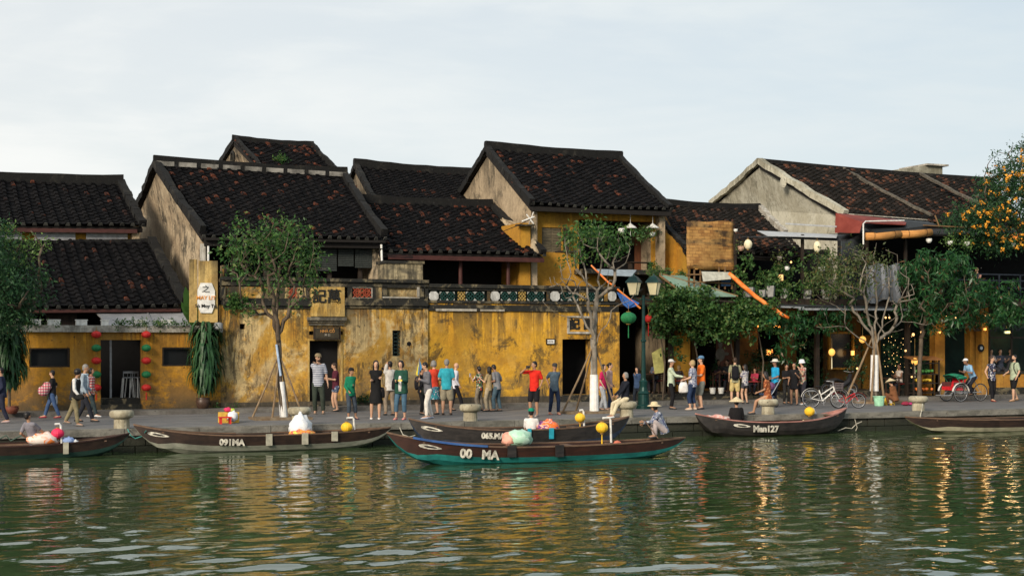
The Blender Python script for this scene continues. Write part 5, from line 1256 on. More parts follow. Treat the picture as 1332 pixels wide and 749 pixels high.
# lantern silk, pipes
LM = {'yellow': fabric_lit('yellow_silk', (.85, .52, .03)), 'red': fabric_lit('red_silk', (.62, .03, .025)), 'green': fabric_lit('green_silk', (.02, .20, .07)), 'pink': fabric_lit('magenta_silk', (.75, .03, .10)), 'cream': fabric_lit('cream_silk', (.8, .72, .5))}
gold = plain('gold_trim', (.30, .17, .04), .5)
def lantern(label, p, r, mat, squash=.85, tassel=.35, group=None, n=16, cord=None, glow=None, tm=None):
    T = thing('silk_lantern', label, 'lantern', p, group=group)
    prof = []
    for k in range(11):
        a = math.pi * (k / 10) ; prof.append((max(.25 * r, r * math.sin(a)) , -r * squash * math.cos(a)))
    mb = MB(); p = Vector(p)
    vs = []; m = len(prof)
    for rr, z in prof:
        for k in range(n):
            q = rr * (1 - .05 * (k % 2)); vs.append((p.x + q * math.cos(2 * math.pi * k / n), p.y + q * math.sin(2 * math.pi * k / n), p.z + z))
    mb.add(vs, [(i * n + k, i * n + (k + 1) % n, (i + 1) * n + (k + 1) % n, (i + 1) * n + k) for i in range(m - 1) for k in range(n)])
    mb.build('shade', glow or mat, T)
    mb = MB(); mb.lathe(p, [(.28 * r, -r * squash - .02), (.28 * r, -r * squash + .02)], 10); mb.lathe(p, [(.28 * r, r * squash - .02), (.28 * r, r * squash + .02)], 10)
    if cord: mb.loft([p + Vector((0, 0, r * squash)), Vector(cord)], .008, 4)
    mb.build('ring', gold, T)
    if tassel:
        mb = MB(); mb.loft([p + Vector((0, 0, -r * squash)), p + Vector((0, 0, -r * squash - tassel * .3)), p + Vector((0, 0, -r * squash - tassel))], [.006, .018, .022], 6); mb.build('tassel', tm or mat, T)
    return T
pipe = plain('white_bent_pipe', (.66, .65, .62), .5)
def hookpole(label, k, px, pyt, hook, h_=None, dy=-.1, zb=.3):
    b_ = onboat(k, px, dy); b_.z = WATER + zb; top = W(px - 1, pyt, b_.y)
    e = W(px - hook, pyt + .5, b_.y); T = thing('lantern_pole', label, 'pole', b_)
    mb = MB(); mb.loft([b_, b_.lerp(top, .9), top + Vector((-.03, 0, .0)), e], .028, 8); mb.build('pipe', pipe, T)
    return e
e = hookpole('white bent pipe on the far left sampan', 'L', 80, 551, 9, zb=.35)
lantern('magenta silk lantern on the far left sampan', W(75, 563.5, e.y + .02), .16, LM['pink'], tassel=0)
e = hookpole('white bent pipe near the stern of the 091MA sampan', '1', 461, 543, 10, zb=.5)
lantern('yellow silk lantern hanging over the stern of the 091MA sampan', W(451, 555.5, e.y), .165, LM['yellow'], tassel=.3)
e = hookpole('white bent pipe on the 065.MA sampan', '2', 760, 533, 6, zb=.5)
lantern('yellow silk lantern hanging over the 065.MA sampan', W(754.5, 543, e.y), .15, LM['yellow'], tassel=.5)
e = hookpole('white bent pipe on the nearest turquoise sampan', '3', 795, 543, 11, zb=.4)
lantern('yellow silk lantern hanging over the nearest turquoise sampan', W(783, 556, e.y), .16, LM['yellow'], tassel=.55)
# bundles and goods in the boats
def bag(name, label, cat, c, r, mat, seed, taper=False, lum=.18):
    g_ = random.Random(seed); T = thing(name, label, cat, (c[0], c[1], c[2] - r[2]))
    mb = MB(); b0 = len(mb.v); mb.ell(c, r, 16, 10)
    c = Vector(c); out = []; tp = .5 if taper else 0
    for v in mb.v:
        d = Vector(v) - c; f = 1 + lum * math.sin(d.x * 9 / max(r) + seed) * math.cos(d.z * 7 / max(r) + seed * 2) + g_.uniform(-.04, .04); 
        if d.z < -.5 * r[2]: d.z *= .75
        if tp: q_ = max(0, d.z / r[2]); d.x *= 1 - tp * q_; d.y *= 1 - tp * q_; f *= 1 + .25 * q_
        out.append(tuple(c + d * f))
    mb.v = out; mb.build('body', mat, T, smooth=True); return T
def blotch(name, cols, sc=6, rough=.55):
    s = Sh(name); o = s.objc(); col = cols[0]; 
    for i, c_ in enumerate(cols[1:]): col = s.mix(s.rng(s.noise(o, sc, 2, .5, (1 + i * .3, 1, 1.3), .5 + i), .52, .56), col, c_)
    s.bump(s.noise(o, 14, 3), .4, .02)
    return s.out(col, rough)
m_or = blotch('clear_bag_with_orange', [(.70, .62, .56), (.80, .22, .05), (.72, .5, .42)], 4)
m_vio = blotch('clear_bag_orange_violet', [(.80, .16, .03), (.12, .03, .16), (.72, .35, .25)], 7)
m_pk = blotch('clear_bag_pink', [(.70, .38, .32), (.60, .16, .12), (.72, .60, .55)], 6)
m_gr = blotch('pale_green_foam', [(.36, .58, .44), (.45, .64, .52)], 4)
m_wh = blotch('white_plastic_bag', [(.72, .73, .74), (.60, .62, .66)], 5)
def onb(k, px, py, dy=0): return W(px, py, BOATS[k][1]['c'].y + dy)
p = onb('L', 57, 572); bag('life_vest_bag', 'clear plastic bag of orange life vests beside the reclining man', 'bag', p, (.40, .28, .2), m_or, 3)
p = onb('1', 391, 556); bag('life_vest_bag', 'tall clear bag with orange bottom on the 091MA sampan', 'bag', p + Vector((0, 0, .0)), (.34, .3, .33), m_wh, 5, taper=True); q = onb('1', 391, 565, -.1); bag('life_vests', 'orange and yellow vests showing through the bag on the 091MA sampan', 'life vests', q, (.37, .34, .17), blotch('vests_multicolour', [(.80, .30, .06), (.75, .6, .1), (.6, .1, .08)], 7), 6)
p = onb('2', 713, 557); bag('life_vest_bag', 'round clear bag of orange and violet vests behind the man in the green cap', 'bag', p, (.34, .3, .24), m_vio, 7)
p = onb('3', 675, 571, .0); bag('life_vest_bag', 'pale green bundle with pink end on the nearest sampan', 'bundle', p, (.33, .3, .24), m_gr, 8); p = onb('3', 661, 572, .02); bag('pink_cushion', 'pink rounded cushion tucked behind the pale green bundle', 'cushion', p, (.15, .22, .19), blotch('salmon_foam', [(.72, .36, .27), (.62, .28, .2)], 4), 9)
p = onb('4', 932, 546, .05); bag('life_vest_bag', 'long clear bag of pink vests in the bow of the Man127 sampan', 'bag', p, (.46, .3, .16), m_pk, 10)
for (k, px, py, lab, col, sz) in (('L', 89, 573, 'white and blue drink bottles box beside the magenta lantern', (.25, .35, .6), .13), ('L', 97, 575, 'white tub on the far left sampan deck', (.7, .7, .7), .09), ('1', 412, 568, 'blue and white folded cloth in the 091MA sampan', (.42, .5, .58), .12), ('1', 424, 571, 'pale yellow bundle near the yellow lantern of the 091MA sampan', (.65, .6, .42), .13), ('2', 742, 562, 'white and red bag in the 065.MA sampan', (.65, .5, .5), .13), ('2', 751, 565, 'red packet in the 065.MA sampan', (.6, .06, .05), .10), ('3', 803, 577, 'red and white packets near the rower of the nearest sampan', (.55, .16, .1), .10), ('4', 1058, 553, 'white sheet folded in the Man127 sampan', (.68, .68, .68), .22), ('4', 1048, 556, 'red and white cloth in the Man127 sampan', (.6, .22, .18), .11)):
    p = onb(k, px, py, -.05); bag('small_bundle', lab, 'bundle', p, (sz * 1.2, sz, sz * .8), plain('bundle_' + str(px), col, .7), px)
hatm = plain('palm_leaf_hat', (.55, .45, .28), .8, vs=20)
T = thing('conical_hat', 'palm-leaf conical hat lying in the Man127 sampan', 'hat', onb('4', 1045, 552)); p = onb('4', 1045, 554); mb = MB(); mb.lathe(p, [(.26, 0), (.15, .1), (.01, .2)], 18); mb.build('hat', hatm, T)
p = onb('4', 1049, 545, .1); lantern('pale yellow lantern in netting on the Man127 sampan', W(1053, 535, p.y), .17, LM['yellow'], tassel=0); bag('plastic_sack', 'translucent grey sack around the pale yellow lantern', 'sack', W(1056, 541, p.y + .3), (.16, .12, .3), plain('grey_sack', (.5, .5, .48), .6), 20)
# oars and odds in boats
def oar(label, a, b, r=.02, blade=True, mat=None):
    T = thing('oar', label, 'oar', a); mb = MB(); a = Vector(a); b = Vector(b); mb.loft([a, b], [r, r], 6); mb.build('shaft', mat or M_B['rail'], T)
    if blade:
        mb = MB(); d = (b - a).normalized(); mb.obox(b + d * .25, Vector((0, .01, 0)), d * .28, Vector((0, 0, .06))); mb.build('blade', M_B['rail'], T)
# mooring ropes and chains
rope = plain('pale_rope', (.45, .42, .34), .9); drk = plain('dark_rope', (.06, .10, .08), .9)
def rope_(label, pts, mat, r=.012):
    T = thing('mooring_rope', label, 'rope', pts[0]); mb = MB(); q = [Vector(p) for p in pts]; mb.loft(q, r, 5); mb.build('strand', mat, T)
Ya = YE - .3
rope_('teal mooring rope hanging from the quay by the 091MA bow', [W(166, 558, YE - .1), W(170, 566, Ya), W(176, 570, Ya), W(185, 567, Ya - .2), W(190, 560, Ya - .6)], plain('teal_rope', (.05, .22, .2), .8), .014)
rope_('frayed rope tangled against the quay wall right of the Man127 sampan', [W(1090, 560, Ya), W(1100, 556, Ya), W(1108, 557, Ya), W(1114, 551, Ya), W(1121, 548, Ya)], rope, .012)
rope_('tail of rope hanging by the quay wall below the spreading tree', [W(1112, 545, Ya), W(1115, 556, Ya), W(1113, 560, Ya)], rope, .012)
rope_('looped rope of the nearest sampan bow', [W(520, 556, Ya), W(524, 565, Ya - 1), W(532, 568, Ya - 1.5), W(540, 566, Ya - 1.5)], rope, .014)
rope_('slack dark rope over the far left sampan', [W(0, 570, Ya - .6), W(8, 566, Ya - .6), W(14, 573, Ya - .6), W(28, 566, Ya - .6)], drk, .02)
rope_('rope hanging from the bollard near the cyclo', [W(1200, 525, YE + .2), W(1199, 533, YE - .1), W(1197, 541, Ya), W(1199, 549, Ya), W(1193, 551, Ya)], rope, .016)
# ================================================================ people
SK = [plain('skin_light', (.50, .30, .20), .55, var=.08), plain('skin_tan', (.36, .20, .125), .55, var=.08), plain('skin_brown', (.25, .13, .08), .55, var=.08)]
HR = {'black': plain('black_hair', (.012, .010, .010), .45), 'grey': plain('grey_hair', (.20, .19, .18), .6), 'brown': plain('brown_hair', (.05, .028, .018), .5), 'blond': plain('blond_hair', (.38, .27, .13), .6)}
EYE_M = plain('dark_eyes', (.02, .012, .01), .3); LIP_M = plain('lips', (.30, .10, .08), .5)
_cl = {}
def cloth(c, pat=None):
    key = (tuple(c), pat)
    if key in _cl: return _cl[key]
    s = Sh('cloth_%s' % (pat or 'plain')); o = s.objc(); s.b.inputs['Specular IOR Level'].default_value = .15
    n = s.noise(o, 7, 5, .65); base = s.mix(s.rng(n, .3, .7, 0, 1), tuple(x * .72 for x in c), tuple(min(1, x * 1.12) for x in c))
    if pat == 'stripe':
        z = s.sep(o)[2]; f = s.m_('FRACT', s.m_('MULTIPLY', z, 17)); base = s.mix(s.rng(f, .52, .60), base, (.12, .13, .2))
    elif pat == 'floral':
        base = s.mix(s.rng(s.noise(o, 17, 2, .5), .54, .58), base, (.55, .50, .42)); base = s.mix(s.rng(s.noise(o, 14, 2, .5, (1.3, 1, 1)), .57, .6), base, (.5, .06, .04)); base = s.mix(s.rng(s.noise(o, 15, 2, .5, (1, 1.4, 1.1), .6), .58, .61), base, (.05, .2, .08))
    elif pat == 'print':
        base = s.mix(s.rng(s.noise(o, 19, 2, .5), .53, .57), base, (.06, .07, .16)); base = s.mix(s.rng(s.noise(o, 15, 2, .5, (1.4, 1, 1)), .58, .61), base, (.5, .5, .52))
    elif pat == 'plaid':
        z = s.sep(o); f = s.m_('FRACT', s.m_('MULTIPLY', z[2], 12)); g_ = s.m_('FRACT', s.m_('MULTIPLY', z[0], 14)); base = s.mix(s.rng(f, .5, .6, 0, .8), base, (.6, .55, .5)); base = s.mix(s.rng(g_, .6, .7, 0, .8), base, (.08, .05, .06))
    elif pat == 'ethnic':
        base = s.mix(s.rng(s.noise(o, 18, 2, .5), .55, .6), base, (.50, .20, .08))
    s.bump(s.noise(o, 5, 4, .6, (1, 1, .5)), .6, .03)
    m = s.out(base, .88); _cl[key] = m; return m
QUEUE = []
def qbuild(mb, name, mat, parent, vox, sm=4, fingers=None, nosm=False):
    o = mb.build(name, mat, parent, smooth=True)
    r = o.modifiers.new('r', 'REMESH'); r.mode = 'VOXEL'; r.voxel_size = vox; r.use_smooth_shade = True
    if sm:
        k = o.modifiers.new('s', 'SMOOTH'); k.iterations = sm; k.factor = .5
    QUEUE.append((o, fingers)); return o
def ik(a, c, l1, l2, hint):
    a, c, hint = Vector(a), Vector(c), Vector(hint); v = c - a; d = min(v.length, (l1 + l2) * .998); v.normalize() if v.length else None
    c = a + v * d; x = (l1 * l1 - l2 * l2 + d * d) / (2 * d); y = math.sqrt(max(0, l1 * l1 - x * x)); h = hint - v * hint.dot(v)
    if h.length < 1e-5: h = Vector((0, 1, 0)) - v * v.y
    return a + v * x + h.normalized() * y, c
def person(label, px, py, h=None, top=None, ang=0, pos=None, skin=1, shirt=((.5, .5, .5), None), sleeve='short', bottom='pants', bcol=(.05, .05, .06), bpat=None, shoe=(.03, .03, .03),
           hair='short', hcol='black', hat=None, hatc=(.6, .6, .6), hL=None, hR=None, fL=None, fR=None, lean=0, sit=None, hyaw=0, hpitch=0, build=1.0, scarf=None, vest=None, backpack=None, female=False, group=None, openjacket=None, beard=False, vox=None, glasses=False):
    if pos is None: pos = G(px, py - 2)
    pos = Vector(pos)
    if h is None: h = (py - top) * EYE / (py - HOR)
    q_ = random.Random(int(px * 13 + len(label)))
    if sit is None:
        ang += q_.uniform(-9, 9); lean += q_.uniform(-2, 3); hyaw = hyaw or q_.uniform(-18, 18); hpitch = hpitch or q_.uniform(-3, 9)
        if fL is None and fR is None: w_ = q_.uniform(-.035, .035); fL = (-.05 - q_.uniform(0, .035), w_, .04); fR = (.05 + q_.uniform(0, .035), -w_, .04)
        if hL is None: hL = (-.122, q_.uniform(0, .09), .51 + q_.uniform(0, .03))
        if hR is None: hR = (.122, q_.uniform(0, .09), .51 + q_.uniform(0, .03))
    h = max(1.2, min(1.93, h))
    a = R(ang); d = (-FW) * math.cos(a) + RT * math.sin(a); rz = math.atan2(d.y, d.x) - math.pi / 2
    T = thing('person', label, 'person', pos, rz, group=group, local=True)
    S_ = lambda x, y, z: Vector((x, y, z)) * h
    pz = .50 if sit is None else sit
    pel = S_(0, 0, pz); L_ = R(lean); up = Vector((0, math.sin(L_), math.cos(L_))); fwd = Vector((0, math.cos(L_), -math.sin(L_))); X = Vector((1, 0, 0))
    sw = .080 if female else .092; hw = .05
    sp = lambda t, x=0, y=0: pel + up * (t * h) + X * (x * h) + fwd * (y * h)
    nb = sp(.325); hd_c = sp(.433) + fwd * (.012 * h)
    if hpitch: hd_c += Vector((0, math.sin(R(hpitch)), -.25 * math.sin(R(abs(hpitch))))) * .05 * h
    shL, shR = sp(.305, -sw), sp(.305, sw)
    feet = {}
    dfl = (-.055, -.0, .04); dfr = (.055, .02, .04)
    for k, f_, df, s_ in (('L', fL, dfl, -1), ('R', fR, dfr, 1)):
        hip = pel + X * (s_ * hw * h); tgt = S_(*(f_ or df)); 
        kn, an = ik(hip, tgt, .238 * h, .231 * h, (s_ * .15, 1, .1) if sit is None else (s_ * .3, 1, 1)); feet[k] = (hip, kn, an)
    hands = {}
    for k, t_, s_, sh in (('L', hL, -1, shL), ('R', hR, 1, shR)):
        tgt = S_(*t_) if t_ else S_(s_ * .122, .03, pz + .01) + up * 0
        el, wr = ik(sh, tgt, .168 * h, .150 * h, (s_ * .22, -.8, -.4)); hands[k] = (sh, el, wr)
    B = build; vx = vox or .0105 * h
    # ---- body
    mb = MB()
    for k in 'LR':
        hip, kn, an = feet[k]; mb.caps(hip, kn, .047 * h * B, .031 * h * B); mb.loft([kn, kn.lerp(an, .3), an], [.031 * h * B, .032 * h * B, .019 * h], 10); mb.ell(kn, .030 * h * B, 8, 6)
        mb.caps(an, an + Vector((0, .085 * h, -.018 * h)), .020 * h, .016 * h); mb.ell(an + Vector((0, -.012 * h, -.015 * h)), .02 * h, 8, 6)
        sh, el, wr = hands[k]; mb.caps(sh, el, .027 * h * B, .021 * h * B); mb.caps(el, wr, .021 * h * B, .0135 * h)
        dd = (wr - el).normalized(); mb.caps(wr, wr + dd * .036 * h, .0125 * h, .015 * h)
    torso = [(0.0, .078, .060), (.06, .074, .056), (.13, .066, .052), (.20, .080, .058), (.26, .088, .058), (.305, .072, .046), (.33, .035, .032)]
    mb.loft([sp(t) for t, _, _ in torso], [((a_ * h * B), (b_ * h * B)) for _, a_, b_ in torso], 14, side=X); mb.ell(sp(0), (.076 * h * B, .060 * h * B, .055 * h), 12, 8)
    mb.caps(sp(.30, -sw * .9), sp(.30, sw * .9), .032 * h, .032 * h); mb.caps(nb, hd_c, .030 * h, .030 * h)
    HM = Matrix.Rotation(R(-hyaw), 3, 'Z') @ Matrix.Rotation(R(-hpitch), 3, 'X')
    hp = lambda x, y, z: hd_c + HM @ (Vector((x, y, z)) * h)
    mb.ell(hd_c + HM @ Vector((0, .0, .008 * h)), (.043 * h, .050 * h, .054 * h), 14, 10, M=HM); mb.ell(hp(0, .010, -.030), (.032 * h, .036 * h, .036 * h), 12, 8, M=HM)
    mb.loft([hp(0, .044, .014), hp(0, .060, -.014), hp(0, .046, -.018)], [.005 * h, .010 * h, .008 * h], 6)
    for s_ in (-1, 1): mb.ell(hp(s_ * .044, -.004, -.002), (.007 * h, .011 * h, .016 * h), 8, 6, M=HM)
    fing = []
    for k, s_ in (('L', -1), ('R', 1)):
        sh, el, wr = hands[k]; dd = (wr - el).normalized(); pal = wr + dd * .036 * h
        inn = Vector((-s_, 0, 0)); inn = (inn - dd * inn.dot(dd)).normalized() if (inn - dd * inn.dot(dd)).length > .1 else Vector((0, 1, 0)); ac = dd.cross(inn).normalized()
        for q, (o_, l_) in enumerate(((-.011, .032), (-.004, .038), (.003, .040), (.010, .034))):
            b0 = pal + ac * (o_ * h) ; b1 = b0 + dd * (l_ * .55 * h); b2 = b1 + (dd * .75 + inn * .66) * (l_ * .5 * h); fing.append(([b0, b1, b2], [.0048 * h, .0043 * h, .0034 * h]))
        b0 = wr + dd * .012 * h - ac * .010 * h; b1 = b0 + (dd * .7 - ac * .7 + inn * .2) * .022 * h; b2 = b1 + (dd * .9 + inn * .4) * .018 * h; fing.append(([b0, b1, b2], [.0056 * h, .005 * h, .004 * h]))
    body = qbuild(mb, 'body', SK[skin], T, vx * .85, 2, fingers=fing)
    # ---- clothes
    cm = cloth(*shirt); g_ = .012 * h
    def tor(t0, t1, ex, mb_, fl=0):
        pts = []; rs = []
        ts = [t0] + [t for t, _, _ in torso if t0 < t < t1] + [t1]
        for t in ts:
            for (ta, aa, ba), (tb, ab, bb) in zip(torso, torso[1:]):
                if ta <= max(t, 0) <= tb: f = (max(t, 0) - ta) / (tb - ta); A_, B_ = aa + (ab - aa) * f, ba + (bb - ba) * f; break
            w_ = max(0, .2 - t) * fl; pts.append(sp(t)); rs.append(((max(A_, .074 if t < .2 else 0) * B + ex + w_) * h, (max(B_, .056 if t < .2 else 0) * B + ex + w_) * h))
        mb_.loft(pts, rs, 16, side=X)
    dress = bottom == 'dress'
    if shirt:
        mb = MB(); tor(-.045 if not dress else -.02, .325, .011, mb, .03); mb.caps(sp(.295, -sw * .95), sp(.295, sw * .95), .041 * h, .041 * h)
        for k in 'LR':
            sh, el, wr = hands[k]
            if sleeve == 'short': mb.caps(sh, sh.lerp(el, .72), .034 * h * B, .034 * h * B)
            elif sleeve == 'long':
                mb.caps(sh, el, .034 * h * B, .030 * h * B); mb.caps(el, el.lerp(wr, .9), .031 * h * B, .023 * h)
        mb.loft([sp(.315), sp(.342)], [.036 * h, .034 * h], 10)
        if dress:
            zb = bcol[3] if len(bcol) > 3 else .25
            mb.loft([sp(.08), pel, S_(0, .0, max(.12, pz - .13)), S_(0, .0, zb)], [(.078 * h, .066 * h), (.092 * h, .084 * h), (.108 * h, .112 * h), (.118 * h, .118 * h)], 16, side=X)
        qbuild(mb, 'dress' if dress else 'shirt', cm, T, vx, 3)
    if not dress:
        pm = cloth(bcol[:3], bpat); mb = MB()
        mb.loft([sp(-.05), sp(0), sp(.055)], [(.070 * h * B, .058 * h * B), (.084 * h * B, .066 * h * B), (.080 * h * B, .062 * h * B)], 14, side=X)
        if bottom == 'skirt':
            mb.loft([sp(.03), pel, S_(0, 0, .28)], [(.082 * h, .066 * h), (.092 * h, .086 * h), (.115 * h, .118 * h)], 16, side=X)
        for k in 'LR':
            hip, kn, an = feet[k]
            if bottom == 'pants': mb.caps(hip, kn, .056 * h * B, .041 * h * B); mb.loft([kn + Vector((0, 0, .01)), kn.lerp(an, .5), kn.lerp(an, .94)], [.041 * h * B, .037 * h * B, .033 * h], 10); mb.ell(kn, .041 * h * B, 8, 6)
            elif bottom == 'capri': mb.caps(hip, kn, .056 * h * B, .041 * h * B); mb.loft([kn, kn.lerp(an, .6)], [.041 * h * B, .037 * h * B], 10); mb.ell(kn, .041 * h * B, 8, 6)
            elif bottom == 'shorts': mb.caps(hip, hip.lerp(kn, .86), .058 * h * B, .052 * h * B)
            elif bottom == 'hotpants': mb.caps(hip, hip.lerp(kn, .35), .056 * h * B, .052 * h * B)
        qbuild(mb, {'pants': 'trousers', 'capri': 'trousers', 'shorts': 'shorts', 'hotpants': 'shorts', 'skirt': 'skirt'}[bottom], pm, T, vx, 2)
    for k in 'LR':
        hip, kn, an = feet[k]; mb = MB(); lo = (an - kn).normalized()
        mb.loft([an + Vector((0, -.038 * h, -.020 * h)), an + Vector((0, -.005 * h, -.016 * h)), an + Vector((0, .05 * h, -.024 * h)), an + Vector((0, .105 * h, -.028 * h)), an + Vector((0, .118 * h, -.032 * h))], [(.016 * h, .014 * h), (.025 * h, .024 * h), (.026 * h, .018 * h), (.024 * h, .013 * h), (.012 * h, .006 * h)], 10, side=X); mb.build('shoe', plain('shoe', shoe, .6) if tuple(shoe) not in _cl else _cl[tuple(shoe)], T, smooth=True)
    # ---- face
    mb = MB()
    for s_ in (-1, 1): mb.ell(hp(s_ * .017, .0455, .008), (.0065 * h, .004 * h, .0035 * h), 8, 5, M=HM)
    mb.build('eyes', EYE_M, body)
    mb = MB(); mb.ell(hp(0, .0455, -.036), (.013 * h, .004 * h, .004 * h), 8, 5, M=HM); mb.build('mouth', LIP_M, body)
    # ---- hair
    hm = HR[hcol]
    if hair != 'bald':
        mb = MB(); mb.ell(hp(0, -.010, .020), (.050 * h, .053 * h, .052 * h), 14, 9, M=HM); mb.ell(hp(0, -.026, -.006), (.042 * h, .034 * h, .046 * h), 12, 8, M=HM)
        if hair == 'long':
            mb.loft([hp(0, -.02, .03), hp(0, -.034, -.03), hp(0, -.040, -.09), hp(0, -.040, -.145)], [(.048 * h, .034 * h), (.053 * h, .030 * h), (.050 * h, .022 * h), (.034 * h, .012 * h)], 12, side=X)
            for s_ in (-1, 1): mb.loft([hp(s_ * .036, .004, .03), hp(s_ * .046, .000, -.03), hp(s_ * .044, -.008, -.09)], [.014 * h, .015 * h, .010 * h], 7)
        elif hair == 'bob':
            mb.ell(hp(0, -.016, -.012), (.056 * h, .050 * h, .056 * h), 12, 8, M=HM)
            for s_ in (-1, 1): mb.loft([hp(s_ * .036, .012, .03), hp(s_ * .048, .008, -.03), hp(s_ * .044, .006, -.05)], [.014 * h, .015 * h, .010 * h], 7)
        elif hair == 'bun': mb.ell(hp(0, -.066, .010), .024 * h, 10, 7)
        elif hair == 'pony': mb.loft([hp(0, -.05, .02), hp(0, -.085, -.02), hp(0, -.078, -.09)], [.014 * h, .018 * h, .008 * h], 7)
        if hair == 'afro': mb.ell(hp(0, -.012, .018), (.066 * h, .064 * h, .062 * h), 14, 9, M=HM)
        qbuild(mb, 'hair', hm, T, vx * .9, 2)
    if beard:
        mb = MB(); mb.ell(hp(0, .022, -.044), (.030 * h, .030 * h, .026 * h), 10, 7, M=HM); mb.build('beard', hm, T, smooth=True)
    if glasses:
        mb = MB(); mb.ell(hp(-.018, .050, .008), (.015 * h, .004 * h, .011 * h), 8, 5, M=HM); mb.ell(hp(.018, .050, .008), (.015 * h, .004 * h, .011 * h), 8, 5, M=HM); mb.build('sunglasses', EYE_M, T, smooth=True)
    # ---- hat
    if hat:
        hm2 = hatm if hat in ('cone', 'straw') else cloth(hatc); mb = MB(); top_ = hp(0, -.006, .030); RM = HM
        def lat(prof, n=18, c_=top_, sy=1.0):
            b0 = len(mb.v); vs = []
            for r_, z_ in prof:
                for q in range(n): vs.append(c_ + RM @ (Vector((r_ * math.cos(2 * math.pi * q / n), r_ * sy * math.sin(2 * math.pi * q / n), z_)) * h))
            m_ = len(prof); mb.add(vs, [(i * n + q, i * n + (q + 1) % n, (i + 1) * n + (q + 1) % n, (i + 1) * n + q) for i in range(m_ - 1) for q in range(n)] + [tuple(range((m_ - 1) * n, m_ * n))])
        if hat == 'cone': lat([(.145, -.012), (.10, .02), (.05, .052), (.006, .082), (.001, .083)], 20)
        elif hat in ('straw', 'bucket', 'brim'):
            R_ = {'straw': .115, 'bucket': .078, 'brim': .105}[hat]; dz = {'straw': -.022, 'bucket': -.028, 'brim': -.005}[hat]
            lat([(R_, dz), (R_ * .8, dz * .4 + .002), (.058, .008), (.057, .03), (.045, .048), (.02, .054), (.001, .055)], 18, sy=1.05)
        elif hat == 'cap':
            lat([(.054, -.006), (.054, .012), (.046, .034), (.026, .046), (.001, .049)], 16, sy=1.08)
            b_ = [Vector((math.sin(t) * .040, .050 + math.cos(t) * .048, -.006 - .006 * math.cos(t))) for t in [R(-80 + 160 * q / 8) for q in range(9)]]
            vs = [top_ + RM @ (v * h) for v in b_] + [top_ + RM @ ((v + Vector((0, 0, .006))) * h) for v in b_]
            mb.add(vs, [tuple(range(9)), tuple(range(17, 8, -1))] + [(i, i + 9, i + 10, i + 1) for i in range(8)])
        mb.build({'cone': 'conical_hat', 'straw': 'straw_hat', 'bucket': 'bucket_hat', 'brim': 'sun_hat', 'cap': 'cap'}[hat], hm2, T, smooth=(hat != 'cone'))
    # ---- extras worn
    if vest:
        mb = MB(); tor(-.05, .318, .020, mb, .03); mb.caps(sp(.292, -sw * .62), sp(.292, sw * .62), .048 * h, .048 * h); qbuild(mb, 'vest', cloth(vest), T, vx, 2)
    if openjacket:
        mb = MB(); 
        for s_ in (-1, 1): mb.loft([sp(.31, s_ * .055, 0), sp(.2, s_ * .060, .006), sp(.05, s_ * .062, .004), sp(-.06, s_ * .066, .004)], [(.04 * h, .055 * h), (.045 * h, .066 * h), (.045 * h, .072 * h), (.05 * h, .078 * h)], 12, side=X)
        tor(-.06, .31, .019, mb, .03); mb2 = MB(); mb2.box(0, 0, 0, 0, 0, 0)
        for k in 'LR':
            sh, el, wr = hands[k]; mb.caps(sh, el, .040 * h, .034 * h); mb.caps(el, el.lerp(wr, .6), .034 * h, .028 * h)
        qbuild(mb, 'jacket', cloth(openjacket), T, vx, 2)
        mb = MB(); mb.loft([sp(.30, 0, .052), sp(.2, 0, .078), sp(.05, 0, .074), sp(-.02, 0, .076)], [(.018 * h, .008 * h), (.026 * h, .010 * h), (.030 * h, .012 * h), (.030 * h, .012 * h)], 8, side=X); mb.build('white_top', cloth((.62, .60, .58)), T, smooth=True)
    if scarf:
        mb = MB(); mb.torus(sp(.325, 0, .005), (1, 0, 0), fwd, .045 * h, .018 * h, 18, 7); mb.loft([sp(.31, .02, .055), sp(.2, .03, .076), sp(.08, .03, .07)], [(.02 * h, .01 * h)] * 3, 8, side=X); mb.build('scarf', cloth(scarf), T, smooth=True)
    if backpack:
        mb = MB(); mb.loft([sp(.02, 0, -.095), sp(.08, 0, -.105), sp(.2, 0, -.105), sp(.29, 0, -.088), sp(.31, 0, -.075)], [(.055 * h, .030 * h), (.075 * h, .045 * h), (.078 * h, .045 * h), (.062 * h, .035 * h), (.03 * h, .02 * h)], 12, side=X)
        bk = mb.build('backpack', cloth(backpack), T, smooth=True)
        for s_ in (-1, 1):
            mb = MB(); mb.loft([sp(.28, s_ * .06, -.07), sp(.345, s_ * .062, -.01), sp(.30, s_ * .064, .068), sp(.20, s_ * .075, .080), sp(.10, s_ * .09, .03), sp(.06, s_ * .07, -.08)], .010 * h, 6); mb.build('strap', cloth(backpack), bk)
    return T, dict(h=h, hands=hands, rz=rz, pos=pos, sp=sp, hp=hp)
def world_of(inf, v): return Vector(inf['pos']) + Matrix.Rotation(inf['rz'], 3, 'Z') @ Vector(v)
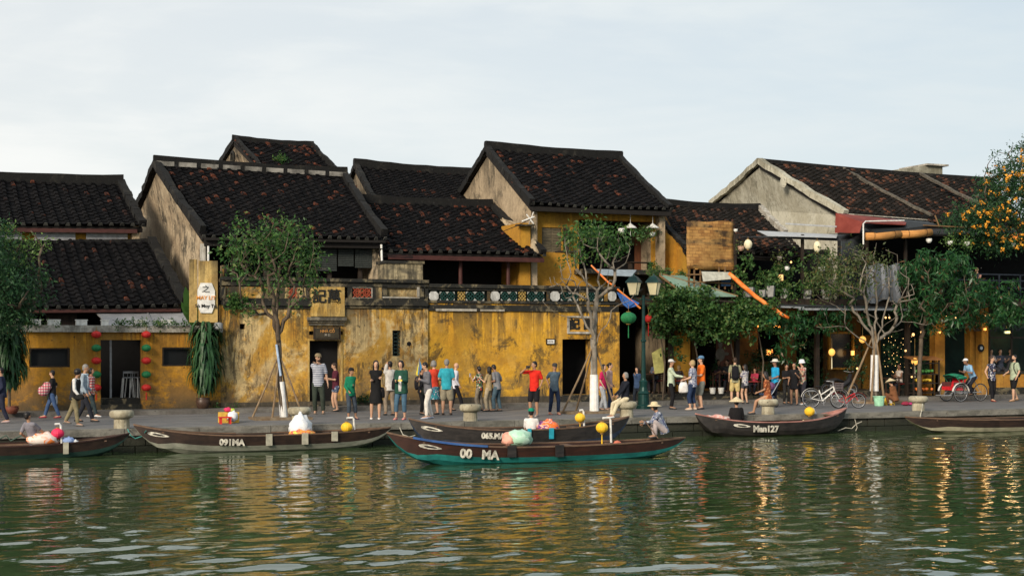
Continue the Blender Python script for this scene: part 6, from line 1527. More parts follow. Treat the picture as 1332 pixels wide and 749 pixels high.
def handbag(label, inf, side, c, drop=.0, size=(.13, .06, .11), cat='bag', body=None, strap=True, low=0.0, sname='handbag'):
    """bag hanging from a hand or a shoulder"""
    wr = inf['hands'][side][2]; p = world_of(inf, wr) if body is None else world_of(inf, body)
    q = p + Vector((0, 0, -drop)); T = thing(sname, label, cat, q + Vector((0, 0, -size[2] * 2)))
    mb = MB(); mb.loft([q + Vector((0, 0, -size[2] * 2)), q + Vector((0, 0, -size[2] * 1.7)), q + Vector((0, 0, -size[2] * .8)), q + Vector((0, 0, -.02))], [(size[0] * .85, size[1] * .8), (size[0], size[1]), (size[0] * .95, size[1] * .9), (size[0] * .6, size[1] * .4)], 10, side=(RT.x, RT.y, 0)); mb.build('pouch', cloth(c), T, smooth=True)
    if strap:
        mb = MB(); e = p + Vector((0, 0, .02 if body is None else .45)); mb.loft([q + RT * size[0] * .5, e, q - RT * size[0] * .5], .008, 4); mb.build('handle', cloth(tuple(x * .7 for x in c)), T)
def held(name, label, cat, inf, side, size, c, off=(0, 0, 0), lens=False):
    sh, el, wr = inf['hands'][side]; dd = (wr - el).normalized(); p = world_of(inf, wr + dd * .07 * inf['h'] * .9 + Vector(off)); T = thing(name, label, cat, p)
    rz_ = Matrix.Rotation(inf['rz'], 3, 'Z'); mb = MB(); mb.obox(p, rz_ @ Vector((size[0], 0, 0)), rz_ @ Vector((0, size[1], 0)), Vector((0, 0, size[2]))); mb.build('case', plain(name + '_shell', c, .4), T)
    if lens:
        d = rz_ @ Vector((0, 1, 0)); mb = MB(); mb.loft([p + d * size[1], p + d * (size[1] + .06)], [.03, .034], 10); mb.build('lens', EYE_M, T)

bk = (.012, .012, .014)
# walkers in front of the ochre restaurant wall (left)
person('person in dark clothes cut by the left edge, walking left', 3, 552, top=478, ang=-80, shirt=((.02, .025, .05), None), sleeve='long', bcol=(.02, .022, .04), fL=(-.05, -.11, .05), fR=(.05, .12, .04), hat=None, shoe=(.4, .3, .3))
_, i_ = person('woman in black t-shirt and jeans walking left with a bag on her arm', 68, 546.5, top=482, ang=-85, female=True, shirt=((.018, .017, .018), None), bcol=(.05, .09, .19), hair='short', shoe=(.28, .03, .05), fL=(-.04, -.15, .055), fR=(.04, .16, .04), hL=(-.10, .16, .60), hR=(.15, .05, .55), skin=0)
handbag('black shoulder bag on the arm of the woman in the black t-shirt', i_, 'R', (.02, .03, .025), .02, (.13, .07, .11))
T = thing('jacket', 'pink and red jacket draped over the arm of the woman in the black t-shirt', 'jacket', world_of(i_, i_['hands']['L'][2])); mb = MB(); q = world_of(i_, i_['hands']['L'][2]); mb.ell(q + Vector((0, -.05, -.03)), (.17, .10, .16), 10, 7); mb.ell(q + Vector((.1, -.05, .1)), (.14, .09, .14), 10, 7); mb.build('cloth', cloth((.6, .12, .18), 'plaid'), T, smooth=True)
_, i_ = person('long-haired woman in black walking left behind the woman in jeans', 75, 541, top=479, ang=-85, female=True, shirt=((.02, .02, .02), None), sleeve='long', bcol=(.03, .03, .04), hair='long', fL=(-.04, .10, .04), fR=(.04, -.12, .05), hR=(.12, .02, .48))
handbag('white plastic carrier bag hanging beside the jeans of the walking woman', i_, 'L', (.62, .62, .62), .02, (.17, .10, .22), sname='carrier_bag')
_, i_ = person('woman in black vest over white sleeves and khaki trousers striding right', 97, 556, top=480, ang=80, female=True, shirt=((.62, .61, .60), None), sleeve='long', vest=(.02, .02, .022), bcol=(.20, .17, .10), hair='afro', shoe=(.12, .11, .1), fL=(-.04, -.20, .07), fR=(.04, .08, .04), hR=(.09, .14, .52), hL=(-.1, .1, .55), lean=4)
handbag('black hip pouch of the woman in the black vest', i_, 'R', (.015, .015, .015), -.08, (.13, .08, .08), strap=False)
person('grey-haired man with pale blue scarf and dark trousers striding right', 109, 552, top=474, ang=85, shirt=((.30, .36, .42), None), sleeve='long', scarf=(.38, .47, .55), bcol=(.02, .022, .03), hcol='grey', fL=(-.05, -.14, .06), fR=(.05, .17, .04), hL=(-.1, .1, .55), skin=1, shoe=(.02, .02, .02))
person('woman in red and white checked blouse walking right behind the scarfed man', 118, 545, top=479, ang=80, female=True, shirt=((.50, .08, .09), 'plaid'), sleeve='long', bcol=(.03, .045, .05), shoe=(.6, .6, .6), hair='bob', fL=(-.04, -.08, .05), fR=(.04, .16, .04))
# by the plaque doorway
person('tall bearded man in striped shirt and cap with a hand on his chin', 414, 540, top=460, ang=10, shirt=((.52, .54, .58), 'stripe'), bcol=(.035, .045, .035), hat='cap', hatc=(.26, .20, .12), beard=True, glasses=True, hcol='brown', hR=(.035, .085, .845), hL=(-.16, .02, .50), skin=0, shoe=(.2, .14, .1), hyaw=-25, build=1.05)
person('woman in maroon top and denim shorts by the plaque door', 437, 537, top=472, ang=-70, female=True, shirt=((.09, .02, .035), None), bottom='hotpants', bcol=(.07, .10, .16), bpat='print', hair='short', hcol='brown', hL=(-.08, .20, .68), hR=(.08, .17, .66), skin=0, hpitch=15)
person('person in green hoodie, cropped grey trousers and black cap looking right', 456, 547.5, top=479, ang=25, female=True, shirt=((.01, .17, .09), None), sleeve='long', bottom='capri', bcol=(.045, .06, .08), hat='cap', hatc=(.02, .02, .02), hL=(.02, .16, .665), hR=(.10, .12, .56), hyaw=-30, fL=(-.12, -.02, .04), fR=(.06, .03, .04), shoe=(.05, .03, .05))
_, i_ = person('long-haired woman in a black dress with folded arms', 489, 547, top=469, ang=5, female=True, shirt=((.012, .012, .013), None), sleeve='long', bottom='dress', bcol=(0, 0, 0, .27), hair='long', hL=(.05, .10, .66), hR=(-.055, .09, .70), shoe=(.65, .6, .57), skin=0, hyaw=-8)
handbag('black bag hanging at the side of the woman in the black dress', i_, 'L', bk, .0, (.10, .07, .17), body=(-.17, -.02, .98), strap=True)
_, i_ = person('man in pale grey t-shirt raising a camera, back turned', 507, 542, top=470, ang=-160, shirt=((.50, .48, .45), None), bcol=(.24, .19, .14), hL=(-.05, .13, .89), hR=(.04, .14, .88), skin=1)
held('camera', 'black camera raised by the man in the pale grey t-shirt', 'camera', i_, 'L', (.07, .035, .045), bk, lens=True)
_, i_ = person('woman in dark green cardigan over white top and jeans', 522, 547.5, top=469, ang=-20, female=True, shirt=((.02, .075, .05), None), sleeve='long', openjacket=(.018, .065, .045), bottom='capri', bcol=(.06, .12, .18), hair='bob', hL=(-.07, .18, .66), hR=(.04, .19, .66), shoe=(.55, .2, .2), skin=0, hyaw=8)
held('snack_box', 'yellow snack held by the woman in the green cardigan', 'snack', i_, 'L', (.06, .04, .025), (.65, .50, .08))
handbag('black backpack slung behind the woman in the green cardigan', i_, 'L', bk, .0, (.13, .12, .18), body=(.20, -.10, 1.25), strap=True)
# the group with the guide
_, i_ = person('person in black with a black backpack left of the guide flag group', 548, 541, top=478, ang=75, shirt=(bk, None), sleeve='long', bcol=bk, backpack=(.015, .015, .02), hL=(-.05, .13, .66))
T = thing('guide_flag', 'small blue and yellow flag held above the group in the middle', 'flag', W(545, 500, G(548, 541).y - .05)); Yg = G(548, 541).y - .05
mb = MB(); mb.loft([W(545, 502, Yg), W(546, 465, Yg)], .012, 5); mb.build('staff', BK['stake'], T)
mb = MB(); mb.prism([W(545.5, 466, Yg), W(549, 478, Yg), W(545, 486, Yg), W(543.5, 488, Yg)], (0, .01, 0)); mb.build('blue_cloth', plain('flag_blue', (.05, .25, .50), .8), T, fixn=True)
mb = MB(); mb.prism([W(545, 470, Yg + .012), W(543.5, 489, Yg + .012), W(541, 487, Yg + .012)], (0, .01, 0)); mb.build('yellow_cloth', plain('flag_yellow', (.80, .62, .05), .8), T, fixn=True)
person('grey-haired woman in red top and teal skirt hidden behind the phone user', 565, 541, top=469, ang=-150, female=True, shirt=((.62, .06, .03), None), bottom='skirt', bcol=(.03, .20, .24), bpat='print', hcol='grey', hair='bob', skin=0)
_, i_ = person('woman in grey shirt and white trousers looking down at her phone', 557, 546.5, top=471, ang=-70, female=True, shirt=((.14, .14, .16), None), sleeve='long', bcol=(.66, .62, .57), hL=(-.06, .17, .69), hR=(.05, .16, .67), fL=(-.06, .05, .04), fR=(.06, -.09, .04), shoe=(.4, .42, .5), hpitch=18, lean=3, skin=0)
held('phone', 'phone held by the woman in the grey shirt', 'phone', i_, 'L', (.03, .01, .06), (.05, .05, .06))
handbag('black handbag at the hip of the woman in white trousers', i_, 'R', (.015, .02, .018), .0, (.15, .08, .12), body=(.19, .0, .95), strap=True)
person('man in turquoise shirt and beige shorts standing with his back turned', 581, 541.5, top=467.5, ang=170, shirt=((.03, .30, .38), None), bottom='shorts', bcol=(.28, .25, .18), hcol='grey', hR=(.10, .14, .66), hL=(-.12, .12, .62), skin=1, build=1.12, shoe=(.06, .04, .03))
person('bald man in white shirt and black trousers striding right', 592, 536, top=472, ang=110, shirt=((.55, .55, .62), None), sleeve='long', bcol=(.015, .015, .02), hair='bald', skin=0, fL=(-.05, -.08, .04), fR=(.06, .16, .04))
_, i_ = person('person in dark flowered shirt filming with a phone', 624, 536, top=477, ang=-130, female=True, shirt=((.03, .05, .03), 'floral'), bcol=(.22, .19, .15), hair='bun', hL=(-.10, .17, .76), hR=(.06, .14, .70), skin=1)
held('phone', 'phone raised by the person in the dark flowered shirt', 'phone', i_, 'L', (.03, .01, .06), (.35, .38, .45))
_, i_ = person('woman in beige half hidden behind the man bending over his phone', 636, 537, top=477, ang=-120, female=True, shirt=((.35, .26, .14), None), bcol=(.42, .34, .23), hair='long', hL=(-.10, .15, .72), skin=0)
handbag('lilac plastic bag between the couple near the wall', i_, 'R', (.42, .24, .36), -.02, (.14, .10, .14), sname='carrier_bag')
person('man in grey t-shirt and blue trousers bending his head', 647, 537, top=474, ang=-125, shirt=((.20, .20, .21), None), bcol=(.06, .10, .13), hL=(-.09, .14, .62), hR=(.11, .12, .62), lean=7, hpitch=22, skin=2, build=1.08)
_, i_ = person('man in red t-shirt and black shorts photographing with a camera', 695, 543.5, top=470, ang=-15, shirt=((.62, .025, .015), None), bottom='shorts', bcol=(.012, .012, .015), hR=(.10, .16, .865), hL=(-.135, .05, .55), hyaw=35, skin=1, shoe=(.30, .26, .24))
held('camera', 'black camera held up by the man in the red t-shirt', 'camera', i_, 'R', (.06, .035, .04), bk, lens=True)
person('man in slate blue polo, navy trousers and cap with hands behind his back', 721, 541, top=473, ang=10, shirt=((.07, .105, .14), None), sleeve='short', bcol=(.015, .025, .055), hat='cap', hatc=(.04, .04, .04), hL=(-.07, -.10, .56), hR=(.07, -.10, .56), shoe=(.35, .15, .12), skin=1, hyaw=10)
person('woman in magenta t-shirt and pale jeans walking right behind the bare tree', 784, 536, top=474, ang=65, female=True, shirt=((.50, .02, .10), None), bcol=(.42, .44, .47), hair='bob', fL=(-.05, -.08, .04), fR=(.05, .10, .04), skin=0)
person('dark-haired person in pale pink shirt beyond the woman in magenta', 792, 535, top=472, ang=60, female=True, shirt=((.55, .36, .32), None), bcol=(.03, .05, .10), hair='bun', skin=0, hR=(.14, .08, .55))
# bollards first so that sitters rest on them
stone = plaster('bollard_stone', (.50, .46, .34), (.34, .30, .21), ps=2.5, seed=71, streak=.4, grime=.3, stain=(.12, .10, .07))
def bollard(px, pyb, label):
    p = G(px, pyb); p.y = max(p.y, YE + .32); T = thing('mooring_bollard', label, 'bollard', p, group='stone mooring bollards along the quay')
    s = scl(px, p.y) ; k = 43.5 / 44
    mb = MB(); mb.lathe(p, [(.21, 0), (.20, .26), (.21, .30)], 18); mb.build('stem', stone, T, smooth=False)
    mb = MB(); mb.lathe(p, [(.20, .27), (.27, .29), (.31, .33), (.325, .40), (.31, .46), (.27, .49), (.0001, .50)], 20); mb.build('cap', stone, T, smooth=True)
    return p
bollard(158.5, 557.5, 'pale stone bollard in front of the lantern doorway'); bollard(401, 555, 'pale stone bollard by the striped-shirt man, right of the leafy tree'); bollard(629.5, 550, 'pale stone bollard in front of the couple looking at a phone')
bs1 = bollard(825, 544, 'stone bollard beside the lamp post with a woman seated on it'); bs2 = bollard(1018, 540.5, 'stone bollard carrying the woman in the rust dress'); bollard(1194.5, 534, 'pale stone bollard in front of the cyclo')
# lamp post area and cafe customers
_, i_ = person('grey-haired woman in black jacket and cream trousers sitting on the bollard', 0, 0, h=1.62, pos=bs1 + Vector((-.05, .0, 0)), ang=-65, female=True, shirt=((.012, .014, .022), None), sleeve='long', bcol=(.60, .52, .36), hcol='grey', hair='bob', sit=.355, fL=(-.06, .30, .04), fR=(.05, .27, .04), hL=(-.09, .20, .42), hR=(.09, .18, .42), lean=-2, shoe=(.66, .66, .66))
handbag('black and white patterned bag on the bollard behind the seated woman', i_, 'R', (.2, .2, .2), 0, (.16, .10, .12), body=(.30, -.05, .80), strap=False)
person('dark-haired woman in navy behind the lamp post', 829, 530, top=478, ang=-30, female=True, shirt=((.04, .07, .14), None), sleeve='long', bcol=(.015, .02, .03), hair='long', hR=(.0, .12, .80), skin=0)
def atwall(px, zf, Y): return Vector((XW(px, Y), Y, zf))
_, i_ = person('waiter in pale green shirt, black trousers and white cap handing something over', 873, 534, top=468, ang=75, shirt=((.50, .58, .44), None), sleeve='long', bcol=bk, hat='cap', hatc=(.6, .6, .58), hR=(.05, .25, .655), hL=(-.06, .22, .65), skin=1, hyaw=10)
_, i_ = person('woman in blue and white print blouse with navy capri trousers', 901, 535, top=468.5, ang=-120, female=True, shirt=((.33, .35, .42), 'print'), sleeve='short', bottom='capri', bcol=(.02, .035, .08), hcol='blond', hair='bob', skin=0, shoe=(.5, .4, .32), build=1.15, hL=(-.14, .14, .60))
handbag('white patterned shopping bag held by the woman in the print blouse', i_, 'L', (.66, .64, .62), .05, (.17, .09, .19))
person('man in orange t-shirt, grey shorts and blue cap beside the print blouse', 912, 534, top=463.5, ang=-70, shirt=((.80, .16, .02), None), bottom='shorts', bcol=(.17, .18, .16), hat='cap', hatc=(.10, .20, .33), hL=(-.07, .18, .62), hR=(.08, .16, .62), skin=0, build=1.05, shoe=(.03, .03, .04))
person('man with black backpack and yellow shorts, back turned', 956, 527, top=465, ang=175, shirt=((.28, .27, .17), None), bottom='shorts', bcol=(.58, .46, .20), backpack=(.012, .012, .016), skin=0, hcol='brown', hR=(.10, .16, .68), shoe=(.3, .2, .15))
person('woman in grey t-shirt and dark shorts eating beside the backpacked man', 969, 527, top=474, ang=-150, female=True, shirt=((.42, .40, .39), 'print'), bottom='hotpants', bcol=(.05, .05, .06), hair='long', skin=0, hL=(-.06, .14, .78), hR=(.06, .14, .78))
person('man in bright blue shirt and pale hat pushing a stroller', 1008, 531, top=468, ang=-70, shirt=((.02, .30, .55), None), sleeve='short', bcol=(.02, .02, .03), hat='brim', hatc=(.62, .58, .50), skin=2, hL=(-.08, .14, .60), hR=(.07, .12, .62))
person('long-haired woman in rust patterned dress sitting on the bollard', 0, 0, h=1.6, pos=bs2 + Vector((0, .02, 0)), ang=-110, female=True, shirt=((.22, .06, .025), 'ethnic'), bottom='dress', bcol=(0, 0, 0, .24), hair='long', sit=.36, fL=(-.06, .27, .04), fR=(.05, .30, .04), hL=(-.09, .18, .44), skin=1, lean=4, hpitch=10)
person('man in black t-shirt among the plants behind the rust dress', 1023, 527, top=474, ang=20, shirt=(bk, None), bcol=(.02, .02, .02), skin=1, hR=(.06, .16, .66))
person('woman in short black dress looking left beside the white hat', 1033, 528.5, top=472, ang=-15, female=True, shirt=(bk, None), bottom='dress', bcol=(0, 0, 0, .40), hair='bun', skin=1, hL=(-.08, .14, .72))
_, i_ = person('person in white bucket hat and flowered shirt raising a phone', 1044, 528, top=468.5, ang=-60, female=True, shirt=((.30, .16, .14), 'floral'), bcol=(.03, .03, .04), hat='bucket', hatc=(.72, .72, .74), hair='bob', hL=(-.06, .17, .80), hR=(.06, .16, .76), skin=0, shoe=(.6, .6, .6), fR=(.05, -.06, .04))
# cyclo side
person('woman in black patterned top and trousers strolling beside the cyclo', 1290, 524, top=463.5, ang=15, female=True, shirt=((.03, .03, .04), 'print'), sleeve='none', bcol=(.012, .012, .014), hair='bun', hcol='brown', hR=(.19, .08, .56), hL=(.02, .12, .68), skin=0, hyaw=-30, fL=(-.05, -.05, .04), fR=(.05, .08, .04), shoe=(.2, .05, .04))
person('bearded man in pale green t-shirt and black shorts walking left with backpack', 1319, 524, top=461.5, ang=-60, shirt=((.36, .42, .30), None), bottom='shorts', bcol=bk, beard=True, backpack=(.02, .025, .02), skin=0, hcol='black', fL=(-.05, .06, .04), fR=(.06, -.14, .06), hL=(-.15, .06, .52), hR=(.10, .16, .58), shoe=(.25, .15, .08))
# seated and background people
FZ = .34
def seated(label, px, Y, ang, sc_, shirt, skin=1, female=False, hair='short', hcol='black', fz=FZ, chair=True, hands=((-.06, .20, .50), (.07, .18, .50)), sleeve='short', bcol=(.03, .03, .04), hat=None, h=1.6, bottom='pants', **kw):
    p = atwall(px, fz, Y)
    return person(label, 0, 0, h=h, pos=p, ang=ang, shirt=shirt, sleeve=sleeve, bcol=bcol, skin=skin, female=female, hair=hair, hcol=hcol, sit=.30, fL=(-.06, .25, .04), fR=(.06, .24, .04), hL=hands[0], hR=hands[1], hat=hat, bottom=bottom, **kw)
chm = plain('dark_chair_wood', (.05, .025, .015), .6); chr_ = plain('red_cushion', (.25, .03, .025), .7)
def chair(label, p, ang, mat=chm, hs=.46, back=.88, group='cafe chairs', w=.21, seatm=None, nm='chair'):
    a = R(ang); d = (-FW) * math.cos(a) + RT * math.sin(a); rz = math.atan2(d.y, d.x) - math.pi / 2
    T = thing(nm, label, 'chair', p, rz, group=group, local=True)
    for (x, y, t) in ((-w, w, hs), (w, w, hs), (-w, -w, back), (w, -w, back)):
        mb = MB(); mb.box(x - .018, x + .018, y - .018, y + .018, 0, t); mb.build('leg', mat, T)
    mb = MB(); mb.box(-w - .015, w + .015, -w + .02, w + .03, hs + .001, hs + .04); mb.build('seat', seatm or mat, T)
    if back > hs + .1:
        mb = MB()
        for k in range(4): mb.box(-w + .02, w - .02, -w - .012, -w + .012, back - .05 - k * .09, back - .02 - k * .09)
        mb.build('backrest', mat, T)
    return T
def table(label, p, w=.4, hh=.74, mat=chm, nm='table', clothm=None):
    T = thing(nm, label, 'table', p, TH * -0, group='cafe tables', local=True)
    for sx in (-1, 1):
        for sy in (-1, 1): mb = MB(); mb.box(sx * w * .9 - .02, sx * w * .9 + .02, sy * w * .7 - .02, sy * w * .7 + .02, 0, hh); mb.build('leg', mat, T)
    mb = MB(); mb.box(-w, w, -w * .8, w * .8, hh + .001, hh + .035); mb.build('tabletop', clothm or mat, T)
    return T
def seat_at(label, clabel, px, Y, ang, **kw):
    p = atwall(px, kw.get('fz', FZ), Y); chair(clabel, p + Vector((0, 0, 0)), ang, seatm=chr_)
    kw.setdefault('shirt', ((.05, .05, .06), None))
    return seated(label, px, Y, ang, 0, **kw)
table('dark table with white cups behind the lamp post', atwall(848, FZ, 48.2), .55)
seat_at('person in dark cap at the table behind the lamp post', 'red-cushioned chair under the person in the dark cap', 853, 48.7, -30, shirt=((.12, .14, .2), None), hat='cap', hatc=(.05, .05, .06))
seat_at('blond child at the cafe table behind the waiter', 'chair of the blond child behind the waiter', 883, 48.5, 150, shirt=((.10, .10, .12), None), hcol='blond', hair='bob', h=1.35, skin=0)
seat_at('woman in dark clothes seated deep in the cafe left of the backpacked man', 'chair deep in the cafe under the woman in dark clothes', 934, 48.9, 20, shirt=((.07, .04, .05), None), female=True, hair='long')
seat_at('man in dark shirt seated beside her in the shadow', 'chair in the shadow under the man in the dark shirt', 946, 48.6, -40, shirt=((.05, .06, .07), None))
seat_at('woman in white sleeveless top seated by the string lights', 'chair of the woman in the white sleeveless top', 1170, 47.7, -55, shirt=((.62, .55, .50), None), sleeve='none', female=True, hair='bun', skin=2, fz=.14)
table('small dark food table under the string lights', atwall(1156, .14, 47.5), .35, .7)
# hawker crouching with conical hat
p = G(1166, 527); _, i_ = person('hawker in rust brown clothes and conical hat crouching by the yellow crate', 0, 0, h=1.5, pos=p + Vector((0, .05, 0)), ang=-140, female=True, shirt=((.17, .07, .03), None), sleeve='long', bcol=(.14, .06, .03), sit=.14, fL=(-.07, .16, .04), fR=(.06, .14, .04), hL=(-.05, .20, .26), hR=(.06, .2, .26), lean=16, hat='cone', hpitch=14)
for lab, px, ang, sh in (('dark-haired woman in pale top seated left behind the restaurant window', 1289, 10, (.35, .30, .28)), ('person in dark shirt in the middle of the three diners behind the window', 1301, -5, (.05, .06, .09)), ('man in dark shirt on the right of the three diners behind the window', 1314, -12, (.06, .06, .07))):
    p = atwall(px, .86, YF + .75); person(lab, 0, 0, h=1.62, pos=p + Vector((0, 0, -.30)), ang=ang, shirt=(sh, None), sit=.40, fL=(-.06, .2, .12), fR=(.06, .2, .12), hL=(-.08, .2, .62), hR=(.08, .2, .62), female=lab.startswith('dark-'), hair='bob' if lab.startswith('dark-') else 'short', skin=0)
T = thing('bar_bench', 'long dark window bench under the three diners', 'bench', (XW(1300, YF + .8), YF + .8, .3)); mb = MB(); mb.box(XW(1284, YF + .7), XW(1332, YF + .7), YF + .55, YF + .95, 1.02, 1.08); mb.build('seat', chm, T)
for px_ in (1286, 1329):
    mb = MB(); mb.box(XW(px_, YF + .7) - .04, XW(px_, YF + .7) + .04, YF + .6, YF + .9, .3, 1.019); mb.build('leg', chm, T)
person('bare-armed person seated at the upper balcony rail on the right', 0, 0, h=1.65, pos=(XW(1271, 47.9), 47.9, FZ2), ang=-50, shirt=((.38, .20, .16), None), sit=.30, fL=(-.06, .24, .04), fR=(.06, .24, .04), hL=(-.06, .2, .52), hR=(.06, .18, .5), skin=0, hair='bald')
person('person in orange robe on the upper terrace under the bamboo blinds', 0, 0, h=1.55, pos=(XW(1155, 47.9), 47.9, FLZ), ang=150, shirt=((.55, .09, .02), None), sleeve='long', sit=.42, fL=(-.06, .2, .1), fR=(.06, .2, .1), skin=1)
# boat people
p = onboat('L', 37, .05); p.z += .24; person('man in grey shirt reclining in the far left sampan, back turned', 0, 0, h=1.62, pos=p + Vector((.15, 0, .02)), ang=150, shirt=((.20, .19, .22), None), sleeve='short', bcol=(.05, .05, .06), sit=.06, fL=(-.06, .42, .04), fR=(.06, .40, .05), hL=(-.14, -.02, .12), hR=(.12, .16, .16), lean=-20, hcol='black')
p = onboat('2', 691, .05); person('boatman in green cap and white shirt seated in the 065.MA sampan', 0, 0, h=1.6, pos=p + Vector((0, 0, .10)), ang=165, shirt=((.66, .64, .62), None), sleeve='short', bcol=(.05, .05, .06), sit=.07, fL=(-.06, .40, .02), fR=(.06, .38, .02), hL=(-.10, .2, .2), hR=(.1, .2, .2), hat='cap', hatc=(.01, .22, .14))
p = onboat('3', 864, .0); _, iw = person('woman in straw hat and patterned blouse crouching at the oar of the nearest sampan', 0, 0, h=1.55, pos=p + Vector((0, 0, .20)), ang=-80, female=True, shirt=((.16, .19, .26), 'print'), sleeve='long', bcol=(.42, .36, .36), sit=.13, fL=(-.07, .17, .05), fR=(.06, .15, .05), hL=(-.05, .36, .28), hR=(.05, .34, .24), lean=22, hat='straw', hair='bob')
wr = world_of(iw, iw['hands']['L'][2]); oar('wooden oar held by the woman in the straw hat', wr + Vector((-.02, -.05, .06)), wr + Vector((.22, -.36, -.40)), .013, blade=False)
p = onboat('4', 958, .05); person('person in black with a conical hat sitting in the Man127 sampan', 0, 0, h=1.65, pos=p + Vector((0, 0, .13)), ang=-175, shirt=((.012, .011, .012), None), sleeve='long', bcol=bk, sit=.07, fL=(-.06, .40, .02), fR=(.06, .38, .02), hL=(-.12, .16, .16), hR=(.12, .16, .16), hat='cone', build=1.2)

# ================================================================ street furniture and objects
# --- lantern strings at the restaurant door
Yl = YF - .22
for col_, px_, nm in ((0, 125.3, 'left'), (1, 190.3, 'right')):
    for k, (y, c_) in enumerate(((435, 'red'), (452.5, 'green'), (469, 'red'), (487, 'green'), (504, 'red'))):
        order = ['topmost red', 'upper green', 'middle red', 'lower green', 'lowest red'][k]
        lantern('%s silk lantern of the string hanging %s of the restaurant doorway' % (order, nm), W(px_, y, Yl), .155, LM[c_], squash=.74, tassel=.28 if k == 4 else 0, group='lantern strings beside the doorway', cord=W(px_, y - 10, Yl))
# --- bar stools and bollards inside the restaurant door
for i, (px_, Y_) in enumerate(((166, 48.3), (172.5, 48.5), (179.5, 48.25))):
    p = atwall(px_, .34, Y_); T = thing('bar_stool', ['grey metal bar stool, leftmost of three inside the lantern doorway', 'grey metal bar stool in the middle of three inside the lantern doorway', 'grey metal bar stool, rightmost of three inside the lantern doorway'][i], 'bar stool', p, .3 * i, group='bar stools in the doorway', local=True)
    for sx in (-1, 1):
        for sy in (-1, 1): mb = MB(); mb.loft([(sx * .2, sy * .2, 0), (sx * .14, sy * .14, .78)], .018, 6); mb.build('leg', pipe, T)
    mb = MB(); mb.box(-.14, .14, -.14, .14, .78, .81); mb.build('seat', M['greymetal'], T); mb = MB(); mb.box(-.13, .13, .12, .135, .93, 1.0); mb.box(-.13, -.11, .12, .135, .81, .929); mb.box(.11, .13, .12, .135, .81, .929); mb.build('backrest', M['greymetal'], T)
T = thing('vent_pipe', 'small grey wall bracket with a metal can at the end of the restaurant parapet', 'wall fixture', W(283, 425, 46.8)); mb = MB(); c_ = W(284, 424, 46.8); mb.lathe(c_ + Vector((0, 0, -.12)), [(.10, 0), (.14, .04), (.14, .2), (.08, .24)], 12); mb.bar(c_, c_ + Vector((0, .4, 0)), .04, .04); mb.build('can', M['greymetal'], T)
# --- yellow crate with goods by the wall
p = G(298, 549.5); T = thing('yellow_crate', 'yellow cardboard carton standing on the road in front of the leafy tree', 'carton', p)
mb = MB(); mb.box(p.x - .27, p.x + .27, p.y - .1, p.y + .25, .0, .30); mb.build('carton', plain('yellow_carton', (.62, .38, .06), .7), T); mb = MB(); mb.box(p.x - .1, p.x + .1, p.y - .108, p.y - .102, .06, .24); mb.build('label', plain('orange_print', (.6, .2, .04), .7), T)
p2 = G(291, 550.5); T = thing('red_stool', 'small red plastic stool in front of the yellow carton', 'stool', p2)
for sx in (-1, 1):
    for sy in (-1, 1): mb = MB(); mb.box(p2.x + sx * .13 - .02, p2.x + sx * .13 + .02, p2.y + sy * .1 - .25, p2.y + sy * .1 - .21, 0, .17); mb.build('leg', LM['red'], T)
mb = MB(); mb.box(p2.x - .17, p2.x + .17, p2.y - .37, p2.y - .09, .171, .2); mb.build('seat', LM['red'], T)
bag('plastic_bag', 'white plastic bag leaning on the yellow carton', 'bag', G(300, 549.5) + Vector((0, -.28, .17)), (.15, .12, .18), m_wh, 31)
bag('small_bundle', 'magenta bundle on top of the yellow carton', 'bundle', G(297, 549.5) + Vector((0, .05, .36)), (.12, .1, .08), plain('magenta_cloth', (.6, .03, .12), .7), 32)
bag('small_bundle', 'lime bottle cap bundle on the right end of the yellow carton', 'bundle', G(303, 549.5) + Vector((0, .05, .35)), (.07, .07, .06), plain('lime_plastic', (.45, .55, .08), .5), 33)
# --- street lamp
lp = G(837, 531.5); T = thing('street_lamp', 'dark green cast street lamp with two cream glass lanterns', 'street lamp', lp); lg = plain('dark_green_iron', (.006, .04, .036), .4, .2)
top = W(837, 384, lp.y); mb = MB(); mb.lathe(lp, [(.26, 0), (.26, .12), (.2, .16), (.19, .5), (.22, .54), (.16, .62), (.13, .75), (.15, .95), (.10, 1.0), (.09, 1.05)], 16); mb.build('base', lg, T, smooth=False)
mb = MB(); mb.loft([lp + Vector((0, 0, 1.0)), lp + Vector((0, 0, 2.4)), top], [.085, .065, .05], 12); mb.lathe(lp + Vector((0, 0, 2.3)), [(.07, 0), (.10, .03), (.10, .08), (.07, .1)], 12); mb.build('pole', lg, T, smooth=False)
cg = Sh('cream_lamp_glass'); cg.b.inputs['Emission Color'].default_value = (1, .85, .5, 1); cg.b.inputs['Emission Strength'].default_value = .12; cgm = cg.out((.72, .62, .38), .3)
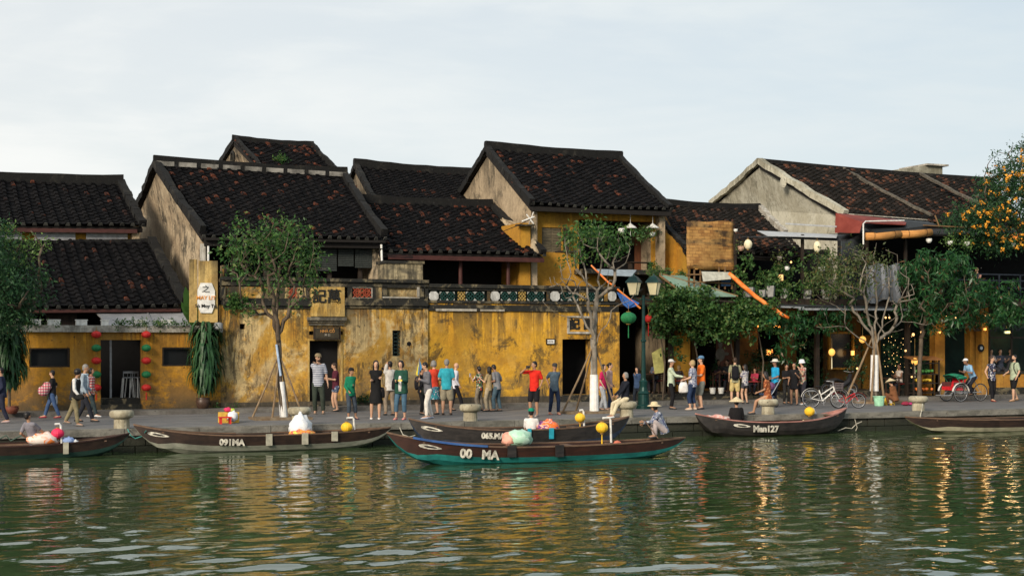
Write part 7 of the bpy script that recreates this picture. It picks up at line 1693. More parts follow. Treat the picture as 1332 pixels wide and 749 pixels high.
for px_ in (824.5, 850.5):
    a = W(px_, 384, lp.y); mb = MB(); mb.loft([top + Vector((0, 0, -.1)), top.lerp(a, .5) + Vector((0, 0, -.18)), a + Vector((0, 0, -.06))], .022, 7); mb.build('arm', lg, T)
    s_ = scl(px_, lp.y); h0 = ZW(px_, 383.5, lp.y); h1 = ZW(px_, 368, lp.y); h2 = ZW(px_, 358.5, lp.y); r0, r1 = 5.2 / s_, 8.6 / s_
    mb = MB(); mb.loft([(a.x, a.y, h0), (a.x, a.y, h1)], [r0 * 1.2, r1 * 1.2], 4); g_ = mb.build('glass', cgm, T)
    mb = MB()
    for k in range(4):
        an = math.pi / 2 * k; mb.loft([(a.x + r0 * 1.2 * math.cos(an), a.y + r0 * 1.2 * math.sin(an), h0), (a.x + r1 * 1.2 * math.cos(an), a.y + r1 * 1.2 * math.sin(an), h1)], .013, 5)
    mb.loft([(a.x, a.y, h0 - .05), (a.x, a.y, h0)], [r0 * .8, r0 * 1.3], 4); mb.build('lantern_frame', lg, g_)
    mb = MB(); mb.loft([(a.x, a.y, h1 + .003), (a.x, a.y, h1 + .05), (a.x, a.y, h2 - .04), (a.x, a.y, h2), (a.x, a.y, h2 + .08)], [r1 * 1.5, r1 * 1.4, r1 * .7, .05, .01], 4); mb.build('lantern_cap', lg, T)
# --- lanterns in front of the cafe
lantern('large green silk lantern hanging left of the street lamp', W(817.5, 413.5, 46.0), .30, LM['green'], squash=.72, tassel=.5, cord=W(817.5, 395, 46))
lantern('red silk lantern right of the street lamp', W(843.5, 414.5, 46.8), .17, LM['red'], tassel=.5, cord=W(843.5, 400, 46.8))
lantern('large green silk lantern over the yellow-lit window', W(1001, 416, 46.4), .29, LM['green'], squash=.75, tassel=.5, cord=W(1001, 402, 46.4))
lantern('grey white silk lantern left of the green one over the cafe', W(975, 419, 46.6), .22, LM['cream'], squash=.7, tassel=.5, cord=W(975, 404, 46.6))
glow_y = emit('glowing_amber_silk', (1.0, .46, .09), .7, (.7, .4, .1)); glow_g = emit('glowing_green_silk', (.02, .55, .16), .45, (.02, .3, .1)); bulbm = emit('warm_bulb', (1.0, .55, .2), 1.5); bulbw = emit('pale_bulb', (1.0, .78, .5), 9)
lantern('glowing amber lantern left of the cafe window frame', W(1082, 458, 46.9), .13, None, squash=1.1, tassel=.5, glow=glow_y, tm=LM['cream'], cord=W(1082, 440, 46.9))
lantern('glowing amber lantern above the dark doorway by the spreading tree', W(1122, 441.5, 46.9), .14, None, squash=.95, tassel=0, glow=glow_y, tm=LM['cream'], cord=W(1122, 425, 46.9))
lantern('glowing amber lantern by the fruit cart', W(1190, 470, 46.6), .14, None, squash=1.0, tassel=.5, glow=glow_y, tm=LM['cream'], cord=W(1190, 440, 46.6))
lantern('green lantern left in the restaurant bay between the pillars', W(1249, 418, 48.5), .24, None, squash=.5, tassel=0, glow=glow_g, tm=LM['green'], cord=W(1249, 405, 48.5))
lantern('green lantern above the restaurant window letters', W(1294, 418, 46.9), .22, None, squash=.5, tassel=0, glow=glow_g, tm=LM['green'], cord=W(1294, 400, 46.9))
lantern('orange lantern on the flowering balcony end', W(1320, 307, 46.8), .12, None, squash=1.1, tassel=.2, glow=emit('glowing_orange_silk', (1, .3, .05), .6, (.6, .2, .05)), tm=LM['red'], cord=W(1320, 298, 46.8))
lantern('cream diamond lantern hanging on the cafe terrace right', W(1063, 321, 47.0), .15, LM['cream'], squash=1.5, tassel=0, cord=W(1063, 310, 47))
lantern('cream diamond lantern beside the bamboo screen', W(973, 318, 47.0), .16, LM['cream'], squash=1.2, tassel=0, cord=W(973, 308, 47))
# --- bulbs (lit)
BULBS = [(1139, 413, 46.8), (1152, 413, 46.8), (1157, 413, 46.8), (1188, 435, 46.8), (1199, 432, 46.9), (1178, 456, 46.9), (1231, 412, 47), (1243, 413, 47), (1258, 413, 47), (1281, 411, 46.8), (1286.5, 410, 46.8), (1304, 411, 46.8), (1031, 424, 46.9), (1029, 341, 47.2), (1072, 423, 46.9), (1115, 479, 47.5), (1186, 490, 47.8), (1066, 360, 47.2)]
def bulb(x, y, Y, r=.055, m=None, lab=None):
    p = W(x, y, Y); T = thing('light_bulb', lab, 'light bulb', p, group='lit bulbs strung over the cafe fronts'); mb = MB(); mb.ell(p, (r, r, r * 1.15), 10, 7); mb.build('globe', m or bulbm, T, smooth=True); mb = MB(); mb.loft([p + Vector((0, 0, r)), p + Vector((0, 0, r + .06)), p + Vector((0, 0, r + .35))], [.02, .018, .006], 6); mb.build('socket', M['black'], T)
wh = ['under the canopy left of the spreading tree fork', 'under the canopy right of the spreading tree, left of a pair', 'under the canopy right of the spreading tree, right of a pair', 'left of two over the fruit cart', 'right of two over the fruit cart', 'above the seated woman in white', 'left of three in the restaurant bay', 'middle of three in the restaurant bay', 'right of three in the restaurant bay', 'left of a pair above the restaurant letters', 'right of a pair above the restaurant letters', 'rightmost above the restaurant letters', 'at the end of the orange tube', 'glowing among the terrace plants', 'in the hanging creeper by the window', 'low beside the bicycles', 'low beside the fruit cart', 'small among the terrace plants on the right']
for (x, y, Y), w_ in zip(BULBS, wh): bulb(x, y, Y, .055 if x in (1304, 1188, 1199, 1031) else .038, lab='lit warm bulb ' + w_)
# string of fairy lights: one strand object
T = thing('fairy_lights', 'curtain of tiny golden fairy lights hanging behind the seated woman in white', 'fairy lights', W(1165, 420, 47.9)); mb = MB(); ms_ = MB(); g9 = random.Random(3)
for k in range(9):
    x = 1151 + k * 4.2; y1 = g9.uniform(475, 488); ms_.loft([W(x, 415, 47.9), W(x, y1, 47.9)], .004, 3)
    y = g9.uniform(440, 452) if 2 < k < 6 else g9.uniform(428, 450)
    while y < y1: p = W(x + g9.uniform(-1.5, 1.5), y, 47.88 + g9.uniform(-.3, .3)); mb.ell(p, .013, 6, 4); y += g9.uniform(4, 11)
mb.build_('lights', emit('tiny_gold_bulb', (1.0, .62, .22), 2.2), T); ms_.build_('wire', M['black'], T)
# window lamps in the cafe (warm light sources seen in the photo)
def wlamp(label, px_, py_, Y, w, h, e, col=(1, .55, .18), light=None):
    p = W(px_, py_, Y); s_ = scl(px_, Y); T = thing('wall_lamp', label, 'lamp', p); mb = MB(); mb.box(p.x - w / 2 / s_, p.x + w / 2 / s_, Y - .04, Y + .04, p.z - h / 2 / s_, p.z + h / 2 / s_); mb.build('shade', emit('lamp_%d' % px_, (col[0], col[1] * .8, col[2] * .6), e * .28), T)
    mb = MB(); mb.box(p.x - w / 2 / s_ - .02, p.x + w / 2 / s_ + .02, Y - .05, Y + .05, p.z + h / 2 / s_ + .002, p.z + h / 2 / s_ + .04); mb.build('lamp_cap', M['black'], T)
    if light:
        l = bpy.data.lights.new('glow', 'POINT'); l.energy = light * .35; l.color = (1, .6, .25); l.shadow_soft_size = .16; o = bpy.data.objects.new('lamp_glow', l); C.objects.link(o); o.location = (0, -.25, 0); o.parent = T
wlamp('row of yellow lit lamps over the left half of the cafe window', 989, 424.5, 50.0, 10, 2.6, 3, light=14)
wlamp('row of yellow lit lamps over the right half of the cafe window', 1010, 424.5, 50.0, 10, 2.6, 3, light=14)
wlamp('yellow lit window lamp in the middle of the cafe wall', 1001, 458, 50.1, 8, 7, 2.2, light=12)
wlamp('warm wall lamp on the right side of the framed cafe window', 1109, 459, 50.0, 3.5, 6, 5, light=18)
wlamp('small warm lamp at the foot of the bamboo screen', 906, 349, 47.6, 3, 2.5, 3)
wlamp('lit paper box lantern among the terrace plants', 1015.5, 361, 47.0, 6, 8, 1.3, (1, .75, .4))
wlamp('yellow lit menu strip over the restaurant bay', 1243, 397, 48.0, 9, 3.5, 1.5, (1, .7, .1), light=14)
wlamp('hidden warm lamp beside the left restaurant pillar', 1222, 432, 46.9, 3, 3, 3, light=16); wlamp('warm lamp at the head of the narrow yellow pillar', 1281, 428, 46.9, 3, 3, 3, light=16)
wlamp('pale wall light inside the restaurant window', 1310, 432, 50.8, 8, 3, 1.5, (.7, 1, .8), light=26)
# --- shelf under the cafe window
T = thing('window_counter', 'lit timber counter under the cafe window', 'counter', W(1000, 470, 49.9)); mb = MB(); mb.box(XW(986, 49.9), XW(1018, 49.9), 49.6, 50.2, ZW(1000, 464, 49.9), ZW(1000, 462, 49.9)); mb.box(XW(1015, 49.9), XW(1018, 49.9), 49.6, 50.2, .34, ZW(1000, 464.2, 49.9)); mb.build('top', wood('counter_wood', (.4, .22, .07), (.3, .16, .05), wpos=True), T)
T = thing('window_frame', 'yellow framed dark picture window behind the bicycles', 'window', W(1095, 458, 50.2)); mb = MB(); x0, x1 = XW(1080, 50.2), XW(1109, 50.2); z0, z1 = ZW(1095, 478, 50.2), ZW(1095, 434, 50.2)
for b_ in ((x0, x1, z0 - .08, z0), (x0, x1, z1, z1 + .08), (x0 - .08, x0, z0 - .08, z1 + .08), (x1, x1 + .08, z0 - .08, z1 + .08)): mb.box(b_[0], b_[1], 50.16, 50.28, b_[2], b_[3])
mb.build('frame', plain('warm_yellow_frame', (.45, .24, .04), .6), T); mb = MB(); mb.box(x0, x1, 50.29, 50.33, z0, z1); mb.build('pane', plain('dark_pane', (.01, .008, .006), .2), T)
# mural panel and menu boards
T = thing('wall_mural', 'faded pink wall panel with a sketched grey figure behind the cafe guests', 'mural', W(940, 455, 50.0)); mb = MB(); mb.box(XW(931, 50.0), XW(951, 50.0), 49.95, 49.99, ZW(940, 482, 50), ZW(940, 440, 50)); mb.build('panel', plain('faded_pink_panel', (.20, .085, .06), .8), T)
mb = MB(); 
for (x, y, rx, ry) in ((937, 448, .10, .14), (937, 461, .22, .28), (934, 472, .10, .25), (945, 460, .12, .07)): c_ = W(x, y, 49.94); mb.ell(c_, (rx, .012, ry), 12, 6)
mb.build_('sketch', plain('sketch_grey', (.24, .22, .19), .8), T)
T = thing('menu_board', 'tall pale yellow green menu board leaning behind the street lamp', 'menu board', atwall(856, .34, 47.9)); mb = MB(); mb.prism([W(848, 459, 48.1), W(860, 452, 48.1), W(865, 484, 47.6), W(852, 486, 47.6)], (0, .03, 0)); mb.build('board', plain('yellow_green_board', (.42, .40, .14), .7), T, fixn=True)
mb = MB(); mb.bar(W(850, 485, 47.75), (XW(850, 47.75), 47.75, .34), .04, .04); mb.bar(W(865, 484, 47.75), (XW(865, 47.75), 47.75, .34), .04, .04); mb.build('stand', M['darkwood'], T)
# --- woven bamboo screen
T = thing('bamboo_screen', 'large square woven bamboo screen standing above the cafe roof edge', 'screen', W(925, 350, 47.4))
s = Sh('woven_bamboo'); p = s.pos(); z = s.sep(p); 
br = s.N.new('ShaderNodeTexBrick'); cmb = s.N.new('ShaderNodeCombineXYZ'); s.L.new(z[0], cmb.inputs[0]); s.L.new(z[2], cmb.inputs[1]); s.L.new(cmb.outputs[0], br.inputs['Vector']); br.inputs['Scale'].default_value = 1.0; br.inputs['Brick Width'].default_value = .24; br.inputs['Row Height'].default_value = .115; br.inputs['Mortar Size'].default_value = .008
br.inputs['Color1'].default_value = (.36, .19, .055, 1); br.inputs['Color2'].default_value = (.20, .09, .025, 1); br.inputs['Mortar'].default_value = (.10, .045, .015, 1)
col = s.mix(s.rng(s.noise(p, 1.0, 3, .5, (.6, 1, 3.5)), .52, .58, 0, .9), br.outputs[0], (.03, .02, .013)); col = s.mix(s.rng(s.noise(p, 2, 5, .7), .4, .65, 0, .5), col, (.46, .27, .09)); scm = s.out(col, .8)
x0, x1 = XW(894, 47.4), XW(955, 47.4); mb = MB(); n = 14; m = 9
vs = []; 
for j in range(m + 1):
    for i in range(n + 1):
        u = i / n; v = j / m; q = W(894 + 61 * u, 288 + (62 + 2 * u) * v, 47.4); vs.append((q.x, 47.4 + .05 * math.sin(u * 7 + v * 3) + .02 * math.sin(v * 20), q.z + .02 * math.sin(u * 11)))
mb.add(vs, [(j * (n + 1) + i, (j + 1) * (n + 1) + i, (j + 1) * (n + 1) + i + 1, j * (n + 1) + i + 1) for j in range(m) for i in range(n)]); o = mb.build('matting', scm, T, smooth=True); sm = o.modifiers.new('t', 'SOLIDIFY'); sm.thickness = .03
mb = MB(); 
for px_ in (896, 953): mb.bar(W(px_, 290, 47.5), (XW(px_, 47.5), 47.5, ZW(px_, 372, 47.5)), .06, .06)
mb.build('post', M['darkwood'], T)
T = thing('roof_scaffold', 'rough timber rack with a whitewashed sheet under the bamboo screen', 'rack', W(930, 365, 47.4)); rk = wood('bare_lath', (.22, .13, .06), (.14, .08, .04), wpos=True)
mb = MB()
for x in (896, 903, 911, 935, 943, 952): mb.bar(W(x, 347, 47.45), W(x, 376, 47.45), .05, .05)
mb.bar(W(893, 357, 47.4), W(958, 357, 47.4), .05, .05); mb.bar(W(893, 366, 47.4), W(958, 369, 47.4), .05, .05); mb.build_('lath', rk, T)
mb = MB(); mb.prism([W(913, 353, 47.3), W(952, 354, 47.3), W(951, 363, 47.1), W(915, 366, 47.1)], (0, .03, 0)); mb.build('sheet', plain('pale_sheet', (.42, .42, .36), .8), T, fixn=True)
mb = MB(); mb.box(XW(938, 47.42), XW(950, 47.42), 47.40, 47.44, ZW(944, 372, 47.4), ZW(944, 361, 47.4)); mb.build('blue_panel', plain('dull_blue', (.02, .06, .14), .6), T)
# --- green corrugated roof sheet, tarps, orange poles
T = thing('green_roof_sheet', 'pale green corrugated sheet sloping over the vine behind the street lamp', 'roof sheet', W(900, 372, 47.2)); s = Sh('green_sheet'); p = s.pos(); gsm = s.out(s.mix(s.rng(s.noise(p, 1, 5, .7), .4, .65), (.16, .26, .20), (.25, .34, .27)), .7)
mb = MB(); a0, a1, a2, a3 = W(862, 357, 48.4), W(868, 356, 48.6), W(958, 386, 46.6), W(905, 384, 46.5)
mb.prism([W(858, 358, 48.4), W(888, 358, 48.6), W(958, 385, 46.8), W(893, 385, 46.6)], (0, 0, -.03)); mb.build('sheet', gsm, T)
mb = MB(); mb.bar(W(858, 358, 48.3) , W(895, 386, 46.5), .05, .06); mb.bar(W(858, 355.5, 48.6), W(960, 385, 46.8), .04, .05); mb.build_('batten', rk, T)
T = thing('orange_tube', 'long rolled orange awning tube slanting down to the right over the cafe', 'awning roll', W(985, 385, 46.4)); s = Sh('orange_plastic'); p = s.pos(); orm = s.out(s.mix(s.rng(s.noise(p, 4, 4), .4, .6), (.72, .16, .02), (.80, .25, .06)), .55)
a, b_ = W(948, 355, 46.9), W(1026, 414, 45.9); mb = MB(); mb.loft([a.lerp(b_, k / 9) + Vector((0, 0, -.12 * math.sin(math.pi * k / 9) + .015 * math.sin(k * 3))) for k in range(10)], [.06, .085, .09, .08, .085, .08, .085, .08, .07, .055], 9); mb.build('tube', orm, T, smooth=True)
T = thing('folded_parasol', 'folded blue cloth with orange poles jutting over the green lantern', 'parasol', W(815, 394, 46.2)); mb = MB(); mb.loft([W(769, 345, 47), W(792, 368, 46.6), W(800, 372, 46.5)], [.03, .035, .03], 7); mb.loft([W(803, 376, 46.4), W(833, 401, 46.2)], [.035, .035], 7); mb.build_('pole', orm, T)
mb = MB(); q = [W(803, 380, 46.35), W(815, 386, 46.3), W(832, 394, 46.25), W(828, 398, 46.2), W(817, 401, 46.2), W(811, 396, 46.25)]; mb.prism(q, (0, .06, 0)); mb.prism([W(806, 382, 46.28), W(826, 394, 46.2), W(818, 399, 46.15)], (0, .05, 0)); mb.build_('blue_cloth', cloth((.05, .14, .42)), T, fixn=True)
T = thing('grey_blue_tarp', 'grey blue tarpaulin strip stretched across below the yellow balcony', 'tarpaulin', W(805, 354, 47.5)); mb = MB(); mb.prism([W(775, 350, 48.6), W(828, 351, 48.6), W(822, 359, 47.4), W(779, 357, 47.4)], (0, 0, -.02)); mb.build('sheet', plain('grey_blue_sheet', (.28, .33, .37), .7), T)
T = thing('red_awning', 'sagging brick red canvas awning hung below the brown patchy roof', 'awning', W(1125, 290, 47)); rm = Sh('brick_canvas'); p = rm.pos(); rmm = rm.out(rm.mix(rm.rng(rm.noise(p, 1.3, 5, .6), .35, .65), (.14, .022, .015), (.20, .04, .028)), .8)
mb = MB(); mb.prism([W(1087, 277, 48.2), W(1122, 289, 46.8), W(1118, 303, 46.7), W(1086, 303, 48.0)], (.02, .03, 0)); mb.prism([W(1088, 277, 48.3), W(1180, 287, 48.3), W(1178, 292, 46.8), W(1122, 289.5, 46.8)], (0, 0, -.03)); mb.build_('canvas', rmm, T, fixn=True)
mb = MB(); mb.loft([W(1123, 318, 46.6), W(1123, 291, 46.6), W(1126, 288, 46.7), W(1176, 287, 46.9)], .03, 7); mb.build('frame', pipe, T)
T = thing('lean_to_roof', 'black lean-to roof edge over the rolled bamboo blinds', 'lean-to roof', W(1170, 296, 47)); mb = MB(); mb.prism([W(1102, 279.5, 49.5), W(1206, 288, 48.5), W(1219, 292, 46.9), W(1139, 302, 46.6)], (0, 0, -.08)); mb.build('sheet', plain('black_roof_sheet', (.018, .020, .022), .7), T)
mb = MB(); mb.bar(W(1104, 278.5, 49.6), W(1206, 286, 48.6), .08, .03); mb.build('pale_flashing', M['trim'], T)
mb = MB(); mb.bar(W(1201, 293, 46.8), W(1262, 296, 46.8), .05, .04); mb.bar(W(1216, 280, 46.9), W(1221, 293, 46.85), .05, .05); mb.build_('pole', rk, T)
for a, b_, lab in ((1126, 1171, 'left rolled bamboo blind under the lean-to roof'), (1172, 1211, 'right rolled bamboo blind under the lean-to roof')):
    T = thing('rolled_blind', lab, 'bamboo blind', W((a + b_) / 2, 308, 46.7), group='rolled bamboo blinds on the terrace'); mb = MB(); y0 = 307 if a < 1150 else 304.5; mb.loft([W(a, y0 + .6, 46.7), W((a + b_) / 2, y0 + .2, 46.7), W(b_, y0 - 2.5, 46.7)], [.15, .16, .14], 12); o = mb.build('roll', wood('bamboo_roll' + str(a), (.55, .27, .08), (.38, .16, .04), (1, 30, 30), sc=1), T, smooth=True)
    mb = MB(); 
    for t in (.2, .8): q = W(a + (b_ - a) * t, y0 - t * 2, 46.7); mb.torus(q, (0, 1, 0), (0, 0, 1), .165, .01, 16, 4)
    mb.build('tie_cord', M['black'], T)
# --- hanging pots on balcony and terrace
def hang(label, px_, py_, Y, r, mat, leafm='light', n=160, drop=.5, top=14, sz=.09):
    p = W(px_, py_, Y); T = thing('hanging_pot', label, 'hanging pot', p); mb = MB(); mb.lathe(p + Vector((0, 0, -r)), [(r * .5, 0), (r * .9, r * .5), (r, r * 1.3), (r * .95, r * 1.4)], 12); mb.build('pot', mat, T, smooth=False)
    mb = MB(); e = W(px_, py_ - top, Y)
    for s_ in (-1, 1): mb.loft([p + Vector((s_ * r * .9, 0, r * .4)), e], .008, 4)
    mb.build_('cord', M['black'], T)
    if n:
        g_ = np.random.default_rng(int(px_)); c_ = np.array(p) + np.array([0, 0, r * .6]); pts = [c_ + g_.normal(size=3) * np.array([.16, .14, .13]) + np.array([0, 0, -abs(g_.normal()) * drop * .25 if g_.uniform() < .35 else 0]) for _ in range(n)]
        leaves('foliage', LF[leafm], T, pts, sz, .5, .4, seed=int(px_))
wp = plain('white_pot', (.66, .66, .63), .5)
hang('white pot with pale trailing plant, left of two on the restaurant balcony', 1236, 315, 46.7, .11, wp); hang('white pot with pale trailing plant, right of two on the restaurant balcony', 1258, 316, 46.7, .11, wp, drop=.8)
hang('bare white pot hanging from the pole left of the balcony plants', 1208.5, 312, 46.7, .12, wp, n=0); hang('white pot with long creeper in front of the balcony diner', 1291, 316, 46.8, .10, wp, 'vine', drop=1.2); hang('round white pot at the right end of the balcony', 1318, 317, 46.8, .10, wp, 'vine', n=60)
hang('hanging pot over the cafe terrace rail with reddish leaves', 964, 322, 47.1, .13, plain('buff_pot', (.40, .25, .18), .7), 'olive', n=80, top=18)
hang('dangling grey air plant in a ring on the cafe terrace', 1014, 335, 47.0, .10, plain('grey_basket', (.25, .22, .2), .8), 'olive', n=160, drop=1.6, top=16)
hang('white tea-pot planter hanging low on the terrace', 1024, 348, 47.0, .11, wp, 'vine', n=40); hang('white cup planter hanging on the right of the terrace', 1069, 349, 47.0, .13, wp, 'vine', n=40); hang('white planter behind the bamboo screen post', 957, 299, 47.3, .08, wp, n=0, top=8)
for lab, px_, py_ in (('left conical white lampshade hanging on the yellow balcony', 820, 297), ('right conical white lampshade hanging on the yellow balcony', 849, 297)):
    p = W(px_, py_, 50.1); T = thing('hanging_lampshade', lab, 'lampshade', p, group='conical lampshades on the yellow balcony'); mb = MB(); mb.lathe(p, [(.26, 0), (.25, .03), (.04, .18), (.02, .2)], 16); mb.build('shade', wp, T); mb = MB(); mb.loft([p + Vector((0, 0, .18)), p + Vector((0, 0, .62))], .01, 5); mb.loft([p + Vector((.0, 0, 0)), p + Vector((0, 0, -.32))], .012, 5); mb.build('cord', wp, T)
hang('white pot with green plant under the right balcony lampshade', 848.5, 304, 49.9, .12, wp, 'vine', n=140, top=10); hang('white hanging pot on the left of the yellow balcony', 808.5, 299, 49.9, .14, wp, 'vine', n=60, top=12)
T = thing('balcony_table', 'dark table with a white cloth on the yellow balcony', 'table', W(833, 344, 50.4)); mb = MB(); p = W(833, 341, 50.2); mb.box(p.x - .5, p.x + .5, 50.0, 50.5, p.z - .03, p.z); mb.box(p.x - .45, p.x - .4, 50.1, 50.4, hb[2], p.z - .031); mb.box(p.x + .4, p.x + .45, 50.1, 50.4, hb[2], p.z - .031); mb.build_('tabletop', M['darkwood'], T)
for i, (px_, w_) in enumerate(((975, 12), (992, 8), (1003, 9))):
    p = W(px_, 382, 46.9); s_ = scl(px_, 46.9); T = thing('square_planter', ['wide grey square planter, leftmost at the terrace edge', 'small grey planter in the middle of three at the terrace edge', 'tall tapered grey planter, rightmost at the terrace edge'][i], 'planter', p); h_ = (.36, .26, .42)[i]; mb = MB(); mb.loft([p + Vector((0, 0, -.12)), p + Vector((0, 0, h_ - .12))], [w_ / s_ * .55, w_ / s_ * .72], 4); mb.build('box', plain('weathered_grey_planter%d' % i, (.26, .26, .25), .85), T)
# --- bicycles
tyre = plain('black_tyre', (.015, .015, .016), .7); spoke = plain('steel', (.45, .46, .48), .35, .6)
def wheel(T, c, r, ax, name='wheel', rimm=None, spokes=14, tw=.016, fender=None):
    ax = Vector(ax).normalized(); a2 = Vector((0, 0, 1)); c = Vector(c); mb = MB(); mb.torus(c, ax, a2, r, tw, 30, 6); w = mb.build('wheel', tyre, T, smooth=True)
    mb = MB(); mb.torus(c, ax, a2, r - tw * 1.4, .009, 30, 5); mb.build('rim', rimm or spoke, w, smooth=True)
    mb = MB()
    for k in range(spokes):
        a = 2 * math.pi * k / spokes; mb.loft([c, c + (ax * math.cos(a) + a2 * math.sin(a)) * (r - tw)], .0035, 3)
    nn = ax.cross(a2); mb.loft([c - nn * .05, c + nn * .05], .022, 8); mb.build_('spokes', spoke, w)
    return w
def bicycle(label, pr, pf, frame, r=.32, basket=True, child=False):
    """pr, pf: ground points below the rear and the front wheel"""
    pr, pf = Vector(pr), Vector(pf); T = thing('bicycle', label, 'bicycle', (pr + pf) / 2); d = (pf - pr); L = d.length; d.normalize(); nn = d.cross(Vector((0, 0, 1))); k = L / 1.05
    P = lambda x, z, y=0: pr + d * (x * k) + Vector((0, 0, z * k)) + nn * y
    r = r * k; wheel(T, P(0, 0) + Vector((0, 0, r + .016)), r, d); wheel(T, P(1.05, 0) + Vector((0, 0, r + .016)), r, d)
    hz = (r + .016) / k; mb = MB()
    rear, fr, bb, st, hd, hd2 = P(0, hz), P(1.05, hz), P(.43, .27), P(.30, .66), P(.84, .78), P(.87, .64)
    for a, b_, rr in ((bb, st, .017), (bb, hd2, .019), (P(.36, .48), hd, .017), (rear, bb, .011), (rear, P(.33, .56), .010), (hd, hd2, .02), (hd2, fr, .013)): mb.loft([a, b_], rr * k * 1.25, 7)
    mb.build('frame', frame, T)
    mb = MB(); mb.loft([P(.29, .66), P(.285, .76)], .014, 6); mb.loft([P(.16, .79), P(.26, .79), P(.38, .78)], [(.07, .02), (.055, .02), (.015, .015)], 8, side=nn); mb.build_('saddle', tyre, T)
    mb = MB(); mb.loft([hd, P(.82, .92)], .014, 6); mb.loft([P(.68, .97, -.27), P(.78, .96, -.2), P(.84, .93, 0), P(.78, .96, .2), P(.68, .97, .27)], .012, 6); mb.build_('handlebar', spoke, T)
    mb = MB(); c_ = P(.43, .27); mb.torus(c_ + nn * .05, d, (0, 0, 1), .085 * k, .008, 18, 4); mb.loft([c_ + nn * .06, c_ + nn * .06 + Vector((0, 0, -.16)) + d * .03], .01, 5); mb.loft([c_ - nn * .06, c_ - nn * .06 + Vector((0, 0, .16)) - d * .03], .01, 5); mb.build_('crank', spoke, T)
    for c_ in (rear, fr):
        mb = MB(); pts = [c_ + (d * math.cos(a) + Vector((0, 0, 1)) * math.sin(a)) * (r + .04) for a in [R(20 + 15 * i) for i in range(11)]]; mb.loft(pts, [(.028, .005)] * len(pts), 6, side=nn); mb.build('mudguard', frame, T)
    if basket:
        mb = MB(); c_ = P(1.02, .78); hx, hy, hz2 = .15, .16, .12
        for z in (-1, -.33, .33, 1):
            f = .8 + .1 * (z + 1); q = [c_ + d * sx * hx * f + nn * sy * hy * f + Vector((0, 0, z * hz2)) for sx, sy in ((-1, -1), (1, -1), (1, 1), (-1, 1))]
            for i in range(4): mb.loft([q[i], q[(i + 1) % 4]], .006, 4)
        for i in range(9):
            t = -1 + i / 4
            for s_ in (-1, 1):
                mb.loft([c_ + d * t * hx * .8 + nn * s_ * hy * .8 + Vector((0, 0, -hz2)), c_ + d * t * hx + nn * s_ * hy + Vector((0, 0, hz2))], .004, 3); mb.loft([c_ + d * s_ * hx * .8 + nn * t * hy * .8 + Vector((0, 0, -hz2)), c_ + d * s_ * hx + nn * t * hy + Vector((0, 0, hz2))], .004, 3)
        mb.build_('basket', plain('basket_wire', (.16, .13, .13), .5), T)
    mb = MB(); mb.loft([P(-.18, .62), P(.2, .62)], .012, 5); mb.loft([P(-.1, .62), rear], .008, 5); mb.build_('rack', spoke, T)
wf = plain('cream_bike_paint', (.68, .66, .62), .35)
pr = G(1055, 531); d_ = Vector((.97, -.24, 0)); pf = pr + d_ * 1.02
bicycle('white city bicycle with front basket parked by the spreading tree', pr, pf, wf, .335)
pr = G(1093, 531) + Vector((0, .15, 0)); pf = pr + Vector((.9, -.42, 0)) * .72
bicycle('small red child bicycle behind the white bicycle', pr, pf, plain('red_bike_paint', (.45, .02, .03), .35), .36, basket=False)
# --- cyclo
T = thing('cyclo', 'three-wheeled cyclo with red seats, folded green hood and white mudguards', 'cyclo', G(1250, 523))
cA = G(1251, 523.5); cB = G(1230, 521); cR = G(1278, 521.5); dd = Vector((1, 0, 0)); dd = (cR - (cA + cB) / 2).normalized(); side = dd.cross(Vector((0, 0, 1))).normalized()
mid = (cA + cB) / 2; cA = mid + side * .42 if side.y < 0 else mid - side * .42; cB = mid - (cA - mid)
cA.x += .0; r_ = .33
for c_ in (cA, cB):
    wheel(T, c_ + Vector((0, 0, r_ + .02)), r_, dd, spokes=18, tw=.018)
    mb = MB(); pts = [c_ + Vector((0, 0, r_ + .02)) + (dd * math.cos(a) + Vector((0, 0, 1)) * math.sin(a)) * (r_ + .06) for a in [R(10 + 16 * i) for i in range(11)]]; mb.loft(pts, [(.05, .008)] * len(pts), 6, side=side); mb.build('mudguard', pipe, T)
cR = mid + dd * 1.30; wheel(T, cR + Vector((0, 0, r_ + .02)), r_, dd, spokes=18, tw=.018)
Q = lambda x, z, y=0: mid + dd * x + Vector((0, 0, z)) + side * y
mb = MB(); mb.loft([Q(0, .35, -.5), Q(0, .35, .5)], .018, 6)
for a, b_ in ((Q(.1, .35, .2), Q(1.3, .35, .04)), (Q(.1, .35, -.2), Q(1.3, .35, -.04)), (Q(.35, .35), Q(.9, .92)), (Q(.75, .3), Q(.95, .95)), (Q(1.3, .35), Q(.95, .85)), (Q(.3, .95, -.3), Q(.3, .95, .3)), (Q(.3, .3, .3), Q(.3, .95, .3)), (Q(.3, .3, -.3), Q(.3, .95, -.3))): mb.loft([a, b_], .016, 6)
mb.build_('frame', spoke, T)
redv = plain('red_vinyl', (.55, .02, .03), .45)
mb = MB(); mb.obox(Q(-.05, .52), dd * .24, side * .33, Vector((0, 0, .07))); mb.build('seat', redv, T)
mb = MB(); mb.obox(Q(.24, .74), dd * .05 + Vector((0, 0, -.01)), side * .33, Vector((.05, 0, .20))); mb.build('backrest', redv, T)
mb = MB(); 
for s_ in (-1, 1): mb.obox(Q(.0, .66, s_ * .35), dd * .26, side * .025, Vector((0, 0, .10)))
mb.build('side_panel', plain('dark_patterned_vinyl', (.10, .04, .04), .5), T)
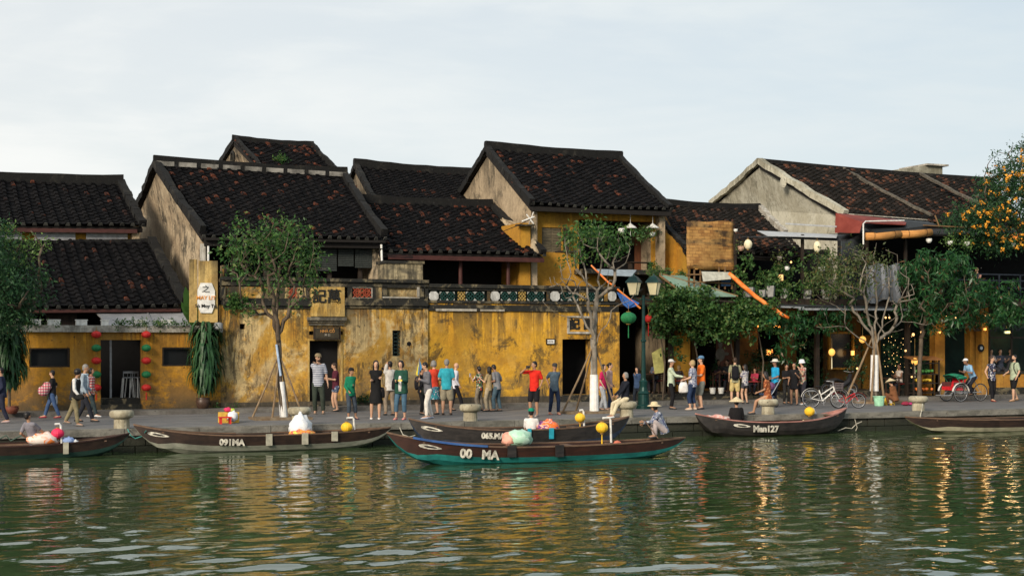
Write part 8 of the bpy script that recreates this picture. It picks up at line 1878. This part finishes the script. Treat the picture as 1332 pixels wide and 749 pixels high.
mb = MB(); mb.obox(Q(-.48, .26), dd * .18, side * .25, Vector((0, 0, .015))); mb.bar(Q(-.3, .3, .2), Q(-.1, .45, .2), .03, .03); mb.bar(Q(-.3, .3, -.2), Q(-.1, .45, -.2), .03, .03); mb.build_('footrest', spoke, T)
gh = plain('green_hood_cloth', (.01, .16, .09), .7); mb = MB()
mb.loft([Q(-.02, 1.0, -.36), Q(-.02, 1.05, 0), Q(-.02, 1.0, .36)], [(.22, .05)] * 3, 10, side=dd); mb.loft([Q(.12, .93, -.37), Q(.16, .97, 0), Q(.12, .93, .37)], [(.22, .06)] * 3, 10, side=dd); mb.build('hood', gh, T, smooth=True)
mb = MB()
for s_ in (-1, 1): mb.loft([Q(-.2, 1.0, s_ * .36), Q(.05, .72, s_ * .37), Q(.2, .5, s_ * .36)], .014, 5); mb.loft([Q(.2, .95, s_ * .36), Q(.1, .6, s_ * .37)], .012, 5)
mb.build('hood_strut', gh, T)
mb = MB(); mb.loft([Q(.85, .92), Q(.9, .92), Q(1.05, .90)], [(.06, .03), (.09, .035), (.03, .03)], 8, side=side); mb.build('saddle', tyre, T)
mb = MB(); mb.loft([Q(.34, .98, -.3), Q(.38, 1.0, 0), Q(.34, .98, .3)], .016, 6); mb.build('push_bar', spoke, T)
pa = math.degrees(math.atan2(dd.x * -1 * RT.x + dd.y * -1 * RT.y, -(dd.x * -1 * FW.x + dd.y * -1 * FW.y)))
pc = Q(.95, 0); 
person('cyclo driver in light blue shirt and white cap leaning on the handlebar', 0, 0, h=1.66, pos=(pc.x, pc.y, .12), ang=pa, shirt=((.22, .40, .60), None), bcol=(.015, .017, .025), hat='cap', hatc=(.66, .66, .66), sit=.49, fL=(-.06, .10, .10), fR=(.06, -.08, .20), hL=(-.10, .29, .63), hR=(.10, .29, .63), lean=30, skin=2)
# --- stroller
p = G(999, 529.5); T = thing('stroller', 'dark folding baby stroller with blue hood pushed in front of the man in blue', 'stroller', p); dn = plain('stroller_cloth', (.03, .05, .10), .7)
mb = MB(); 
for sx in (-.28, .22):
    for sy in (-.2, .2): mb.torus((p.x + sx, p.y + sy, .09), (1, 0, 0), (0, 0, 1), .075, .016, 16, 5)
mb.build('wheel', tyre, T)
mb = MB(); 
for sy in (-.2, .2): mb.loft([(p.x - .28, p.y + sy, .1), (p.x + .1, p.y + sy, .55), (p.x + .38, p.y + sy, .98)], .014, 6); mb.loft([(p.x + .22, p.y + sy, .1), (p.x - .05, p.y + sy, .5)], .014, 6)
mb.loft([(p.x + .38, p.y - .2, .98), (p.x + .38, p.y + .2, .98)], .016, 6); mb.build_('frame', spoke, T)
mb = MB(); mb.obox((p.x - .05, p.y, .42), (.2, 0, -.05), (0, .18, 0), (0, 0, .03)); mb.obox((p.x + .12, p.y, .58), (.02, 0, 0), (0, .18, 0), (.1, 0, .18)); mb.build_('seat', dn, T)
mb = MB(); mb.ell((p.x + .08, p.y, .74), (.22, .2, .16), 12, 6); mb.build('hood', plain('blue_red_hood', (.12, .05, .12), .7), T)
# --- bucket, crate, brown baskets, packets by the spreading tree
p = G(1143.5, 527.5); T = thing('green_bucket', 'mint green plastic bucket at the foot of the spreading tree', 'bucket', p); mb = MB(); mb.lathe(p, [(.16, 0), (.20, .30), (.22, .31), (.22, .34), (.19, .34), (.17, .2)], 18); mb.build('tub', plain('mint_plastic', (.32, .62, .42), .45), T); mb = MB(); mb.torus(p + Vector((0, 0, .33)), (1, 0, 0), (0, 1, 0), .225, .012, 20, 5); mb.build('rim', plain('mint_rim', (.36, .66, .46), .45), T)
p = G(1156, 526.5); T = thing('yellow_crate', 'yellow plastic crate between the mint bucket and the crouching hawker', 'crate', p); mb = MB(); mb.box(p.x - .18, p.x + .18, p.y - .12, p.y + .12, 0, .27); mb.build('box', plain('yellow_plastic_crate', (.68, .42, .04), .5), T); mb = MB(); mb.box(p.x - .06, p.x + .06, p.y - .128, p.y - .122, .07, .2); mb.build('label', pipe, T)
p = G(1178, 527.5); bag('small_bundle', 'dark red cloth bundle right of the crouching hawker', 'bundle', p + Vector((0, 0, .07)), (.16, .12, .08), plain('dark_red_cloth', (.25, .02, .05), .8), 41); bag('small_bundle', 'magenta and black packets beside the pale bollard near the hawker', 'bundle', G(1184, 527) + Vector((0, 0, .05)), (.10, .08, .06), plain('magenta_packet', (.45, .03, .15), .6), 42)
# --- fruit cart
p = atwall(1201, .14, 46.75); T = thing('fruit_cart', 'dark timber cart with shelves of yellow, orange and green fruit', 'cart', p); mb = MB(); w = .62
for z in (.12, .50, .86, 1.30): mb.box(p.x - w, p.x + w, p.y - .22, p.y + .22, .14 + z, .14 + z + .035)
mb.build_('shelf', M['darkwood'], T)
for sx in (-1, 1):
    for sy in (-1, 1): mb = MB(); mb.box(p.x + sx * w - .025, p.x + sx * w + .025, p.y + sy * .19 - .025, p.y + sy * .19 + .025, .14, 1.6); mb.build('post', M['darkwood'], T)
mb = MB(); mb.obox((p.x, p.y, 1.66), (w + .12, 0, 0), (0, .3, .06), (0, 0, .02)); mb.build('roof_board', wood('warm_cart_board', (.30, .13, .04), (.2, .09, .03), wpos=True), T)
g9 = random.Random(9)
for nm, z, col, n_, r_f, lab in (('fruit_pile', .30, (.62, .16, .03), 16, .06, 'orange fruits on the lowest lit shelf of the cart'), ('fruit_pile', .665, (.62, .42, .04), 16, .055, 'yellow fruits on the middle shelf of the cart'), ('greens_pile', 1.02, (.06, .22, .05), 14, .06, 'green vegetables on the upper shelf of the cart')):
    T = thing(nm, lab, 'fruit', (p.x, p.y, z)); mb = MB()
    for k in range(n_): mb.ell((p.x + g9.uniform(-.42, .42), p.y + g9.uniform(-.14, .12), z + .04 + r_f + g9.uniform(0, .05)), r_f * g9.uniform(.8, 1.2), 8, 6)
    mb.build_('fruit', plain('fruit_%d' % int(z * 100), col, .45), T, smooth=True)
# --- restaurant bay: planter, small clock, table lamps; cafe white buckets
T = thing('wall_clock', 'small round dark wall sign on the narrow yellow pillar', 'wall sign', W(1276.5, 452.5, YF - .1)); c_ = W(1276.5, 452.5, YF - .08); mb = MB(); mb.loft([(c_.x, c_.y, c_.z), (c_.x, c_.y + .05, c_.z)], .16, 18); mb.build('disc', M['black'], T); mb = MB(); mb.loft([(c_.x, c_.y - .012, c_.z), (c_.x, c_.y - .002, c_.z)], .07, 14); mb.build('face', plain('blue_white_face', (.3, .36, .42), .5), T)
T = thing('yellow_planter', 'square yellow planter box between the fruit cart and the pillar', 'planter', atwall(1213, .14, 47.6)); q = atwall(1213, .14, 47.2); mb = MB(); mb.box(q.x - .3, q.x + .3, q.y, q.y + .5, .14, .98); mb.build('box', yp, T)
for i, (px_, py_) in enumerate(((927, 499), (938, 504))):
    q = W(px_, py_, 47.4); T = thing('white_bucket', ['white metal bucket hanging under the left cafe table edge', 'white metal bucket in the shade left of the backpacked man'][i], 'bucket', q); mb = MB(); mb.lathe((q.x, q.y, .34), [(.09, 0), (.12, .22), (.125, .23)], 12); mb.build('tub', wp, T)
for px_, Y_, lab in ((868, 48.9, 'empty red-cushioned chair right of the lamp post table'), (838, 48.9, 'empty chair in shadow left of the lamp post table')): chair(lab, atwall(px_, .34, Y_), 60, seatm=chr_)
table('round-edged cafe table in front of the seated woman in dark clothes', atwall(941, .34, 48.1), .35); table('cafe table with bottles right of the backpacked man', atwall(984, .34, 47.9), .35)
for i in range(3):
    q = atwall(981 + i * 3, 1.12, 47.9); T = thing('bottle', ['brown bottle, left of three on the cafe table', 'brown bottle, middle of three on the cafe table', 'brown bottle, right of three on the cafe table'][i], 'bottle', q); mb = MB(); mb.lathe(q, [(.035, 0), (.035, .16), (.014, .2), (.014, .25)], 10); mb.build('glass', plain('brown_glass%d' % i, (.08, .03, .01), .2), T)
seat_at('child in red seated low beside the cafe table with bottles', 'low chair of the child in red', 982, 47.6, -30, shirt=((.4, .04, .08), None), h=1.25, fz=.30)
# parked motorbike silhouettes in the dark behind the bicycles
T = thing('motorbike', 'dark motorbike parked in the shade behind the white bicycle', 'motorbike', atwall(1092, .14, 47.6)); q = atwall(1092, .14, 47.0); ax = Vector((1, 0, 0)); blk = plain('black_motorbike', (.02, .02, .022), .35)
for dx in (-.6, .6): wheel(T, q + Vector((dx, 0, .29)), .25, ax, spokes=10, tw=.04)
mb = MB(); mb.loft([q + Vector((-.65, 0, .62)), q + Vector((-.2, 0, .70)), q + Vector((.15, 0, .62))], [(.12, .06), (.14, .07), (.08, .05)], 10, side=(0, 1, 0)); mb.build('saddle', tyre, T, smooth=True)
mb = MB(); mb.loft([q + Vector((-.5, 0, .45)), q + Vector((0, 0, .38)), q + Vector((.4, 0, .62)), q + Vector((.52, 0, .92))], [(.12, .12), (.13, .14), (.10, .10), (.07, .07)], 10, side=(0, 1, 0)); mb.loft([q + Vector((.5, 0, .9)), q + Vector((.62, 0, .3))], .03, 7); mb.build_('body', blk, T, smooth=True)
mb = MB(); mb.loft([q + Vector((.42, -.3, 1.02)), q + Vector((.52, 0, .98)), q + Vector((.42, .3, 1.02))], .015, 6); mb.build('handlebar', spoke, T)
# stair/steps and signs on the cafe ground floor
T = thing('power_cable', 'thin cables running from the yellow house to the cafe roof', 'cable', W(700, 300, 49)); mb = MB()
for a, b_, sg in ((W(690, 285, 49.6), W(500, 311, 49.2), .5), (W(893, 318, 49.2), W(1060, 330, 47.5), .3)): mb.loft([a.lerp(b_, k / 10) + Vector((0, -.1, -sg * 4 * (k / 10) * (1 - k / 10))) for k in range(11)], .012, 4)
mb.build('wire', M['black'], T)
# evaluate all remeshed parts once, then add the fingers to the bodies
bpy.context.view_layer.update()
dg = bpy.context.evaluated_depsgraph_get()
new = []
for o, f_ in QUEUE: new.append(bpy.data.meshes.new_from_object(o.evaluated_get(dg)))
for (o, f_), me in zip(QUEUE, new):
    old = o.data; o.modifiers.clear(); mt = old.materials[0]
    if f_:
        mb = MB()
        mb.v = [tuple(v.co) for v in me.vertices]; mb.f = [tuple(p.vertices) for p in me.polygons]; mb.t = [0.0] * len(mb.f)
        for pts, rs in f_:
            mb.loft(pts + [pts[-1] + (pts[-1] - pts[-2]) * .12], rs + [rs[-1] * .4], 5)
        m2 = bpy.data.meshes.new(o.name); m2.from_pydata(mb.v, [], mb.f); m2.shade_smooth(); bpy.data.meshes.remove(me); me = m2
    me.materials.clear(); me.materials.append(mt); me.shade_smooth(); o.data = me
